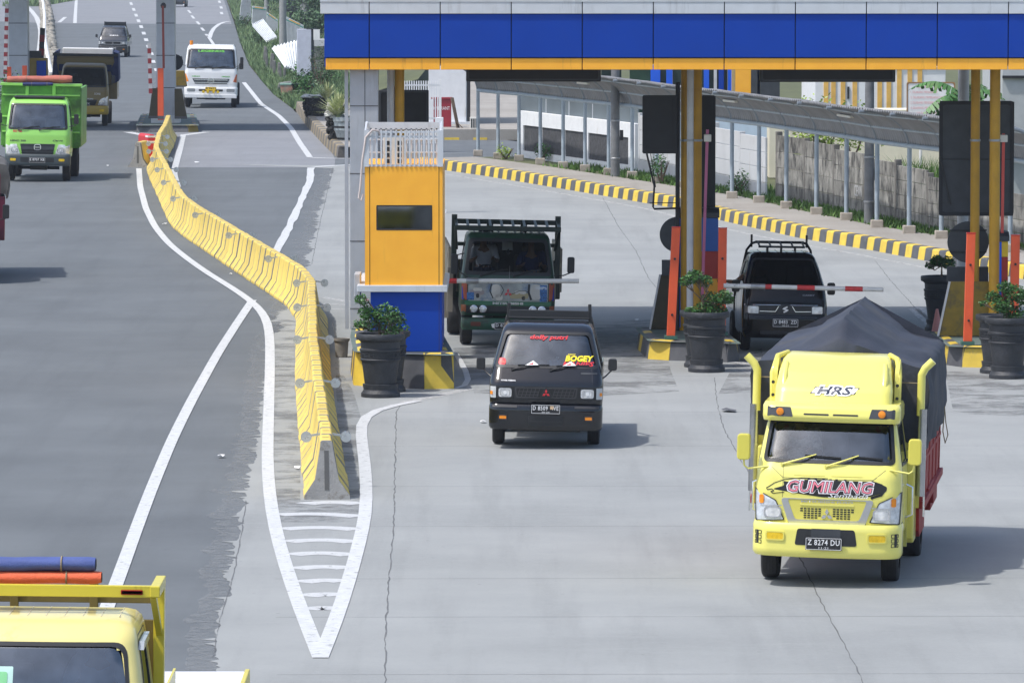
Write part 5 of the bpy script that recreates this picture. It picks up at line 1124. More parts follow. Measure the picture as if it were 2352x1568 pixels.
def make_cab(t, cab, pm, wind, sidew=None, gl=GL, seal=.03, backwin=None, lining=DARK, seats=True, door=None, roofr=0):
    sh = [scaled(sidew, d=-.01)] if sidew else []
    cab.shell([scaled(wind, d=-.015)], sh).build('cab', pm, t, smooth=50)
    m = MB(); m.patch(cab, scaled(wind, d=.0), -.004, .004, rings=(1, .85, .65, .4, .2)); g = m.build('windscreen', gl, t, smooth=80)
    m = MB(); m.ring(cab, scaled(wind, d=seal*.8), scaled(wind, d=-seal), .007, .02); m.build('windscreen_seal', BLACK, g, smooth=40)
    if sidew:
        for s_ in (-1, 1):
            m = MB(); m.patch(cab, sidew, -.004, .004, s_); g = m.build('side_window', gl, t); m = MB(); m.ring(cab, scaled(sidew, d=.018), scaled(sidew, d=-.022), .006, .02, s_); m.build('window_seal', BLACK, g)
    if door:
        for s_ in (-1, 1): m = MB(); m.ring(cab, scaled(door, d=.006), scaled(door, d=-.004), .0015, .003, s_); d_ = m.build('door_seam', BLACK, t); m = MB(); zd = min(p[1] for p in door)*.45+max(p[1] for p in door)*.55; yd = max(p[0] for p in door)-.12; p = cab.P(yd, zd, 0, s_); m.box(p[0]-.012, p[0]+.012*1.6, yd-.07, yd+.07, zd-.015, zd+.015); m.build('door_handle', BLACK, t, bevel=.004)
    zs = [p[1] for p in wind]; zb_, zt_ = min(zs), max(zs); L_ = cab.at((zb_+zt_)/2); hw = L_[3]-.07; yb = L_[2]
    m = MB(); m.box(-hw, hw, yb-.12, yb-.06, zb_-.3, cab.lv[-1][0]-.06); m.box(-hw, hw, cab.fy(0, zb_)+.12, yb-.08, zb_-.42, zb_-.38); m.box(-hw+.03, hw-.03, cab.fy(0, zb_)+.08, cab.fy(0, zb_)+.4, zb_-.3, zb_-.03); m.build('interior', lining, t, bevel=.02)
    if seats:
        m = MB(); 
        for x in (-.38, .38): m.box(x-.24, x+.24, yb-.32, yb-.16, zb_-.3, zb_+.28); m.box(x-.1, x+.1, yb-.3, yb-.2, zb_+.3, zb_+.45)
        m.build('seat', SEAT, t, bevel=.04); m = MB(); pts = []
        for k in range(17): a = k*2*pi/16; pts.append((-.38+.19*cos(a), cab.fy(0, zb_)+.50-.07*sin(a), zb_-.02+.15*sin(a)))
        m.tube(pts, .014, 6, cap=False); m.build('steering_wheel', BLACK, t, smooth=True)
def bumper(t, z0, z1, hw, yf, yb, r, bow, mt, name='bumper', lip=.04):
    c_ = Cab([(z0, yf+.03, yb, hw-.02, r, bow), (z0+lip, yf, yb, hw, r, bow), (z1-lip, yf, yb, hw, r, bow), (z1, yf+.03, yb, hw-.01, r, bow)]); o = c_.shell(step=.05).build(name, mt, t, smooth=45); return c_, o
def lamp(t, cab, loop, mt=LENS, name='headlight', off=.01, bowl=None, trim=None):
    m = MB(); m.patch(cab, loop, off, .03); o = m.build(name, mt, t, smooth=60)
    if trim: m = MB(); m.ring(cab, scaled(loop, d=.012), scaled(loop, d=-.004), off+.003, .02); m.build('lamp_rim', trim, o)
    if bowl:
        x, z, w, h = bowl; m = MB(); m.ring(cab, rr(x, z, w, h, min(w, h)*.3), rr(x, z, w*.8, h*.78, min(w, h)*.28), off+.004, .003); m.build('reflector_bowl', CHROME, o); m = MB(); m.patch(cab, rr(x, z, .05, .05, .02), off+.006, .003); m.build('bulb', WHITE, o)
    return o
def chassis(t, y0, y1, z=.55, w=.7, mt=None):
    m = MB()
    for s_ in (-1, 1): m.box(s_*w/2-.04, s_*w/2+.04, y0, y1, z-.1, z+.1)
    for y in (y0+.6, (y0+y1)/2, y1-.5): m.box(-w/2, w/2, y-.04, y+.04, z-.06, z+.06)
    m.cyl((-.6, y0+.75, .38), (.6, y0+.75, .38), .05); m.box(-.25, .25, y0+.3, y0+.9, .33, .6); m.lathe([(.05, -.18), (.17, -.06), (.17, .06), (.05, .18)], (0, y1-1.6, .40), 14, 'y'); m.build('chassis', mt or BLACK, t)

# ---------------------------------------------------------------- people in the cabs
def person(name, label, loc, rz, shirt, pants, hair, over=None, skin=(.22, .11, .06), sleeve=True):
    J = dict(pelvis=(0,.02,0,.13), belly=(0,.03,.16,.12), chest=(0,.03,.34,.135), neck=(0,.02,.50,.05), jaw=(0,-.02,.58,.062), head=(0,-.01,.66,.088), crown=(0,.0,.73,.07), nose=(0,-.105,.635,.014),
             shl=(-.17,.03,.43,.058), ell=(-.25,-.16,.20,.042), wrl=(-.17,-.40,.26,.028), hal=(-.16,-.46,.28,.03), shr=(.17,.03,.43,.058), elr=(.25,-.16,.20,.042), wrr=(.17,-.40,.26,.028), har=(.16,-.46,.28,.03),
             hil=(-.1,-.02,-.02,.09), knl=(-.13,-.40,.05,.065), anl=(-.13,-.50,-.32,.042), tol=(-.13,-.62,-.37,.038), hir=(.1,-.02,-.02,.09), knr=(.13,-.40,.05,.065), anr=(.13,-.50,-.32,.042), tor=(.13,-.62,-.37,.038))
    if over: J.update(over)
    E = [('pelvis','belly'),('belly','chest'),('chest','neck'),('neck','jaw'),('jaw','head'),('head','crown'),('head','nose'),('chest','shl'),('shl','ell'),('ell','wrl'),('wrl','hal'),('chest','shr'),('shr','elr'),('elr','wrr'),('wrr','har'),
         ('pelvis','hil'),('hil','knl'),('knl','anl'),('anl','tol'),('pelvis','hir'),('hir','knr'),('knr','anr'),('anr','tor')]
    for h in ('hal', 'har'):
        b = Vector(J[h][:3]); w = Vector(J['wr'+h[-1]][:3]); d = (b-w).normalized(); s_ = d.orthogonal().normalized()
        for k in range(4):
            q = b+d*.035+s_*(.026-.0175*k); q2 = q+d*.03*(1-.12*abs(k-1.3)); q3 = q2+(d*.3+Vector((0, 0, -1))*.8).normalized()*.025
            for nm, v in ((h+'f%da' % k, q), (h+'f%db' % k, q2), (h+'f%dc' % k, q3)): J[nm] = (v.x, v.y, v.z, .0085)
            E += [(h, h+'f%da' % k), (h+'f%da' % k, h+'f%db' % k), (h+'f%db' % k, h+'f%dc' % k)]
        q = b+s_*.045; q2 = q+d*.03+s_*.012; J[h+'ta'] = (q.x, q.y, q.z, .011); J[h+'tb'] = (q2.x, q2.y, q2.z, .009); E += [(h, h+'ta'), (h+'ta', h+'tb')]
    def skinned(nm, keys, mt, grow, root, parent):
        ks = [k for k in J if keys is None or k in keys]; bm = bmesh.new(); ly = bm.verts.layers.skin.verify(); V = {}
        for k in ks: v = bm.verts.new(J[k][:3]); r_ = J[k][3]+(grow if grow else 0); v[ly].radius = (r_, r_*(.78 if k in ('chest', 'belly', 'pelvis') else 1)); v[ly].use_root = (k == root); V[k] = v
        for a, b in E:
            if a in V and b in V: bm.edges.new((V[a], V[b]))
        me = bpy.data.meshes.new(nm); bm.to_mesh(me); bm.free(); me.materials.append(mt); o = bpy.data.objects.new(nm, me); COL.objects.link(o); o.parent = parent
        o.modifiers.new('skin', 'SKIN').use_smooth_shade = True; s_ = o.modifiers.new('sub', 'SUBSURF'); s_.levels = 1; s_.render_levels = 1; return o
    root = thing(name, label, 'person', loc, rz)
    skinned('body', None, M('skin tone', skin, .55, var=.05), 0, 'pelvis', root)
    skinned('shirt', {'pelvis','belly','chest','shl','shr','ell','elr'} if sleeve else {'pelvis','belly','chest','shl','shr'}, shirt, .016, 'pelvis', root); skinned('trousers', {'pelvis','hil','hir','knl','knr','anl','anr'}, pants, .014, 'pelvis', root)
    m = MB(); m.lathe([(.0, .1), (.06, .088), (.092, .045), (.098, 0), (.094, -.03)], (0, .018, .70), 16, cap=False); m.build('hair', hair, root, smooth=True)
    m = MB()
    for s_ in (-1, 1): m.lathe([(0, -.01), (.011, 0), (0, .01)], (s_*.032, -.09, .668), 8, cap=False)
    m.build('eyes', BLACK, root); m = MB(); m.box(-.025, .025, -.092, -.075, .592, .6); m.build('mouth', M('lips', (.25, .08, .07), .6), root)
    return root
HAIR = M('black hair', (.01, .009, .008), .7); JEAN = M('dark trousers', (.03, .035, .06), .9)
def inveh(t, x, y, z): return t.matrix_basis @ Vector((x, y, z)) if False else (Matrix.Translation(t.location) @ t.rotation_euler.to_matrix().to_4x4() @ Vector((x, y, z)))

# ---------------------------------------------------------------- 1. yellow truck with the tarpaulin
YP = paint('lemon yellow paint', (.80, .74, .17), .3, .6, dirt=(.45, .38, .1), dth=.68); YPD = paint('lemon yellow trim', (.70, .63, .12), .35, .3, dirt=(.3, .24, .08), dth=.62)
REDP = paint('red bed paint', (.33, .014, .012), .6, .0, dirt=(.2, .03, .03)); SILV = M('silver trim', (.55, .56, .57), .28, .7, var=.08)
t = veh('cargo_truck', 'lemon yellow cargo truck with peaked dark tarpaulin and chrome side stacks', 'truck', 1895, 64.9, 7.2, .022)
cab = Cab([(.60, .12, 1.6, .84, .16, .05), (.78, .09, 1.6, .85, .17, .06), (1.10, .08, 1.6, .85, .18, .06), (1.30, .12, 1.6, .84, .18, .05), (1.42, .19, 1.6, .83, .18, .05), (1.66, .33, 1.6, .79, .15, .05), (1.90, .47, 1.6, .75, .14, .05), (1.98, .55, 1.58, .73, .14, .05), (2.04, .66, 1.55, .68, .14, .05), (2.07, .82, 1.5, .6, .12, .05)])
wind = rpoly([(-.75, 1.45), (.75, 1.45), (.695, 1.90), (-.695, 1.90)], .06, 4)
sidew = rpoly([(.46, 1.42), (1.3, 1.38), (1.34, 1.86), (.66, 1.86)], .05, 4); door = rpoly([(.34, .75), (1.42, .75), (1.44, 1.93), (.62, 1.93)], .06, 3)
make_cab(t, cab, YP, wind, sidew, GLH, door=door, lining=M('grey cab lining', (.16, .18, .19), .8), seal=.022)
bc, bo = bumper(t, .36, .75, .865, -.02, .5, .2, .10, YP)
m = MB(); m.patch(bc, rr(0, .60, .72, .19, .03, .66), .004, .02); m.build('bumper_intake', BLACK, bo); m = MB(); m.patch(bc, rpoly([(-.17, .60), (.17, .60), (.17, .70), (-.17, .70)], .01), .008, .002); m.build('intake_mesh', DARKG, bo)
plate(t, -.02, .53, -.06, .42, .145, 'Z 8274 DU', '11·21')
for s_ in (-1, 1):
    lamp(t, bc, rr(s_*.59, .60, .20, .085, .025), YLENS, 'fog_light', .012, trim=YPD)
    m = MB(); [m.ring(bc, rr(s_*.79, .52+k*.055, .08, .045, .01), rr(s_*.79, .52+k*.055, .066, .03, .006), .004) for k in range(3)]; m.patch(bc, rr(s_*.80, .58, .03, .15, .012), .002, .01); m.build('bumper_vent', BLACK, bo)
# headlights with upper indicator part
for s_ in (-1, 1):
    f_ = lambda pts: rpoly([(s_*x, z) for x, z in (pts if s_ > 0 else pts)], .015, 3)
    lamp(t, cab, f_([(.50, .78), (.83, .76), (.845, 1.12), (.60, 1.00)]), M('clear lamp', (.62, .66, .70), .12, .2, var=.25, scale=16), 'headlight', .012, trim=BLACK)
    h = t.children[-1]; m = MB(); m.patch(cab, rr(s_*.63, .865, .2, .13, .05), .018, .006); m.build('inner_lens', LENS, h, smooth=60); m = MB(); m.ring(cab, rr(s_*.63, .865, .205, .135, .05), rr(s_*.63, .865, .17, .105, .045), .021, .004); m.build('reflector_bowl', CHROME, h)
    m = MB(); m.patch(cab, rr(s_*.765, 1.01, .055, .10, .02), .019, .006); m.build('amber_indicator', AMBER, h); m = MB(); stroke(m, cab, [(s_*.52, .945), (s_*.84, .93)], .012, .017); m.build('divider', SILV, h)
# grille
m = MB(); m.patch(cab, rpoly([(-.47, 1.03), (-.38, .78), (.38, .78), (.47, 1.03)], .03), .010, .02); g = m.build('grille', YPD, t, smooth=60)
m = MB(); m.ring(cab, rpoly([(-.54, 1.035), (-.44, .735), (.44, .735), (.54, 1.035)], .04), rpoly([(-.46, 1.025), (-.37, .79), (.37, .79), (.46, 1.025)], .03), .016, .02); m.build('silver_surround', SILV, g)
m = MB()
for r in range(5):
    for k in range(-7, 8):
        x = k*.042; z = .815+r*.026; wd = .30-.0*r
        if abs(x) > .31-.02*(4-r)*.5 or abs(x) < .05+(.02*(2-r) if r < 2 else 0): continue
        m.patch(cab, rr(x, z, .032, .015, .004), .013, .004)
m.build('grille_opening', BLACK, g); m = MB(); m.patch(cab, rr(0, .968, .62, .022, .008), .018, .01); m.build('grille_bar', YP, g)
text('MITSUBISHI FUSO', 'lettering', SILV, t, 0, 1.003, .60, .026, lambda x, z: cab.fy(x, z)-.019, bold=.02)
def diamonds(t, cab, xc, zc, s, mt, off=.02, name='emblem', par=None):
    m = MB(); 
    for a in (90, 210, 330):
        a = radians(a); d = (cos(a), sin(a)); n_ = (-d[1], d[0]); m.patch(cab, [(xc+x*s, zc+z*s) for x, z in ((0, 0), (d[0]*.5+n_[0]*.29, d[1]*.5+n_[1]*.29), (d[0], d[1]), (d[0]*.5-n_[0]*.29, d[1]*.5-n_[1]*.29))][::-1], off, .008, rings=(1, .5))
    return m.build(name, mt, t)
diamonds(t, cab, 0, .85, .075, CHROME, .024)
m = MB(); m.patch(cab, rr(0, .758, .9, .02, .006), .004, .02); m.build('gap_line', BLACK, t)
# cab front sticker
DK = M('decal black', (.012, .012, .012), .4, var=0); DW = M('decal white', (.78, .72, .74), .4, var=0); DP = M('decal pink', (.80, .22, .28), .4, var=0); DR = M('decal red', (.6, .03, .04), .4, var=0); DY = M('decal yellow', (.85, .68, .03), .4, var=0)
fy = lambda o: (lambda x, z: cab.fy(x, z)-o)
m = MB(); m.patch(cab, rpoly([(-.64, 1.13), (-.50, 1.175), (-.52, 1.23), (-.44, 1.21), (-.34, 1.25), (.55, 1.25), (.69, 1.19), (.67, 1.13), (.48, 1.075), (-.05, 1.055), (-.42, 1.10)], .03, 3), .003, .003, rings=(1, .9, .6, .3)); stroke(m, cab, [(.5, 1.245), (.62, 1.21), (.66, 1.16), (.62, 1.10), (.5, 1.06)], .03, .004); stroke(m, cab, [(-.62, 1.20), (-.5, 1.245), (-.3, 1.27), (0, 1.27)], .008, .004); stroke(m, cab, [(-.62, 1.20), (-.66, 1.17), (-.71, 1.14), (-.70, 1.12), (-.65, 1.13), (-.62, 1.11), (-.66, 1.10), (-.63, 1.08), (-.5, 1.10)], .009, .004)
for x in (-.22, -.14, -.05, .03, .10, .2): m.patch(cab, rr(x, 1.252, .03, .028, .004), .003, .002)
st = m.build('sticker', DK, t)
text('GUMILANG', 'sticker_lettering', DW, st, .03, 1.172, 1.02, .160, fy(.006), shear=.18, bold=.07); text('GUMILANG', 'sticker_lettering', DK, st, .03, 1.172, .99, .135, fy(.008), shear=.18, bold=.028); text('GUMILANG', 'sticker_lettering', DP, st, .03, 1.172, .975, .120, fy(.010), shear=.18, bold=-.005)
text('Sembada', 'sticker_lettering', M('decal pure white', (.85, .85, .85), .4, var=0), st, .24, 1.080, .46, .055, fy(.010), shear=.35, bold=.0)
m = MB(); 
for s_ in (-1, 1): m.patch(cab, rr(s_*.215, 1.30, .36, .008, .003), .003, .002)
m.build('vent_slot', YPD, t)
m = MB(); stroke(m, cab, [(-.66, 1.38), (-.52, 1.265), (0, 1.255), (.52, 1.265), (.66, 1.38)], .005, .002); stroke(m, cab, [(-.52, 1.42), (-.52, 1.265), (-.52, 1.04)], .004, .002); stroke(m, cab, [(.52, 1.265), (.52, 1.04)], .004, .002); m.build('panel_seam', DARKG, t)
wiper(t, cab, -.54, 1.415, -.15, 1.535, -.28, 1.52, .14, 1.50, YP); wiper(t, cab, -.03, 1.405, .34, 1.535, .26, 1.52, .62, 1.50, YP)
for s_, x_ in ((-1, -.99), (1, .99)):
    mirror(t, (x_, .22, 1.60), .15, .30, [[(x_, .22, 1.47), (x_+(.01 if s_ < 0 else -.02), .22, 1.38), (x_-s_*.06, .2, 1.35), (s_*.70, .21, 1.38)]], paint('chipped yellow paint', (.68, .61, .09), .35, .4, dirt=(.03, .03, .03), dth=.58), .12, YP)
# visor and roof deflector
vis = Cab([(1.90, .33, 1.2, .79, .12, .05), (1.95, .30, 1.2, .80, .12, .05), (2.07, .34, 1.2, .80, .12, .05), (2.11, .42, 1.2, .78, .12, .05)])
o = vis.shell(step=.03).build('sun_visor', YP, t, smooth=50)
for s_ in (-1, 1):
    m = MB(); m.patch(vis, rpoly([(s_*.44, 1.955), (s_*.74, 1.955), (s_*.74, 2.065), (s_*.47, 2.065)], .01), .004, .006); p_ = m.build('lamp_recess', DARKG, o); m = MB(); c_ = vis.P(s_*.59, 2.01, 0); m.lathe([(.043, 0), (.043, -.025), (.03, -.03)], c_, 20, 'y'); m.build('roof_lamp', AMBER, o, smooth=40)
    m = MB(); m.patch(vis, rr(s_*.17, 1.99, .29, .018, .008), .004, .006); m.build('visor_slot', BLACK, o)
dfl = Cab([(2.08, .50, 1.75, .68, .10, .03), (2.25, .60, 1.75, .68, .12, .03), (2.45, .82, 1.75, .655, .14, .03), (2.56, 1.02, 1.72, .63, .14, .03), (2.60, 1.18, 1.7, .60, .14, .03), (2.615, 1.3, 1.65, .56, .1, .03)])
o = dfl.shell(step=.03).build('roof_deflector', YP, t, smooth=50)
for s_ in (-1, 1):
    m = MB(); m.tube([(s_*.58, .68, 2.22), (s_*.585, .78, 2.38), (s_*.575, .98, 2.53)], [.035, .045, .03], 12); m.build('deflector_rib', YP, o, smooth=True)
    m = MB(); m.prism(rpoly([(.95, 2.02), (1.55, 2.02), (1.6, 2.45), (1.25, 2.60), (1.0, 2.45)], .06, 3), s_*.71-.02, s_*.71+.03, 'x'); m.tube([(s_*.74, 1.0, 2.1), (s_*.745, 1.02, 2.4), (s_*.70, 1.25, 2.58), (s_*.6, 1.5, 2.61)], [.025, .03, .035, .03], 10); m.build('side_fin', YPD, o, smooth=45)
    m = MB(); [m.lathe([(.0, -.03), (.02, -.03), (.02, -.022), (0, -.022)], (s_*.725, .96, z), 8, 'y') for z in (2.15, 2.30)]; m.build('fin_bolt', BLACK, o)
dy = lambda o_: (lambda x, z: dfl.fy(x, z)-o_)
m = MB(); m.patch(dfl, rpoly([(-.27, 2.21), (-.21, 2.285), (.31, 2.285), (.25, 2.21)], .01), .004, .003); s2 = m.build('roof_sticker', DK, t); m = MB(); m.patch(dfl, rpoly([(-.255, 2.215), (-.20, 2.28), (.295, 2.28), (.24, 2.215)], .01), .006, .002); m.build('sticker_field', DW, s2)
text('HRS', 'sticker_lettering', M('decal pure white', (.85, .85, .85)), s2, .02, 2.25, .46, .12, dy(.010), shear=.3, bold=.08); text('HRS', 'sticker_lettering', M('decal navy', (.02, .03, .06), .4, var=0), s2, .02, 2.25, .42, .088, dy(.013), shear=.3, bold=.02)
# side stacks
for s_ in (-1, 1):
    x = s_*.99; y = 1.62
    m = MB(); m.cyl((x, y, .95), (x, y, 1.98), .055, n=20); o = m.build('side_stack', M('stack steel', (.45, .46, .48), .22, .9, var=.15), t, smooth=True)
    m = MB(); m.tube([(x-s_*.02, y, 1.9), (x-s_*.02, y, 2.30), (x-s_*.02, y-.0, 2.38), (x+s_*.02, y, 2.46), (x+s_*.11*(1 if s_ > 0 else 1), y, 2.55)], .048, 14); m.build('stack_pipe', YP, o, smooth=True)
    m = MB(); m.tube([(s_*.86, .95, 1.15), (s_*.93, .95, 1.12), (s_*.93, .95, .80), (s_*.86, .95, .77)], .016, 8); m.build('grab_handle', CHROME, t, smooth=True)
    m = MB(); m.box(s_*.82, s_*.93, 1.45, 1.75, .45, 1.5); m.build('side_box', YPD, t, bevel=.02); m = MB(); m.bar((s_*1.03, 1.7, .7), (s_*1.03, 1.7, 1.7), .02); m.build('ladder_rail', CHROME, t)
for s_ in (-1, 1):
    wheel(t, s_*.70, 1.0, .365, .20); wheel(t, s_*.78, 3.65, .365, .26)
    m = MB(); pts = [(.42*cos(a)+1.0, .42*sin(a)+.37) for a in [pi*k/10 for k in range(11)]]; pts2 = [(.50*cos(a)+1.0, .62*sin(a)+.37) for a in [pi*k/10 for k in range(10, -1, -1)]]; m.prism(pts+pts2, s_*.66, s_*.855, 'x'); m.build('wheel_arch', YP, t, smooth=40)
chassis(t, .5, 6.0)
# red bed
m = MB()
for s_ in (-1, 1):
    m.box(s_*.95, s_*.99, 1.8, 6.05, .85, 1.75)
    for k in range(6): m.box(s_*.985, s_*1.003, 1.85+k*.8, 1.95+k*.8, .80, 1.75)
    m.box(s_*.94, s_*1.04, 1.8, 6.05, .78, .87); m.box(s_*.95, s_*1.005, 1.8, 6.05, 1.28, 1.33)
m.box(-.97, .97, 1.8, 6.05, .80, .86); m.build('bed', REDP, t, bevel=.008)
m = MB(); m.box(-.95, .95, 1.74, 1.79, .8, 1.8); m.box(-.97, -.88, 1.70, 1.79, .8, 1.6); m.box(.88, .97, 1.70, 1.79, .8, 1.6); m.build('bed_front_frame', YPD, t)
m = MB(); m.prism([(1.95, .50), (2.1, .42), (3.1, .42), (3.25, .80), (1.9, .80)], .80, .97, 'x'); m.prism([(3.1, .75), (3.2, .83), (4.15, .83), (4.25, .6), (4.35, .6), (4.3, .9), (3.05, .9)], .78, 1.02, 'x'); m.box(.85, .98, 4.35, 5.9, .5, .8); m.build('side_skirt', REDP, t, bevel=.01); m = MB(); m.box(.80, .93, 1.55, 1.95, .40, .92); m.build('battery_box', YPD, t, bevel=.02)
# tarpaulin
TARP = M('dark blue grey tarpaulin', (.030, .036, .054), .75, var=.3, scale=1.1, dirt=(.06, .06, .065), dscale=1.2, dth=.52, bump=.7, bscale=5)
def tarp(t, y0, y1, hw, zl, ze, zp, mt, front=.45, name='tarpaulin', droop=.08):
    m = MB(); NU = 44; NV = 40; vs = []
    for j in range(-6, NV+1):
        for i in range(NU+1):
            u = i/NU*2-1; au = abs(u)
            if au < .62: k = au/.62; x = hw*1.0*k; z = zp-(zp-ze)*(k**.9)-droop*sin(pi*k)*(.6 if k < .5 else 1)
            else: k = (au-.62)/.38; x = hw*(1+.035*sin(pi*k)); z = ze-(ze-zl)*k
            x = math.copysign(x, u)
            if j >= 0: v = j/NV; y = y0+(y1-y0)*v; hip = max(0, 1-(y-y0)/front) if z > ze-.01 else 0; z -= (z-(ze+.10))*hip**1.3*.55 if z > ze+.10 else 0
            else: v = 0; q = -j/6; y = y0-.02*sin(q*3); zf = z-(z-(ze+.10))*.55 if z > ze+.10 else z; z = zf-(zf-zl-.1)*q if au < .9 else z; x *= (1-.03*q)
            n_ = noise.noise(Vector((x*1.6, y*.9, z*1.2)))*.05+noise.noise(Vector((x*5, y*2.2+z*2, z*4)))*.030+.022*abs(sin(y*4.1+x*1.5))*(1 if z < ze else .4)
            w_ = 1 if au > .62 else 0; vs.append((x+math.copysign(n_*w_*1.2, u), y+n_*(.6 if j < 0 else 0), z+n_*(1-w_)+(.03*noise.noise(Vector((y*1.3, 7, 1))) if au > .98 else 0)))
    nr = NV+7; m.add(vs, [(j*(NU+1)+i, j*(NU+1)+i+1, (j+1)*(NU+1)+i+1, (j+1)*(NU+1)+i) for j in range(nr-1) for i in range(NU)]); m.add([(x_, y1, z_) for x_, z_ in ((-hw, zl), (-hw, ze), (0, zp), (hw, ze), (hw, zl))], [(0, 1, 2, 3, 4)])
    o = m.build(name, mt, t, smooth=70); return o
tp = tarp(t, 1.72, 6.12, 1.0, 1.46, 2.46, 2.97, TARP, .55)
m = MB(); m.tube([(-.97, 1.62, 2.30), (0, 1.66, 2.29), (.97, 1.62, 2.28)], .007, 5); m.tube([(1.05, 5.8, 1.66), (1.07, 5.85, 1.45), (1.10, 5.85, 1.30), (1.07, 5.8, 1.2), (1.04, 5.75, 1.35), (1.05, 5.8, 1.6)], .007, 6); m.build('rope', M('rope', (.25, .2, .12), .9), tp)
STRIPE = M('striped shirt', (.5, .42, .4), .9, var=.5, scale=20)
q = inveh(t, -.40, 1.0, 1.30); person('person', 'driver in a red and white striped shirt behind the yellow truck windscreen', (q.x, q.y, q.z-.02), t.rotation_euler.z, STRIPE, JEAN, HAIR)

# ---------------------------------------------------------------- 2. black pickups (boxy van front)
def pickup(label, px, D, yaw, body, gl, near=True, grp=None, silver=False):
    t = veh('pickup_truck', label, 'pickup', px, D, yaw, .020, grp)
    cab = Cab([(.62, .10, 1.75, .815, .13, .05), (.66, .06, 1.75, .825, .14, .05), (.92, .05, 1.75, .83, .14, .05), (.98, .07, 1.75, .825, .14, .05), (1.16, .20, 1.75, .80, .13, .05), (1.42, .42, 1.74, .735, .12, .05), (1.68, .64, 1.72, .665, .11, .05), (1.735, .70, 1.70, .64, .11, .05), (1.775, .80, 1.66, .60, .12, .05), (1.79, .95, 1.6, .52, .1, .04)])
    wind = rpoly([(-.745, 1.195), (.745, 1.195), (.615, 1.665), (-.615, 1.665)], .05, 4); sw = rpoly([(.42, 1.13), (1.35, 1.13), (1.35, 1.60), (.82, 1.60)], .05, 3); door = rpoly([(.34, .6), (1.45, .6), (1.45, 1.68), (.84, 1.68)], .05, 3)
    make_cab(t, cab, body, wind, sw, gl, seal=.022, door=door)
    bc, bo = bumper(t, .29, .655, .83, -.02, .45, .12, .06, body if not silver else BLACK)
    m = MB(); m.patch(cab, rr(0, .825, 1.58, .19, .02), .003, .01, rings=(1, .9, .7, .4)); g = m.build('front_panel', SILV if silver else BLACK, t, smooth=60)
    m = MB(); m.patch(cab, rr(0, .83, .86, .145, .02, .90), .010, .01); gr = m.build('grille', M('grille black', (.012, .012, .013), .5), t)
    if near:
        m = MB()
        for k in range(-7, 8):
            if abs(k) < 2: continue
            x = k*.057; stroke(m, cab, [(x-.02*(1 if k > 0 else -1)*0+(-.02), .765), (x+.02, .89)], .010, .016)
        for z in (.80, .845): stroke(m, cab, [(-.41, z), (-.11, z)], .010, .016); stroke(m, cab, [(.11, z), (.41, z)], .010, .016)
        m.build('grille_bar', M('grille bar', (.05, .05, .055), .45), gr); m = MB(); m.ring(cab, rr(0, .83, .88, .155, .02, .92), rr(0, .83, .84, .125, .02, .88), .014, .01); m.build('grille_frame', M('grille bar', (.05, .05, .055)), gr)
        m = MB(); m.patch(cab, rpoly([(-.10, .765), (.10, .765), (.02, .905), (-.02, .905)], .012), .02, .012); m.build('emblem_base', BLACK, gr)
    diamonds(t, cab, 0, .822, .062, DR if near else CHROME, .026)
    for s_ in (-1, 1):
        lamp(t, cab, rr(s_*.60, .825, .20, .14, .035), LENS, 'headlight', .014, bowl=(s_*.60, .825, .15, .11), trim=BLACK)
        lamp(t, cab, rr(s_*.775, .825, .085, .165, .01), M('clear corner lamp', (.5, .52, .53), .2, var=.1), 'corner_lamp', .010)
        if near: m = MB(); m.patch(cab, rr(s_*.80, .815, .035, .05, .008), .020, .01); m.build('side_marker', AMBER, t)
        lamp(t, bc, rr(s_*.625, .47, .11, .055, .012), AMBER, 'indicator', .010, trim=BLACK)
        m = MB(); m.patch(bc, rr(s_*.60, .625, .36, .04, .01), .004, .008); m.build('bumper_slot', DARKS, bo)
        wheel(t, s_*.70, .98, .315, .18); wheel(t, s_*.69, 3.1, .315, .18)
        m = MB(); m.box(s_*.60, s_*.80, .5, 1.6, .30, .62); m.build('underside', BLACK, t)
        mx = s_*.95; mirror(t, (mx+(.01 if s_ > 0 else -.02), .5, 1.21+(.02 if s_ > 0 else 0)), .13, .175, [[(mx, .5, 1.15), (s_*.86, .46, 1.06), (s_*.80, .40, 1.02)]])
    m = MB(); m.box(-.24, .24, -.035, -.015, .40, .42); m.box(-.5, .5, .35, .9, .24, .36); m.box(-.25, .25, -.025, 0, .36, .50); m.build('bumper_recess', BLACK, bo)
    # bed and rack
    m = MB()
    for s_ in (-1, 1): m.box(s_*.78, s_*.82, 1.9, 4.1, .68, 1.06)
    m.box(-.80, .80, 1.88, 1.92, .68, 1.1); m.box(-.8, .8, 1.9, 4.1, .66, .70); m.box(-.8, .8, 4.08, 4.12, .68, 1.06); m.box(-.35, .35, .9, 4.0, .42, .55); m.build('bed', body, t, bevel=.01)
    m = MB(); zt = 1.92
    for s_ in (-1, 1): m.bar((s_*.64, 1.82, 1.0), (s_*.60, 1.80, zt+.10), .05); m.bar((s_*.80, 2.6, 1.05), (s_*.62, 1.84, zt-.1), .04)
    m.box(-.60, .60, 1.77, 1.82, zt-.115, zt); m.box(-.60, .60, 1.74, 1.84, zt-.13, zt-.10); m.build('headboard_rack', BLACK, t, bevel=.008); return t, cab, bc
BLKP = paint('black car paint', (.006, .007, .010), .16, .45, dirt=(.014, .014, .016))
t, cab, bc = pickup('black pickup with red windscreen lettering coming out of the toll lane', 1251.5, 82.2, 1.2, BLKP, glass('clear smoky windscreen', (.28, .32, .34), .20))
plate(t, .0, .60, -.055, .425, .135, 'D 8509  WE', '05·24'); m = MB(); m.box(.065, .115, -.061, -.057, .60, .65); m.build('plate_sticker', M('tan sticker', (.6, .42, .25), .6), t)
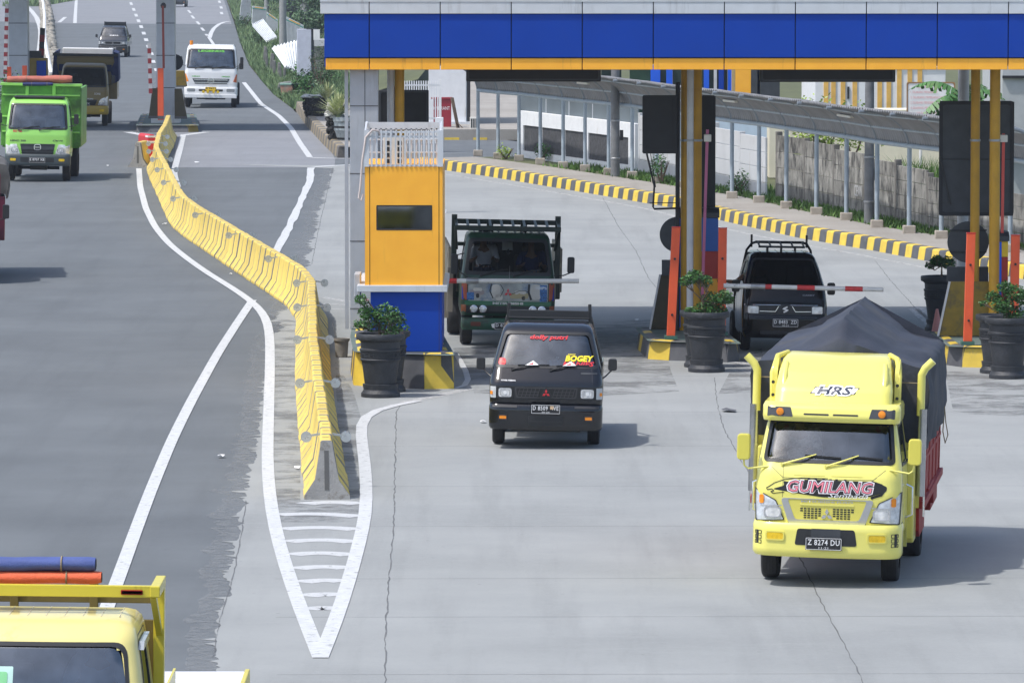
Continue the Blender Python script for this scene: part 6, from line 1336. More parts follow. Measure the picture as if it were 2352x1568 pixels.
text('dolly putri', 'windscreen_lettering', DR, t, .02, 1.60, .56, .075, fy(.012), shear=.2, bold=.04); text('POWER STEERING', 'lettering', WTXT, t, -.555, 1.00, .21, .02, fy(.006), bold=.03)
text('BOGEY', 'windscreen_lettering', DY, t, .475, 1.32, .42, .085, fy(.012), shear=.2, bold=.05); text('ASOY', 'windscreen_lettering', DY, t, .36, 1.375, .12, .02, fy(.012), bold=.03); text('MANIES', 'windscreen_lettering', DR, t, .46, 1.245, .46, .065, fy(.012), shear=.25, bold=.03)
m = MB(); m.patch(cab, rr(-.655, 1.26, .115, .10, .05), .004, .003); s_ = m.build('round_sticker', DR, t); text('ASLI', 'sticker_lettering', M('salmon print', (.75, .3, .2), .5, var=0), s_, -.655, 1.26, .09, .03, fy(.008))
m = MB(); m.patch(cab, rr(.62, 1.115, .24, .025, .005), .003, .002); m.build('hood_badge', DARKG, t); m = MB(); stroke(m, cab, [(-.655, 1.20), (-.665, 1.1), (-.67, .96)], .005, .002); stroke(m, cab, [(.655, 1.20), (.665, 1.1), (.67, .96)], .005, .002); m.build('hood_seam', DARKG, t)
for k, (x0_, x1_, xs) in enumerate(((-.50, -.02, -.21), (.06, .56, .34))):
    wiper(t, cab, x0_, 1.155, x0_+.30, 1.24, x0_+.08, 1.215, x1_+.06, 1.225); m = MB(); P_ = [cab.P(xs-.11, 1.215, .05), cab.P(xs+.09, 1.225, .05), cab.P(xs+.01, 1.285, .05)]; m.add([Vector(p) for p in P_]+[Vector(p)+Vector((0, .012, 0)) for p in P_], [(0, 1, 2), (5, 4, 3), (0, 3, 4, 1), (1, 4, 5, 2), (2, 5, 3, 0)]); w_ = m.build('wiper_spoiler', WHITE, t)
    m = MB(); P2 = [(Vector(P_[0])*.7+Vector(P_[1])*.15+Vector(P_[2])*.15), (Vector(P_[1])*.5+Vector(P_[0])*.3+Vector(P_[2])*.2), (Vector(P_[2])*.55+Vector(P_[0])*.2+Vector(P_[1])*.25)]; m.add([p+Vector((0, -.004, 0)) for p in P2], [(0, 1, 2)]); m.build('spoiler_mark', DR, w_)
p = inveh(t, -.30, .62, 1.235); b_ = thing('folded_cloth', 'grey crumpled cloth on the dashboard of the near black pickup', 'cloth', p, t.rotation_euler.z); m = MB(); vs = [];
for j in range(9):
    for i in range(17): u, v = i/8-1, j/4-1; vs.append((u*.26, v*.1, max(0, .11*(1-abs(u)**2.5)*(1-v*v)**.5+.02*noise.noise(Vector((u*4, v*3, 1))))-.02))
m.add(vs, [(j*17+i, j*17+i+1, (j+1)*17+i+1, (j+1)*17+i) for j in range(8) for i in range(16)]); m.build('cloth', M('grey green cloth', (.16, .19, .18), .9, var=.2), b_, smooth=70)
p = inveh(t, .10, .50, 1.20); b_ = thing('tissue_box', 'light blue tissue box on the near black pickup dashboard', 'tissue box', p, t.rotation_euler.z); m = MB(); m.box(-.1, .1, -.05, .05, 0, .075); m.build('box', M('blue card', (.15, .35, .6), .6, var=.3, scale=30), b_, bevel=.004); m = MB(); m.add([(0, 0, .075), (.05, 0, .075), (.04, .01, .13), (.08, 0, .12)], [(0, 1, 3, 2)]); m.build('tissue', WHITE, b_)
p = inveh(t, .03, .72, 1.47); b_ = thing('hanging_charm', 'small pale charm hanging from the near black pickup mirror', 'charm', p, t.rotation_euler.z); m = MB(); m.prism([(0, -.08), (.05, 0), (.02, .08), (-.02, .02)], 0, .01); m.build('tag', M('pale charm', (.5, .48, .3), .6), b_); m = MB(); m.cyl((0, 0, .05), (0, 0, .2), .003, n=5); m.build('string', BLACK, b_)
q = inveh(t, -.38, 1.22, 1.0); person('person', 'driver in a pale blue shirt at the wheel of the near black pickup', q, t.rotation_euler.z, M('light blue shirt', (.14, .24, .42), .9, var=.3, scale=9), JEAN, HAIR)
t, cab, bc = pickup('distant dark pickup with silver front on the far left carriageway', 263, 325, 0, paint('dark blue grey paint', (.03, .035, .045), .25, .8), GL, near=False, silver=True)
plate(t, 0, .52, -.055, .40, .13, 'D 8412 FN', None); text('SURYA', 'windscreen_lettering', WTXT, t, .05, 1.25, .5, .06, fy(.012), bold=.03)
m = MB(); m.box(-.6, .6, 1.7, 1.8, 1.86, 2.0); m.build('roof_rack', BLACK, t, bevel=.01)
t, cab, bc = pickup('farthest dark vehicle half hidden behind the grey gate column at the top', 411, 520, 0, MATS['dark blue grey paint'], GL, near=False)

# ---- rounded black pickup at the rear lane
t = veh('pickup_truck', 'rounded black pickup with white lamps waiting behind the red striped arm', 'pickup', 1801.5, 100.9, -2.5, .018)
SB = M('deep black paint', (.003, .003, .004), .14, 0, 0, coat=0, spec=.35)
cab = Cab([(.26, .04, 1.7, .72, .14, .06), (.34, 0, 1.7, .75, .15, .06), (.62, -.02, 1.7, .765, .16, .06), (.68, .02, 1.7, .765, .16, .06), (.84, .03, 1.7, .765, .16, .06), (.95, .06, 1.7, .755, .16, .06), (1.16, .18, 1.7, .73, .15, .06), (1.42, .40, 1.7, .665, .16, .06), (1.66, .63, 1.68, .59, .17, .06), (1.71, .70, 1.65, .56, .17, .06), (1.745, .80, 1.6, .50, .16, .05), (1.755, .95, 1.5, .42, .14, .04)])
fy = (lambda c_: (lambda o: (lambda x, z: c_.fy(x, z)-o)))(cab)
wind = rpoly([(-.67, 1.185), (.67, 1.185), (.545, 1.645), (-.545, 1.645)], .09, 5); sw = rpoly([(.42, 1.12), (1.3, 1.12), (1.3, 1.58), (.80, 1.58)], .06, 3)
make_cab(t, cab, SB, wind, sw, GLB, seal=.018, door=rpoly([(.34, .45), (1.42, .45), (1.42, 1.64), (.85, 1.64)], .06, 3))
m = MB(); m.patch(cab, rr(0, .765, 1.44, .16, .02), .003, .006, rings=(1, .9, .7, .4)); g = m.build('front_panel', BLACK, t); m = MB(); stroke(m, cab, [(-.73, .852), (0, .856), (.73, .852)], .008, .012); stroke(m, cab, [(-.46, .742), (-.18, .738), (-.12, .835)], .012, .014); stroke(m, cab, [(.46, .742), (.18, .738), (.12, .835)], .012, .014); m.build('chrome_strip', CHROME, g)
for s_ in (-1, 1):
    lamp(t, cab, rr(s_*.60, .765, .27, .14, .012), M('smoky lamp', (.10, .10, .11), .15), 'headlight', .006); h = t.children[-1]; m = MB(); m.patch(cab, rr(s_*.575, .765, .19, .125, .02), .014, .01); m.build('clear_lens', LENS, h, smooth=60)
    wheel(t, s_*.66, .72, .285, .17); wheel(t, s_*.66, 2.8, .285, .17)
    mirror(t, (s_*.86, .50, 1.13+(.03 if s_ < 0 else 0)), .14, .22, [[(s_*.86, .5, 1.1), (s_*.72, .47, 1.12)]], SB)
m = MB(); m.patch(cab, rpoly([(-.10, .70), (.10, .70), (.14, .77), (.09, .86), (-.09, .86), (-.14, .77)], .01), .018, .014); e = m.build('emblem_base', BLACK, t); m = MB(); S_ = [(-.055, .795), (.02, .845), (.035, .83), (-.01, .80), (.055, .765), (-.02, .715), (-.035, .73), (.01, .765)]
stroke(m, cab, [(.035, .825), (-.045, .79), (.045, .765), (-.035, .728)], .026, .024); m.build('emblem', WHITE, e)
plate(t, .0, .54, -.045, .46, .145, 'D 8483  ZD', '08·22'); text('CARRY', 'lettering', M('dim silver', (.3, .3, .32), .4, .6), t, .42, 1.03, .22, .03, fy(.006), bold=.02)
m = MB(); m.patch(cab, rr(0, .36, .9, .07, .03), .004, .01); m.build('bumper_intake', DARKS, t); m = MB(); stroke(m, cab, [(-.74, .64), (0, .64), (.74, .64)], .008, .004); m.build('bumper_seam', DARKG, t)
m = MB()
for s_ in (-1, 1): m.box(s_*.74, s_*.78, 1.85, 3.9, .62, 1.02); m.tube([(s_*.74, 1.9, .9), (s_*.66, 1.75, 1.3), (s_*.58, 1.6, 1.75), (s_*.50, 1.5, 1.87), (s_*.42, 1.45, 1.90)], .025, 8); m.bar((s_*.50, 1.55, 1.80), (s_*.50, 1.55, 2.03), .04)
m.box(-.76, .76, 1.83, 1.87, .62, 1.05); m.box(-.76, .76, 3.88, 3.92, .62, 1.02); m.box(-.76, .76, 1.85, 3.9, .6, .64); m.build('bed', SB, t, bevel=.01)
m = MB(); m.tube([(-.44, 1.45, 1.90), (.44, 1.45, 1.90)], .025, 8); m.tube([(-.42, 1.0, 1.84), (.42, 1.0, 1.84)], .02, 8)
for k in range(5): x = -.40+k*.2; m.bar((x, 1.45, 1.91), (x, 1.0, 1.85), .025)
for x in (-.25, .0, .25): m.bar((x, 1.1, 1.75), (x, 1.1, 1.85), .04)
m.build('roof_rack', BLACK, t); m = MB()
for k in range(6): x = -.40+k*.16; m.box(x-.008, x+.008, .78, 1.5, 1.75, 1.765)
m.build('roof_rib', SB, t)
q = inveh(t, -.40, 1.15, .93); person('person', 'driver reaching an arm out of the rear black pickup window', q, t.rotation_euler.z, M('black shirt', (.02, .02, .02), .9), JEAN, HAIR, over=dict(ell=(-.42, -.22, .28, .042), wrl=(-.62, -.30, .30, .03), hal=(-.69, -.31, .31, .03)), sleeve=False)

# ---------------------------------------------------------------- 3. dark green truck behind the left arm
t = veh('cargo_truck', 'dark green truck with roof rack and painted front panel behind the white arm', 'truck', 1164.5, 102.0, -2.2, .022)
GRN = paint('dark green paint', (.008, .045, .022), .4, .3, dirt=(.03, .03, .025), dth=.55); OR = M('orange brown corner', (.30, .06, .02), .5, var=.2)
cab = Cab([(.58, .08, 1.55, .83, .10, .03), (.66, .05, 1.55, .85, .10, .03), (.90, .05, 1.55, .86, .10, .03), (1.20, .10, 1.55, .86, .10, .03), (1.33, .15, 1.55, .84, .10, .03), (1.64, .30, 1.55, .80, .10, .03), (1.95, .45, 1.55, .755, .11, .03), (2.01, .52, 1.53, .73, .11, .03), (2.05, .64, 1.48, .67, .12, .03)])
fy = (lambda c_: (lambda o: (lambda x, z: c_.fy(x, z)-o)))(cab)
wind = rpoly([(-.765, 1.34), (.765, 1.34), (.685, 1.935), (-.685, 1.935)], .07, 4); make_cab(t, cab, GRN, wind, rpoly([(.42, 1.3), (1.3, 1.3), (1.3, 1.86), (.62, 1.86)], .05, 3), glass('dim clear glass', (.62, .66, .67), .05), seal=.035, door=rpoly([(.3, .7), (1.4, .7), (1.4, 1.93), (.6, 1.93)], .05, 3))
ART = M('airbrushed panel', (.32, .34, .32), .35, var=.5, scale=2.2, dirt=(.08, .14, .24), dscale=2.0, dth=.5); m = MB(); m.patch(cab, rr(-.0, 1.01, 1.44, .33, .01), .004, .006, rings=(1, .85, .6, .3)); pn = m.build('painted_panel', ART, t)
CR = M('airbrush cream', (.50, .49, .44), .4, var=.15); 
for x, z, w, h, mt in ((-.22, 1.03, .16, .24, CR), (-.16, .92, .13, .12, CR), (.50, 1.02, .20, .28, CR), (.20, .95, .34, .10, M('airbrush gold', (.35, .30, .16), .4)), (.22, 1.01, .20, .07, CR), (-.56, 1.0, .26, .09, M('airbrush grey', (.25, .22, .22), .4)), (-.55, 1.05, .16, .06, CR), (.28, .91, .07, .07, DK), (-.55, .94, .06, .08, DK)): m = MB(); m.patch(cab, rr(x, z, w, h, min(w, h)*.48), .009, .003); m.build('artwork', mt, pn)
m = MB(); stroke(m, cab, [(-.14, 1.15), (-.08, 1.05), (-.14, .93)], .012, .012); stroke(m, cab, [(-.30, 1.16), (-.33, 1.03), (-.27, .90)], .02, .012); stroke(m, cab, [(.38, 1.16), (.37, 1.02), (.42, .88)], .04, .012); stroke(m, cab, [(.02, .955), (.12, 1.0), (.2, 1.04), (.33, 1.04), (.38, .99)], .008, .012); m.build('artwork_line', DK, pn)
DOT = M('perforated blue', (.03, .12, .32), .4, var=.9, scale=60); [MB().patch(cab, rr(x, z, .13, h, .01), .010, .003).build('perforated_strip', DOT, pn) for x, z, h in ((.64, 1.0, .30), (-.68, .93, .14))]
text('100PS', 'lettering', SILV, t, .60, 1.095, .20, .05, fy(.016), bold=.02); diamonds(t, cab, .0, 1.0, .075, DR, .018)
for s_ in (-1, 1): m = MB(); m.patch(cab, rpoly([(s_*.74, .86), (s_*.84, .86), (s_*.84, 1.18), (s_*.74, 1.18)], .01), .006, .004); c_ = m.build('corner_panel', OR, t); m = MB(); m.patch(cab, rpoly([(s_*.80, .87), (s_*.835, .87), (s_*.835, 1.10), (s_*.825, 1.10)], .004), .009, .003); m.build('blue_flash', BLUE, c_); m = MB(); m.patch(cab, rr(s_*.80, .71, .09, .13, .01), .008, .006); m.build('indicator', M('brown amber', (.25, .07, .02), .4), t)
m = MB(); m.patch(cab, rr(0, .81, 1.56, .075, .01), .012, .012, rings=(1, .9, .7, .4)); b_ = m.build('name_band', paint('bright green band', (.015, .13, .06), .4, .3), t); text('MITSUBISHI', 'lettering', SILV, b_, 0, .812, .55, .045, fy(.018), bold=.05)
m = MB(); m.patch(cab, rr(0, .69, 1.50, .13, .01), .010, .012, rings=(1, .9, .7, .4)); g = m.build('grille', BLACK, t); m = MB(); [stroke(m, cab, [(-.34, .65+k*.03), (.34, .65+k*.03)], .006, .016) for k in range(4)]; m.build('grille_bar', DARKG, g)
for x in (-.615, -.45, .45, .615):
    m = MB(); c_ = cab.P(x, .70, .0); m.lathe([(.065, -.005), (.07, -.03), (.058, -.035), (.055, -.02)], c_, 24, 'y'); h = m.build('headlight', CHROME, t, smooth=40); m = MB(); m.lathe([(.054, -.026), (.03, -.034), (0.002, -.036)], c_, 20, 'y'); m.build('lens', LENS, h, smooth=60)
bc, bo = bumper(t, .33, .54, .84, -.10, .2, .06, .0, paint('chipped green bumper', (.012, .075, .04), .5, .2, dirt=(.03, .03, .02), dth=.5)); [MB().patch(bc, rr(s_*.58, .44, .18, .075, .01), .006, .01).build('bumper_lamp', M('dull red lamp', (.12, .03, .015), .5), bo) for s_ in (-1, 1)]
plate(t, -.03, .41, -.125, .42, .13, 'D 8276 VB', None); m = MB(); m.add([(-.30, -.12, .44), (-.2, -.12, .47), (-.19, -.12, .36), (-.28, -.12, .38)], [(0, 1, 2, 3)]); m.build('torn_sticker', WHITE, bo)
for s_ in (-1, 1): wheel(t, s_*.72, .95, .37, .21); wheel(t, s_*.84, 3.5, .37, .3)
mirror(t, (1.13, .15, 1.52), .13, .29, [[(1.12, .15, 1.38), (1.0, .13, 1.33), (.82, .12, 1.32)]]); mirror(t, (-.98, .15, 1.50), .13, .36, [[(-.95, .15, 1.66), (-.8, .12, 1.7)], [(-.95, .15, 1.4), (-.7, .1, 1.25)]])
chassis(t, .4, 5.0); m = MB(); m.box(-1.02, 1.02, 1.75, 5.0, .80, .92); m.build('bed_floor', GRN, t)
WOOD = M('pale worn bed boards', (.36, .33, .26), .8, var=.3, dirt=(.12, .1, .07), dscale=3, dth=.5); m = MB(); [m.box(s_*1.00, s_*1.05, 1.75, 5.0, .92, 1.72) for s_ in (-1, 1)]; m.box(-1.0, 1.0, 1.72, 1.77, .9, 1.5); m.build('bed_side', WOOD, t, bevel=.01)
m = MB()
for s_ in (-1, 1): m.box(s_*.90, s_*1.0, 1.60, 1.72, .8, 2.32)
m.bar((-.97, 1.62, 2.20), (.97, 1.62, 2.20), .04, .09); m.bar((-.97, .85, 2.12), (.97, .85, 2.12), .04, .09)
for k in range(10): x = -.93+k*.207; m.bar((x, 1.62, 2.23), (x, .85, 2.15), .05, .03)
for x in (-.3, .32): m.box(x-.06, x+.06, 1.55, 1.62, 1.3, 2.2); m.bar((x, 1.6, 1.7), (x, .9, 2.12), .06)
for s_ in (-1, 1): m.bar((s_*.9, 1.62, 1.7), (s_*.95, .9, 2.12), .05)
m.box(-.97, .97, 1.6, 1.66, 1.75, 1.82); m.build('roof_rack', paint('green black rack', (.01, .025, .018), .5, .2), t, bevel=.006)
m = MB(); [m.box(-.62+k*.15, -.60+k*.15, .66, 1.5, 2.05, 2.068) for k in range(9)]; m.build('roof_rib', M('worn roof metal', (.2, .21, .21), .4, .5), t); m = MB(); m.tube([(.0, -.1, .45), (.0, -.12, .6), (.015, -.08, 1.5)], [.008, .004, .002], 5); m.build('antenna', STEEL, t)
m = MB(); m.box(-1.06, -.96, 1.35, 1.6, .55, 1.35); m.box(-1.1, -1.0, 2.6, 2.64, .35, .85); m.build('mud_flap', M('dirty flap', (.2, .18, .15), .9), t)
wiper(t, cab, -.5, 1.30, -.1, 1.42, -.4, 1.36, .0, 1.42); wiper(t, cab, .1, 1.30, .45, 1.42, .2, 1.36, .6, 1.42)
q = inveh(t, -.42, .98, 1.32); person('person', 'truck driver in a white and red vest inside the dark green truck', q, t.rotation_euler.z, M('white red vest', (.55, .52, .55), .9, var=.1), JEAN, HAIR)
q = inveh(t, .45, 1.0, 1.22); person('person', 'passenger in dark blue inside the dark green truck', q, t.rotation_euler.z, M('navy shirt', (.02, .03, .12), .9), JEAN, HAIR)
p = inveh(t, .0, .95, 1.72); b_ = thing('hanging_charm', 'white ornament hanging in the dark green truck windscreen', 'charm', p, t.rotation_euler.z); m = MB(); m.box(-.09, .1, 0, .02, .0, .17); m.build('card', WHW, b_, bevel=.01); m = MB(); m.lathe([(0, -.06), (.05, 0), (0, .06)], (.02, -.02, -.03), 10); m.build('ornament', DARKG, b_)

# ---------------------------------------------------------------- 4. generic trucks farther away
def truck(label, px, D, yaw, col, s=1.0, hw=.85, box=None, H_=2.05, gl=GLH, grille=BLACK, bump=None, plt=None, group=None, rearx=.8, wb=2.6, bed=None):
    t = veh('truck' if not box else 'dump_truck', label, 'truck', px, D, yaw, .018, group); k = H_/2.05
    cab = Cab([(.60*k, .10, 1.6, hw-.02, .14, .04), (.8*k, .07, 1.6, hw, .16, .05), (1.15*k, .09, 1.6, hw, .16, .05), (1.33*k, .14, 1.6, hw-.01, .16, .05), (1.60*k, .28, 1.6, hw-.04, .15, .05), (1.90*k, .45, 1.6, hw-.09, .14, .05), (1.98*k, .55, 1.58, hw-.12, .14, .05), (2.05*k, .75, 1.5, hw-.19, .14, .05)])
    w2 = hw-.10; wind = rpoly([(-w2, 1.30*k), (w2, 1.30*k), (w2-.07, 1.90*k), (-w2+.07, 1.90*k)], .08, 4)
    make_cab(t, cab, col, wind, rpoly([(.42, 1.25*k), (1.3, 1.25*k), (1.3, 1.85*k), (.64, 1.85*k)], .05, 3), gl, seal=.03, door=rpoly([(.3, .7*k), (1.4, .7*k), (1.4, 1.9*k), (.62, 1.9*k)], .05, 3))
    bc, bo = bumper(t, .40*k, .68*k, hw+.01, -.04, .4, .16, .07, bump or col)
    for s_ in (-1, 1): wheel(t, s_*(hw-.14), 1.0, .38*k, .22); wheel(t, s_*(hw-.10), 1.0+wb, .38*k, .34); mirror(t, (s_*(hw+.17), .2, 1.55*k), .14, .30, [[(s_*(hw+.16), .2, 1.4*k), (s_*(hw-.05), .18, 1.36*k)]])
    wiper(t, cab, -hw*.6, 1.27*k, -hw*.15, 1.37*k, -hw*.45, 1.33*k, .05, 1.36*k); wiper(t, cab, .05, 1.27*k, hw*.5, 1.37*k, .15, 1.33*k, hw*.7, 1.36*k); chassis(t, .4, 1.0+wb+1.2, .6*k)
    return t, cab, bc, bo, k
LIME = paint('lime green paint', (.30, .66, .12), .3, .5, dirt=(.16, .4, .06)); LIMED = M('green dump bed', (.10, .30, .035), .5, var=.2, dirt=(.05, .12, .02), dscale=1.5, dth=.5)
t, cab, bc, bo, k = truck('lime green dump truck with red tarp roll on its headboard', 88.5, 168, -1.5, LIME, hw=.965, H_=2.48, bump=M('grey green bumper', (.05, .065, .07), .5), box=1, wb=2.9)
fy = (lambda c_: (lambda o: (lambda x, z: c_.fy(x, z)-o)))(cab)
m = MB(); m.patch(cab, rpoly([(-.52, 1.13), (-.45, .80), (.45, .80), (.52, 1.13)], .03), .008, .02); g = m.build('grille', DARKG, t)
for z in (.86, .93, 1.09): m = MB(); stroke(m, cab, [(-.48, z), (.48, z)], .03, .016); m.build('grille_bar', BLACK, g)
def ringlogo(cab, par, x, z, r, mt): m = MB(); m.ring(cab, rr(x, z, 2*r, 1.7*r, r*.85), rr(x, z, 1.6*r, 1.25*r, r*.6), .024, .01); stroke(m, cab, [(x-r, z), (x+r, z)], r*.18, .024); return m.build('emblem', mt, par)
ringlogo(cab, g, 0, 1.03, .11, CHROME)
for s_ in (-1, 1): lamp(t, cab, rpoly([(s_*.52, .83), (s_*.94, .81), (s_*.955, 1.10), (s_*.62, 1.12)], .02), LENS, 'headlight', .012, bowl=(s_*.68, .95, .2, .16)); lamp(t, bc, rr(s_*.72, .66, .17, .075, .02), YLENS, 'fog_light', .01)
m = MB(); m.patch(bc, rr(0, .66, 1.0, .14, .02), .004, .01); m.build('bumper_intake', BLACK, bo); plate(t, 0, .65, -.07, .48, .15, 'E 8707 XB', None)
text('HINO 300', 'lettering', M('lettering dark', (.05, .06, .05), .4), t, -.58, 1.22, .46, .055, fy(.006), bold=.03); text('Cargo', 'lettering', MATS['lettering dark'], t, .60, 1.23, .3, .06, fy(.006), shear=.3, bold=.03); text('MOLF TYRES', 'lettering', DR, t, -.60, 1.50, .26, .07, fy(.006), bold=.04)
m = MB(); m.box(-1.18, 1.18, 1.75, 1.85, 1.0, 2.86); [m.box(s_*1.12, s_*1.2, 1.8, 5.2, 1.0, 2.75) for s_ in (-1, 1)]; m.box(-1.18, 1.18, 5.15, 5.2, 1.0, 2.6); m.box(-1.15, 1.15, 1.8, 5.2, .95, 1.05); m.build('dump_bed', LIMED, t, bevel=.01)
m = MB(); m.box(-1.22, 1.22, 1.62, 1.9, 2.80, 2.88); [m.box(x-.05, x+.05, 1.68, 1.76, 1.0, 2.8) for x in (-.42, .38)]; [m.box(-1.16, 1.16, 1.70, 1.76, z, z+.05) for z in (1.4, 1.85, 2.5)]; m.build('headboard_rail', LIME, t, bevel=.01); m = MB(); m.box(-.75, .75, .62, 1.2, 2.46, 2.53); m.build('roof_visor', BLACK, t, bevel=.03)
def roll(label, c_, L_, r, mt, rz=0, squash=.68, name='tarp_roll'):
    o = thing(name, label, 'rolled tarp', c_, rz); m = MB(); vs = []; n = 18; K = 24
    for j in range(K+1):
        x = -L_/2+L_*j/K; rr_ = r*(1+.14*noise.noise(Vector((x*2, 5, r*9))))*(1 if 0 < j < K else .85)
        for i in range(n): a = 2*pi*i/n; q_ = rr_*(1+.13*noise.noise(Vector((x*4, cos(a)*2, sin(a)*2)))); vs.append((x, cos(a)*q_, sin(a)*q_*squash+r*squash))
    m.add(vs, [(j*n+i, j*n+(i+1) % n, (j+1)*n+(i+1) % n, (j+1)*n+i) for j in range(K) for i in range(n)]+[tuple(range(n)), tuple(reversed(range(K*n, K*n+n)))]); m.build('roll', mt, o, smooth=60); m = MB()
    for x in (-L_*.2, L_*.31): m.lathe([(r*1.09, -.006), (r*1.11, 0), (r*1.09, .006)], (x, 0, r*squash), 20, 'x', cap=False)
    o2 = m.build('tie_rope', M('rope', (.25, .2, .12)), o); o2.scale = (1, 1, squash*1.03); o2.location.z = r*squash*(1-squash)
    m = MB(); [m.lathe([(.001, 0), (r*.5, .003), (r*.55, 0)], (s_*(L_/2+.003), 0, r*squash), 14, 'x', cap=False) for s_ in (-1, 1)]; m.build('roll_end', DARKS, o); return o
q = inveh(t, -.05, 1.75, 2.89); roll('faded red rolled tarp on the lime green dump truck', q, 1.95, .16, M('faded red tarp', (.42, .13, .09), .8, var=.2, bump=.3)); q = inveh(t, -.1, 1.63, 2.80); roll('small dark blue tarp bundle under the red roll', q, .9, .08, M('dark blue tarp', (.02, .03, .12), .8))
TAN = paint('tan gold paint', (.20, .14, .035), .35, .4)
t, cab, bc, bo, k = truck('tan dump truck with blue tarp edge in the gate shade behind the lime truck', 196, 214, -3, TAN, hw=.92, H_=2.38, gl=GLB, box=1, bump=paint('tan yellow bumper', (.45, .31, .04), .4, .3))
fy = (lambda c_: (lambda o: (lambda x, z: c_.fy(x, z)-o)))(cab)
m = MB(); m.patch(cab, rpoly([(-.5, 1.02), (-.42, .80), (.42, .80), (.5, 1.02)], .03), .008, .02); g = m.build('grille', BLACK, t); text('MITSUBISHI FUSO', 'lettering', SILV, g, 0, 1.05, .7, .05, fy(.018), bold=.03)
for s_ in (-1, 1): lamp(t, cab, rpoly([(s_*.52, .82), (s_*.89, .80), (s_*.90, 1.16), (s_*.62, 1.04)], .02), LENS, 'headlight', .012, bowl=(s_*.66, .90, .2, .14)); lamp(t, bc, rr(s_*.68, .62, .17, .09, .02), YLENS, 'fog_light', .01)
plate(t, 0, .85, -.02, .45, .14, 'Z 9283 TA', None); m = MB(); m.box(-1.2, 1.2, 1.75, 1.85, 1.0, 2.65); [m.box(s_*1.15, s_*1.22, 1.8, 5.5, 1.0, 2.6) for s_ in (-1, 1)]; [m.box(-1.2, 1.2, 1.7, 1.76, z, z+.07) for z in (2.25, 2.55)]; m.box(-1.2, 1.2, 5.4, 5.5, 1, 2.6); m.build('dump_bed', TAN, t, bevel=.01)
m = MB(); m.box(-1.24, 1.24, 1.55, 1.68, 2.62, 2.72); m.build('bed_rail', DARKS, t); m = MB(); m.prism([(-1.28, 1.5), (-1.2, 2.74), (-1.05, 2.8), (-1.1, 2.4), (-1.0, 1.9), (-1.1, 1.4)], 1.60, 5.5); m.prism([(1.28, 1.7), (1.24, 2.74), (1.05, 2.8), (1.1, 2.4), (.95, 2.1), (1.1, 1.6)], 1.60, 5.5); m.box(-1.0, 1.0, 1.62, 1.70, 2.05, 2.30); m.build('tarpaulin', M('royal blue tarp', (.008, .018, .09), .8, var=.2), t, smooth=40); m = MB(); m.box(-.95, 1.0, 4.6, 5.3, 2.62, 2.86); m.build('load_cover', WHITE, t, bevel=.03); text('SONI', 'lettering', WTXT, t, .5, 1.24, .22, .08, fy(.006))
HW = paint('white truck paint', (.74, .75, .75), .3, .5)
t, cab, bc, bo, k = truck('white heavy truck with amber roof beacon coming through the far lane', 486.5, 235.5, -2.4, HW, hw=1.10, H_=2.62, gl=glass('clear far glass', (.45, .5, .52), .2), wb=3.6)
fy = (lambda c_: (lambda o: (lambda x, z: c_.fy(x, z)-o)))(cab)
text('LEGENDS', 'windscreen_lettering', M('green lettering', (.12, .45, .06), .5), t, 0, 2.36, 1.1, .09, fy(.012), bold=.05); m = MB(); m.patch(cab, rpoly([(-.78, 1.22), (-.66, 1.0), (.66, 1.0), (.78, 1.22)], .03), .010, .02); g = m.build('grille', DARKG, t); [(lambda m: (stroke(m, cab, [(-.7, z), (.7, z)], .035, .018), m.build('grille_bar', CHROME, g)))(MB()) for z in (1.05, 1.17)]; ringlogo(cab, g, 0, 1.12, .14, CHROME)
for s_ in (-1, 1):
    m = MB(); m.patch(cab, rpoly([(s_*.92, 1.10), (s_*1.07, 1.06), (s_*1.08, 1.40), (s_*1.05, 1.42)], .02), .012, .02); m.build('corner_indicator', AMBER if s_ < 0 else M('reddish amber', (.55, .12, .04), .3), t); m = MB(); m.patch(bc, rr(s_*.82, .74, .34, .13, .05), .008, .02); m.build('headlight', M('grey lamp', (.3, .32, .33), .2, .3), t); text('HINO' if s_ < 0 else 'FM260', 'lettering', M('green lettering', (.12, .45, .06)), t, s_*.62, 1.31, .34, .05, fy(.006), bold=.04)
plate(t, 0, .80, -.09, .45, .15, 'B 9411', None, M('yellow plate', (.75, .5, .03), .4), BLACK); m = MB(); m.patch(bc, rr(0, .74, 1.0, .08, .02), .006, .01); m.build('bumper_intake', BLACK, bo)
m = MB(); [m.lathe([(.055, -.04), (.06, 0), (.03, .02)], (x, -.14, .68), 12, 'y') for x in (-.3, -.12, .12, .3)]; m.build('spot_lamp', YLENS, t); m = MB(); m.box(-1.08, 1.08, -.10, -.02, .42, .58); m.build('lower_valance', HW, t, bevel=.02); m = MB(); m.cyl((-.84, .8, 2.58), (-.84, .8, 2.78), .07, n=14); m.build('beacon', AMBER, t, smooth=30)
mirror(t, (1.25, .3, 1.75), .18, .26, [[(1.24, .3, 1.7), (1.05, .2, 1.65)]]); m = MB(); m.box(-.95, .95, 1.7, 6.5, .9, 1.5); m.box(-1.1, 1.1, 1.8, 6.5, 1.5, 1.62); m.build('flat_bed', DARKG, t); m = MB(); [m.box(-.9+k_*.3, -.88+k_*.3, .78, 1.5, 2.61, 2.64) for k_ in range(7)]; m.build('roof_rib', HW, t)
q = inveh(t, -.5, 1.0, 1.6); person('person', 'driver barely visible behind the white heavy truck windscreen', q, 0, M('grey blue shirt', (.12, .16, .22), .9), JEAN, HAIR)
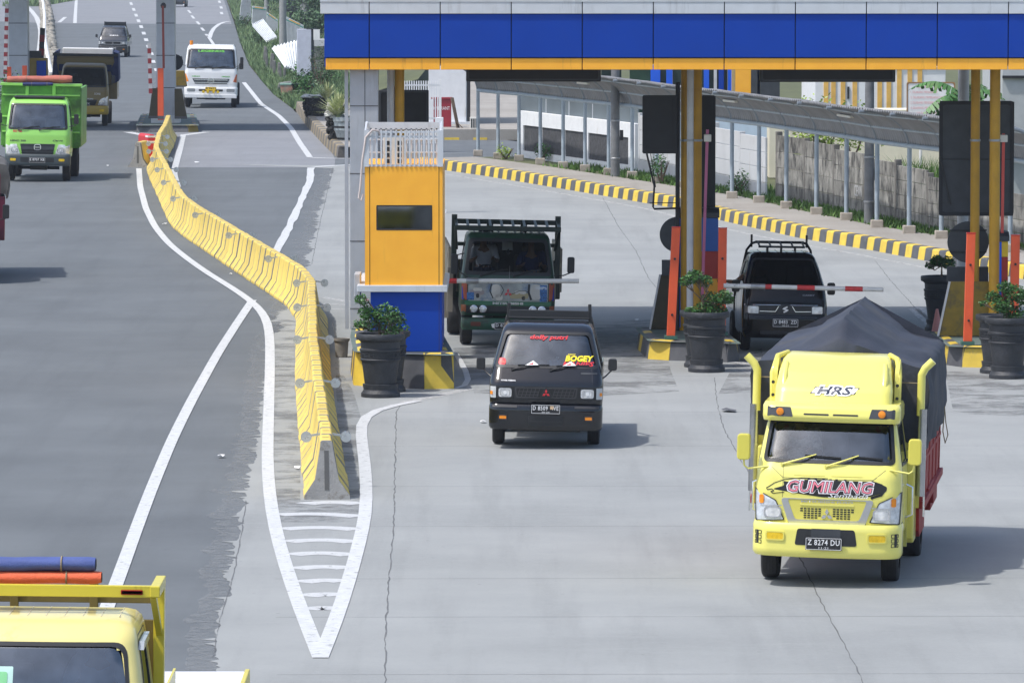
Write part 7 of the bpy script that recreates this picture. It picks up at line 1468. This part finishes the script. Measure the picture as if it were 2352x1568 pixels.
# left edge truck, mostly out of frame
CRM = paint('cream maroon cab paint', (.40, .36, .27), .4, .3, dirt=(.2, .02, .06), dth=.58)
t, cab, bc, bo, k = truck('cream and maroon truck cut off by the left edge with grey tarp load', -97, 120.2, -5.8, CRM, hw=.86, H_=2.05)
m = MB(); m.box(-1.03, 1.03, 1.75, 5.3, .85, 1.8); m.build('bed', paint('maroon paint', (.15, .01, .04), .4, .3), t, bevel=.02); tarp(t, 1.72, 5.3, 1.05, 1.75, 2.5, 2.9, M('grey brown tarp', (.10, .095, .09), .8, var=.3, bump=.3), .5)
m = MB(); [m.bar((s_*.90, 1.6, .5), (s_*.90, 1.6, 2.3), .04) for s_ in (1,)]; m.build('maroon_strip', MATS['maroon paint'], t)
# ---------------------------------------------------------------- 5. yellow truck cab at the lower left
YW = paint('cream yellow paint', (.76, .66, .24), .35, .5, dirt=(.5, .42, .12)); YB = paint('yellow rack paint', (.62, .52, .04), .45, .3, dirt=(.25, .2, .02), dth=.6)
t = veh('cargo_truck', 'cream yellow truck cab with yellow rack cut off at the lower left', 'truck', 76, 45.0, 0, .012)
cab = Cab([(.58, .08, 1.55, .83, .10, .03), (.90, .05, 1.55, .85, .10, .03), (1.33, .12, 1.55, .84, .10, .03), (1.64, .26, 1.55, .80, .12, .04), (1.90, .40, 1.55, .76, .13, .04), (1.97, .48, 1.53, .735, .14, .04), (2.01, .60, 1.5, .69, .14, .04), (2.035, .78, 1.42, .62, .14, .04)])
wind = rpoly([(-.74, 1.30), (.74, 1.30), (.675, 1.86), (-.675, 1.86)], .10, 5); make_cab(t, cab, YW, wind, rpoly([(.52, 1.25), (1.25, 1.25), (1.25, 1.80), (.68, 1.80)], .06, 4), glass('cloudy windscreen', (.35, .40, .42), .24), seal=.018, door=rpoly([(.34, .7), (1.4, .7), (1.4, 1.90), (.62, 1.90)], .06, 3))
m = MB(); [m.box(-.60+k_*.15, -.595+k_*.15, .80, 1.40, 2.03, 2.039) for k_ in range(9)]; m.build('roof_rib', M('pale roof', (.66, .60, .42), .4), t)
m = MB(); m.prism([(.52, 1.80), (1.22, 1.80), (1.26, 1.86), (.60, 1.86)], .775, .82, 'x'); m.build('rain_visor', M('clear rain visor', (.35, .38, .42), .15, .1), t)
m = MB(); m.patch(cab, rr(-.30, 1.60, .17, .17, .01), .004, .003); st = m.build('windscreen_sticker', M('pale mint sticker', (.45, .66, .60), .5), t); m = MB(); m.patch(cab, rr(-.30, 1.60, .08, .09, .02), .008, .002); m.build('sticker_mark', M('green mark', (.2, .55, .25), .5), st)
m = MB(); m.bar((-.915, 1.0, 2.22), (.915, 1.0, 2.22), .06, .095); m.box(.84, .92, .96, 1.75, 2.175, 2.265); m.box(-.92, -.84, .96, 1.75, 2.175, 2.265); m.build('rack_front_rail', YB, t, bevel=.006)
m = MB(); m.bar((-.9, 1.7, 2.07), (.9, 1.7, 2.07), .05, .06)
for x in (-.33, .33, .0)[:2]: m.box(x-.035, x+.035, 1.64, 1.70, 1.0, 2.22)
m.box(-.9, .9, 1.70, 1.74, 1.2, 1.9); m.build('rack_frame', M('dark olive metal', (.14, .11, .03), .6, var=.2), t, bevel=.005)
for s_ in (-1, 1): m = MB(); m.box(s_*.83, s_*.92, 1.58, 1.72, .7, 2.2); m.build('rack_post', YB, t, bevel=.006); m = MB(); m.bar((s_*.86, 1.05, 2.18), (s_*.88, 1.60, 1.80), .05); m.build('rack_brace', YB, t); m = MB(); m.box(.60, .78, .955, .97, 2.195, 2.235); m.build('marker_lamp', RED, t, bevel=.008)
m = MB(); m.box(-.88, .88, 1.75, 3.95, .75, .86); [m.box(s_*.86, s_*.88, 1.75, 3.95, .86, 1.2) for s_ in (-1, 1)]; m.build('bed', YB, t); bumper(t, .35, .58, .85, -.05, .3, .08, .02, YW); chassis(t, .4, 3.9)
for s_ in (-1, 1): wheel(t, s_*.7, 1.0, .36, .2); wheel(t, s_*.8, 3.2, .36, .28)
q = inveh(t, .42, 1.0, 1.22); person('person', 'passenger in pale blue inside the lower left yellow cab', q, 0, M('pale blue shirt', (.2, .3, .45), .9), JEAN, HAIR)
q = inveh(t, -.32, 1.14, 2.255); roll('orange red rolled tarp lying on the lower left truck rack', q, 1.50, .075, M('bright orange tarp', (.72, .13, .05), .7, var=.12, bump=.3)); q = inveh(t, -.35, 1.16, 2.355); roll('blue rolled tarp on top of the orange roll at the lower left', q, 1.46, .085, M('slate blue tarp', (.06, .09, .26), .7, var=.15, bump=.3))
# white topped low load at the bottom edge
t = veh('pickup_truck', 'pickup with flat white cover and yellow side board at the bottom edge', 'pickup', 378, 49.1, 0, 0)
m = MB(); m.box(-.60, .585, 0, 2.28, .80, .84); m.build('flat_cover', M('white cover sheet', (.75, .76, .80), .5, var=.05), t, bevel=.01); m = MB(); m.box(.585, .63, -.0, 2.3, .4, .86); m.box(-.63, -.6, 0, 2.3, .4, .86); m.box(-.6, .585, 2.2, 2.27, .4, .79); m.box(-.6, .585, 0, 2.2, .4, .5); m.build('side_board', YB, t, bevel=.01)
for s_ in (-1, 1): wheel(t, s_*.5, .5, .28, .16); wheel(t, s_*.5, 1.9, .28, .16)
# ================================================================== air: a thin even haze between the camera and the far road
m = MB(); m.box(-300, 300, -20, 900, -1.4, 14); hz = tag(m.build('haze', None) if False else m.build('haze', MATS['black plastic']), kind='stuff')
hm = bpy.data.materials.new('haze air'); hm.use_nodes = True; n_ = hm.node_tree.nodes; n_.remove(n_['Principled BSDF'])
pv = n_.new('ShaderNodeVolumePrincipled'); pv.inputs['Color'].default_value = (.80, .88, 1, 1); pv.inputs['Density'].default_value = .00020; pv.inputs['Anisotropy'].default_value = .3
hm.node_tree.links.new(pv.outputs[0], n_['Material Output'].inputs['Volume']); hz.data.materials.clear(); hz.data.materials.append(hm)
# ================================================================== tidy up
for o in list(COL.objects):
    if o.parent is None and o.type == 'MESH' and 'kind' not in o and 'category' not in o: tag(o, o.get('label', o.name.replace('_', ' ')), o.name.split('.')[0].replace('_', ' '))
    if o.parent is not None and 'category' in o: del o['category']
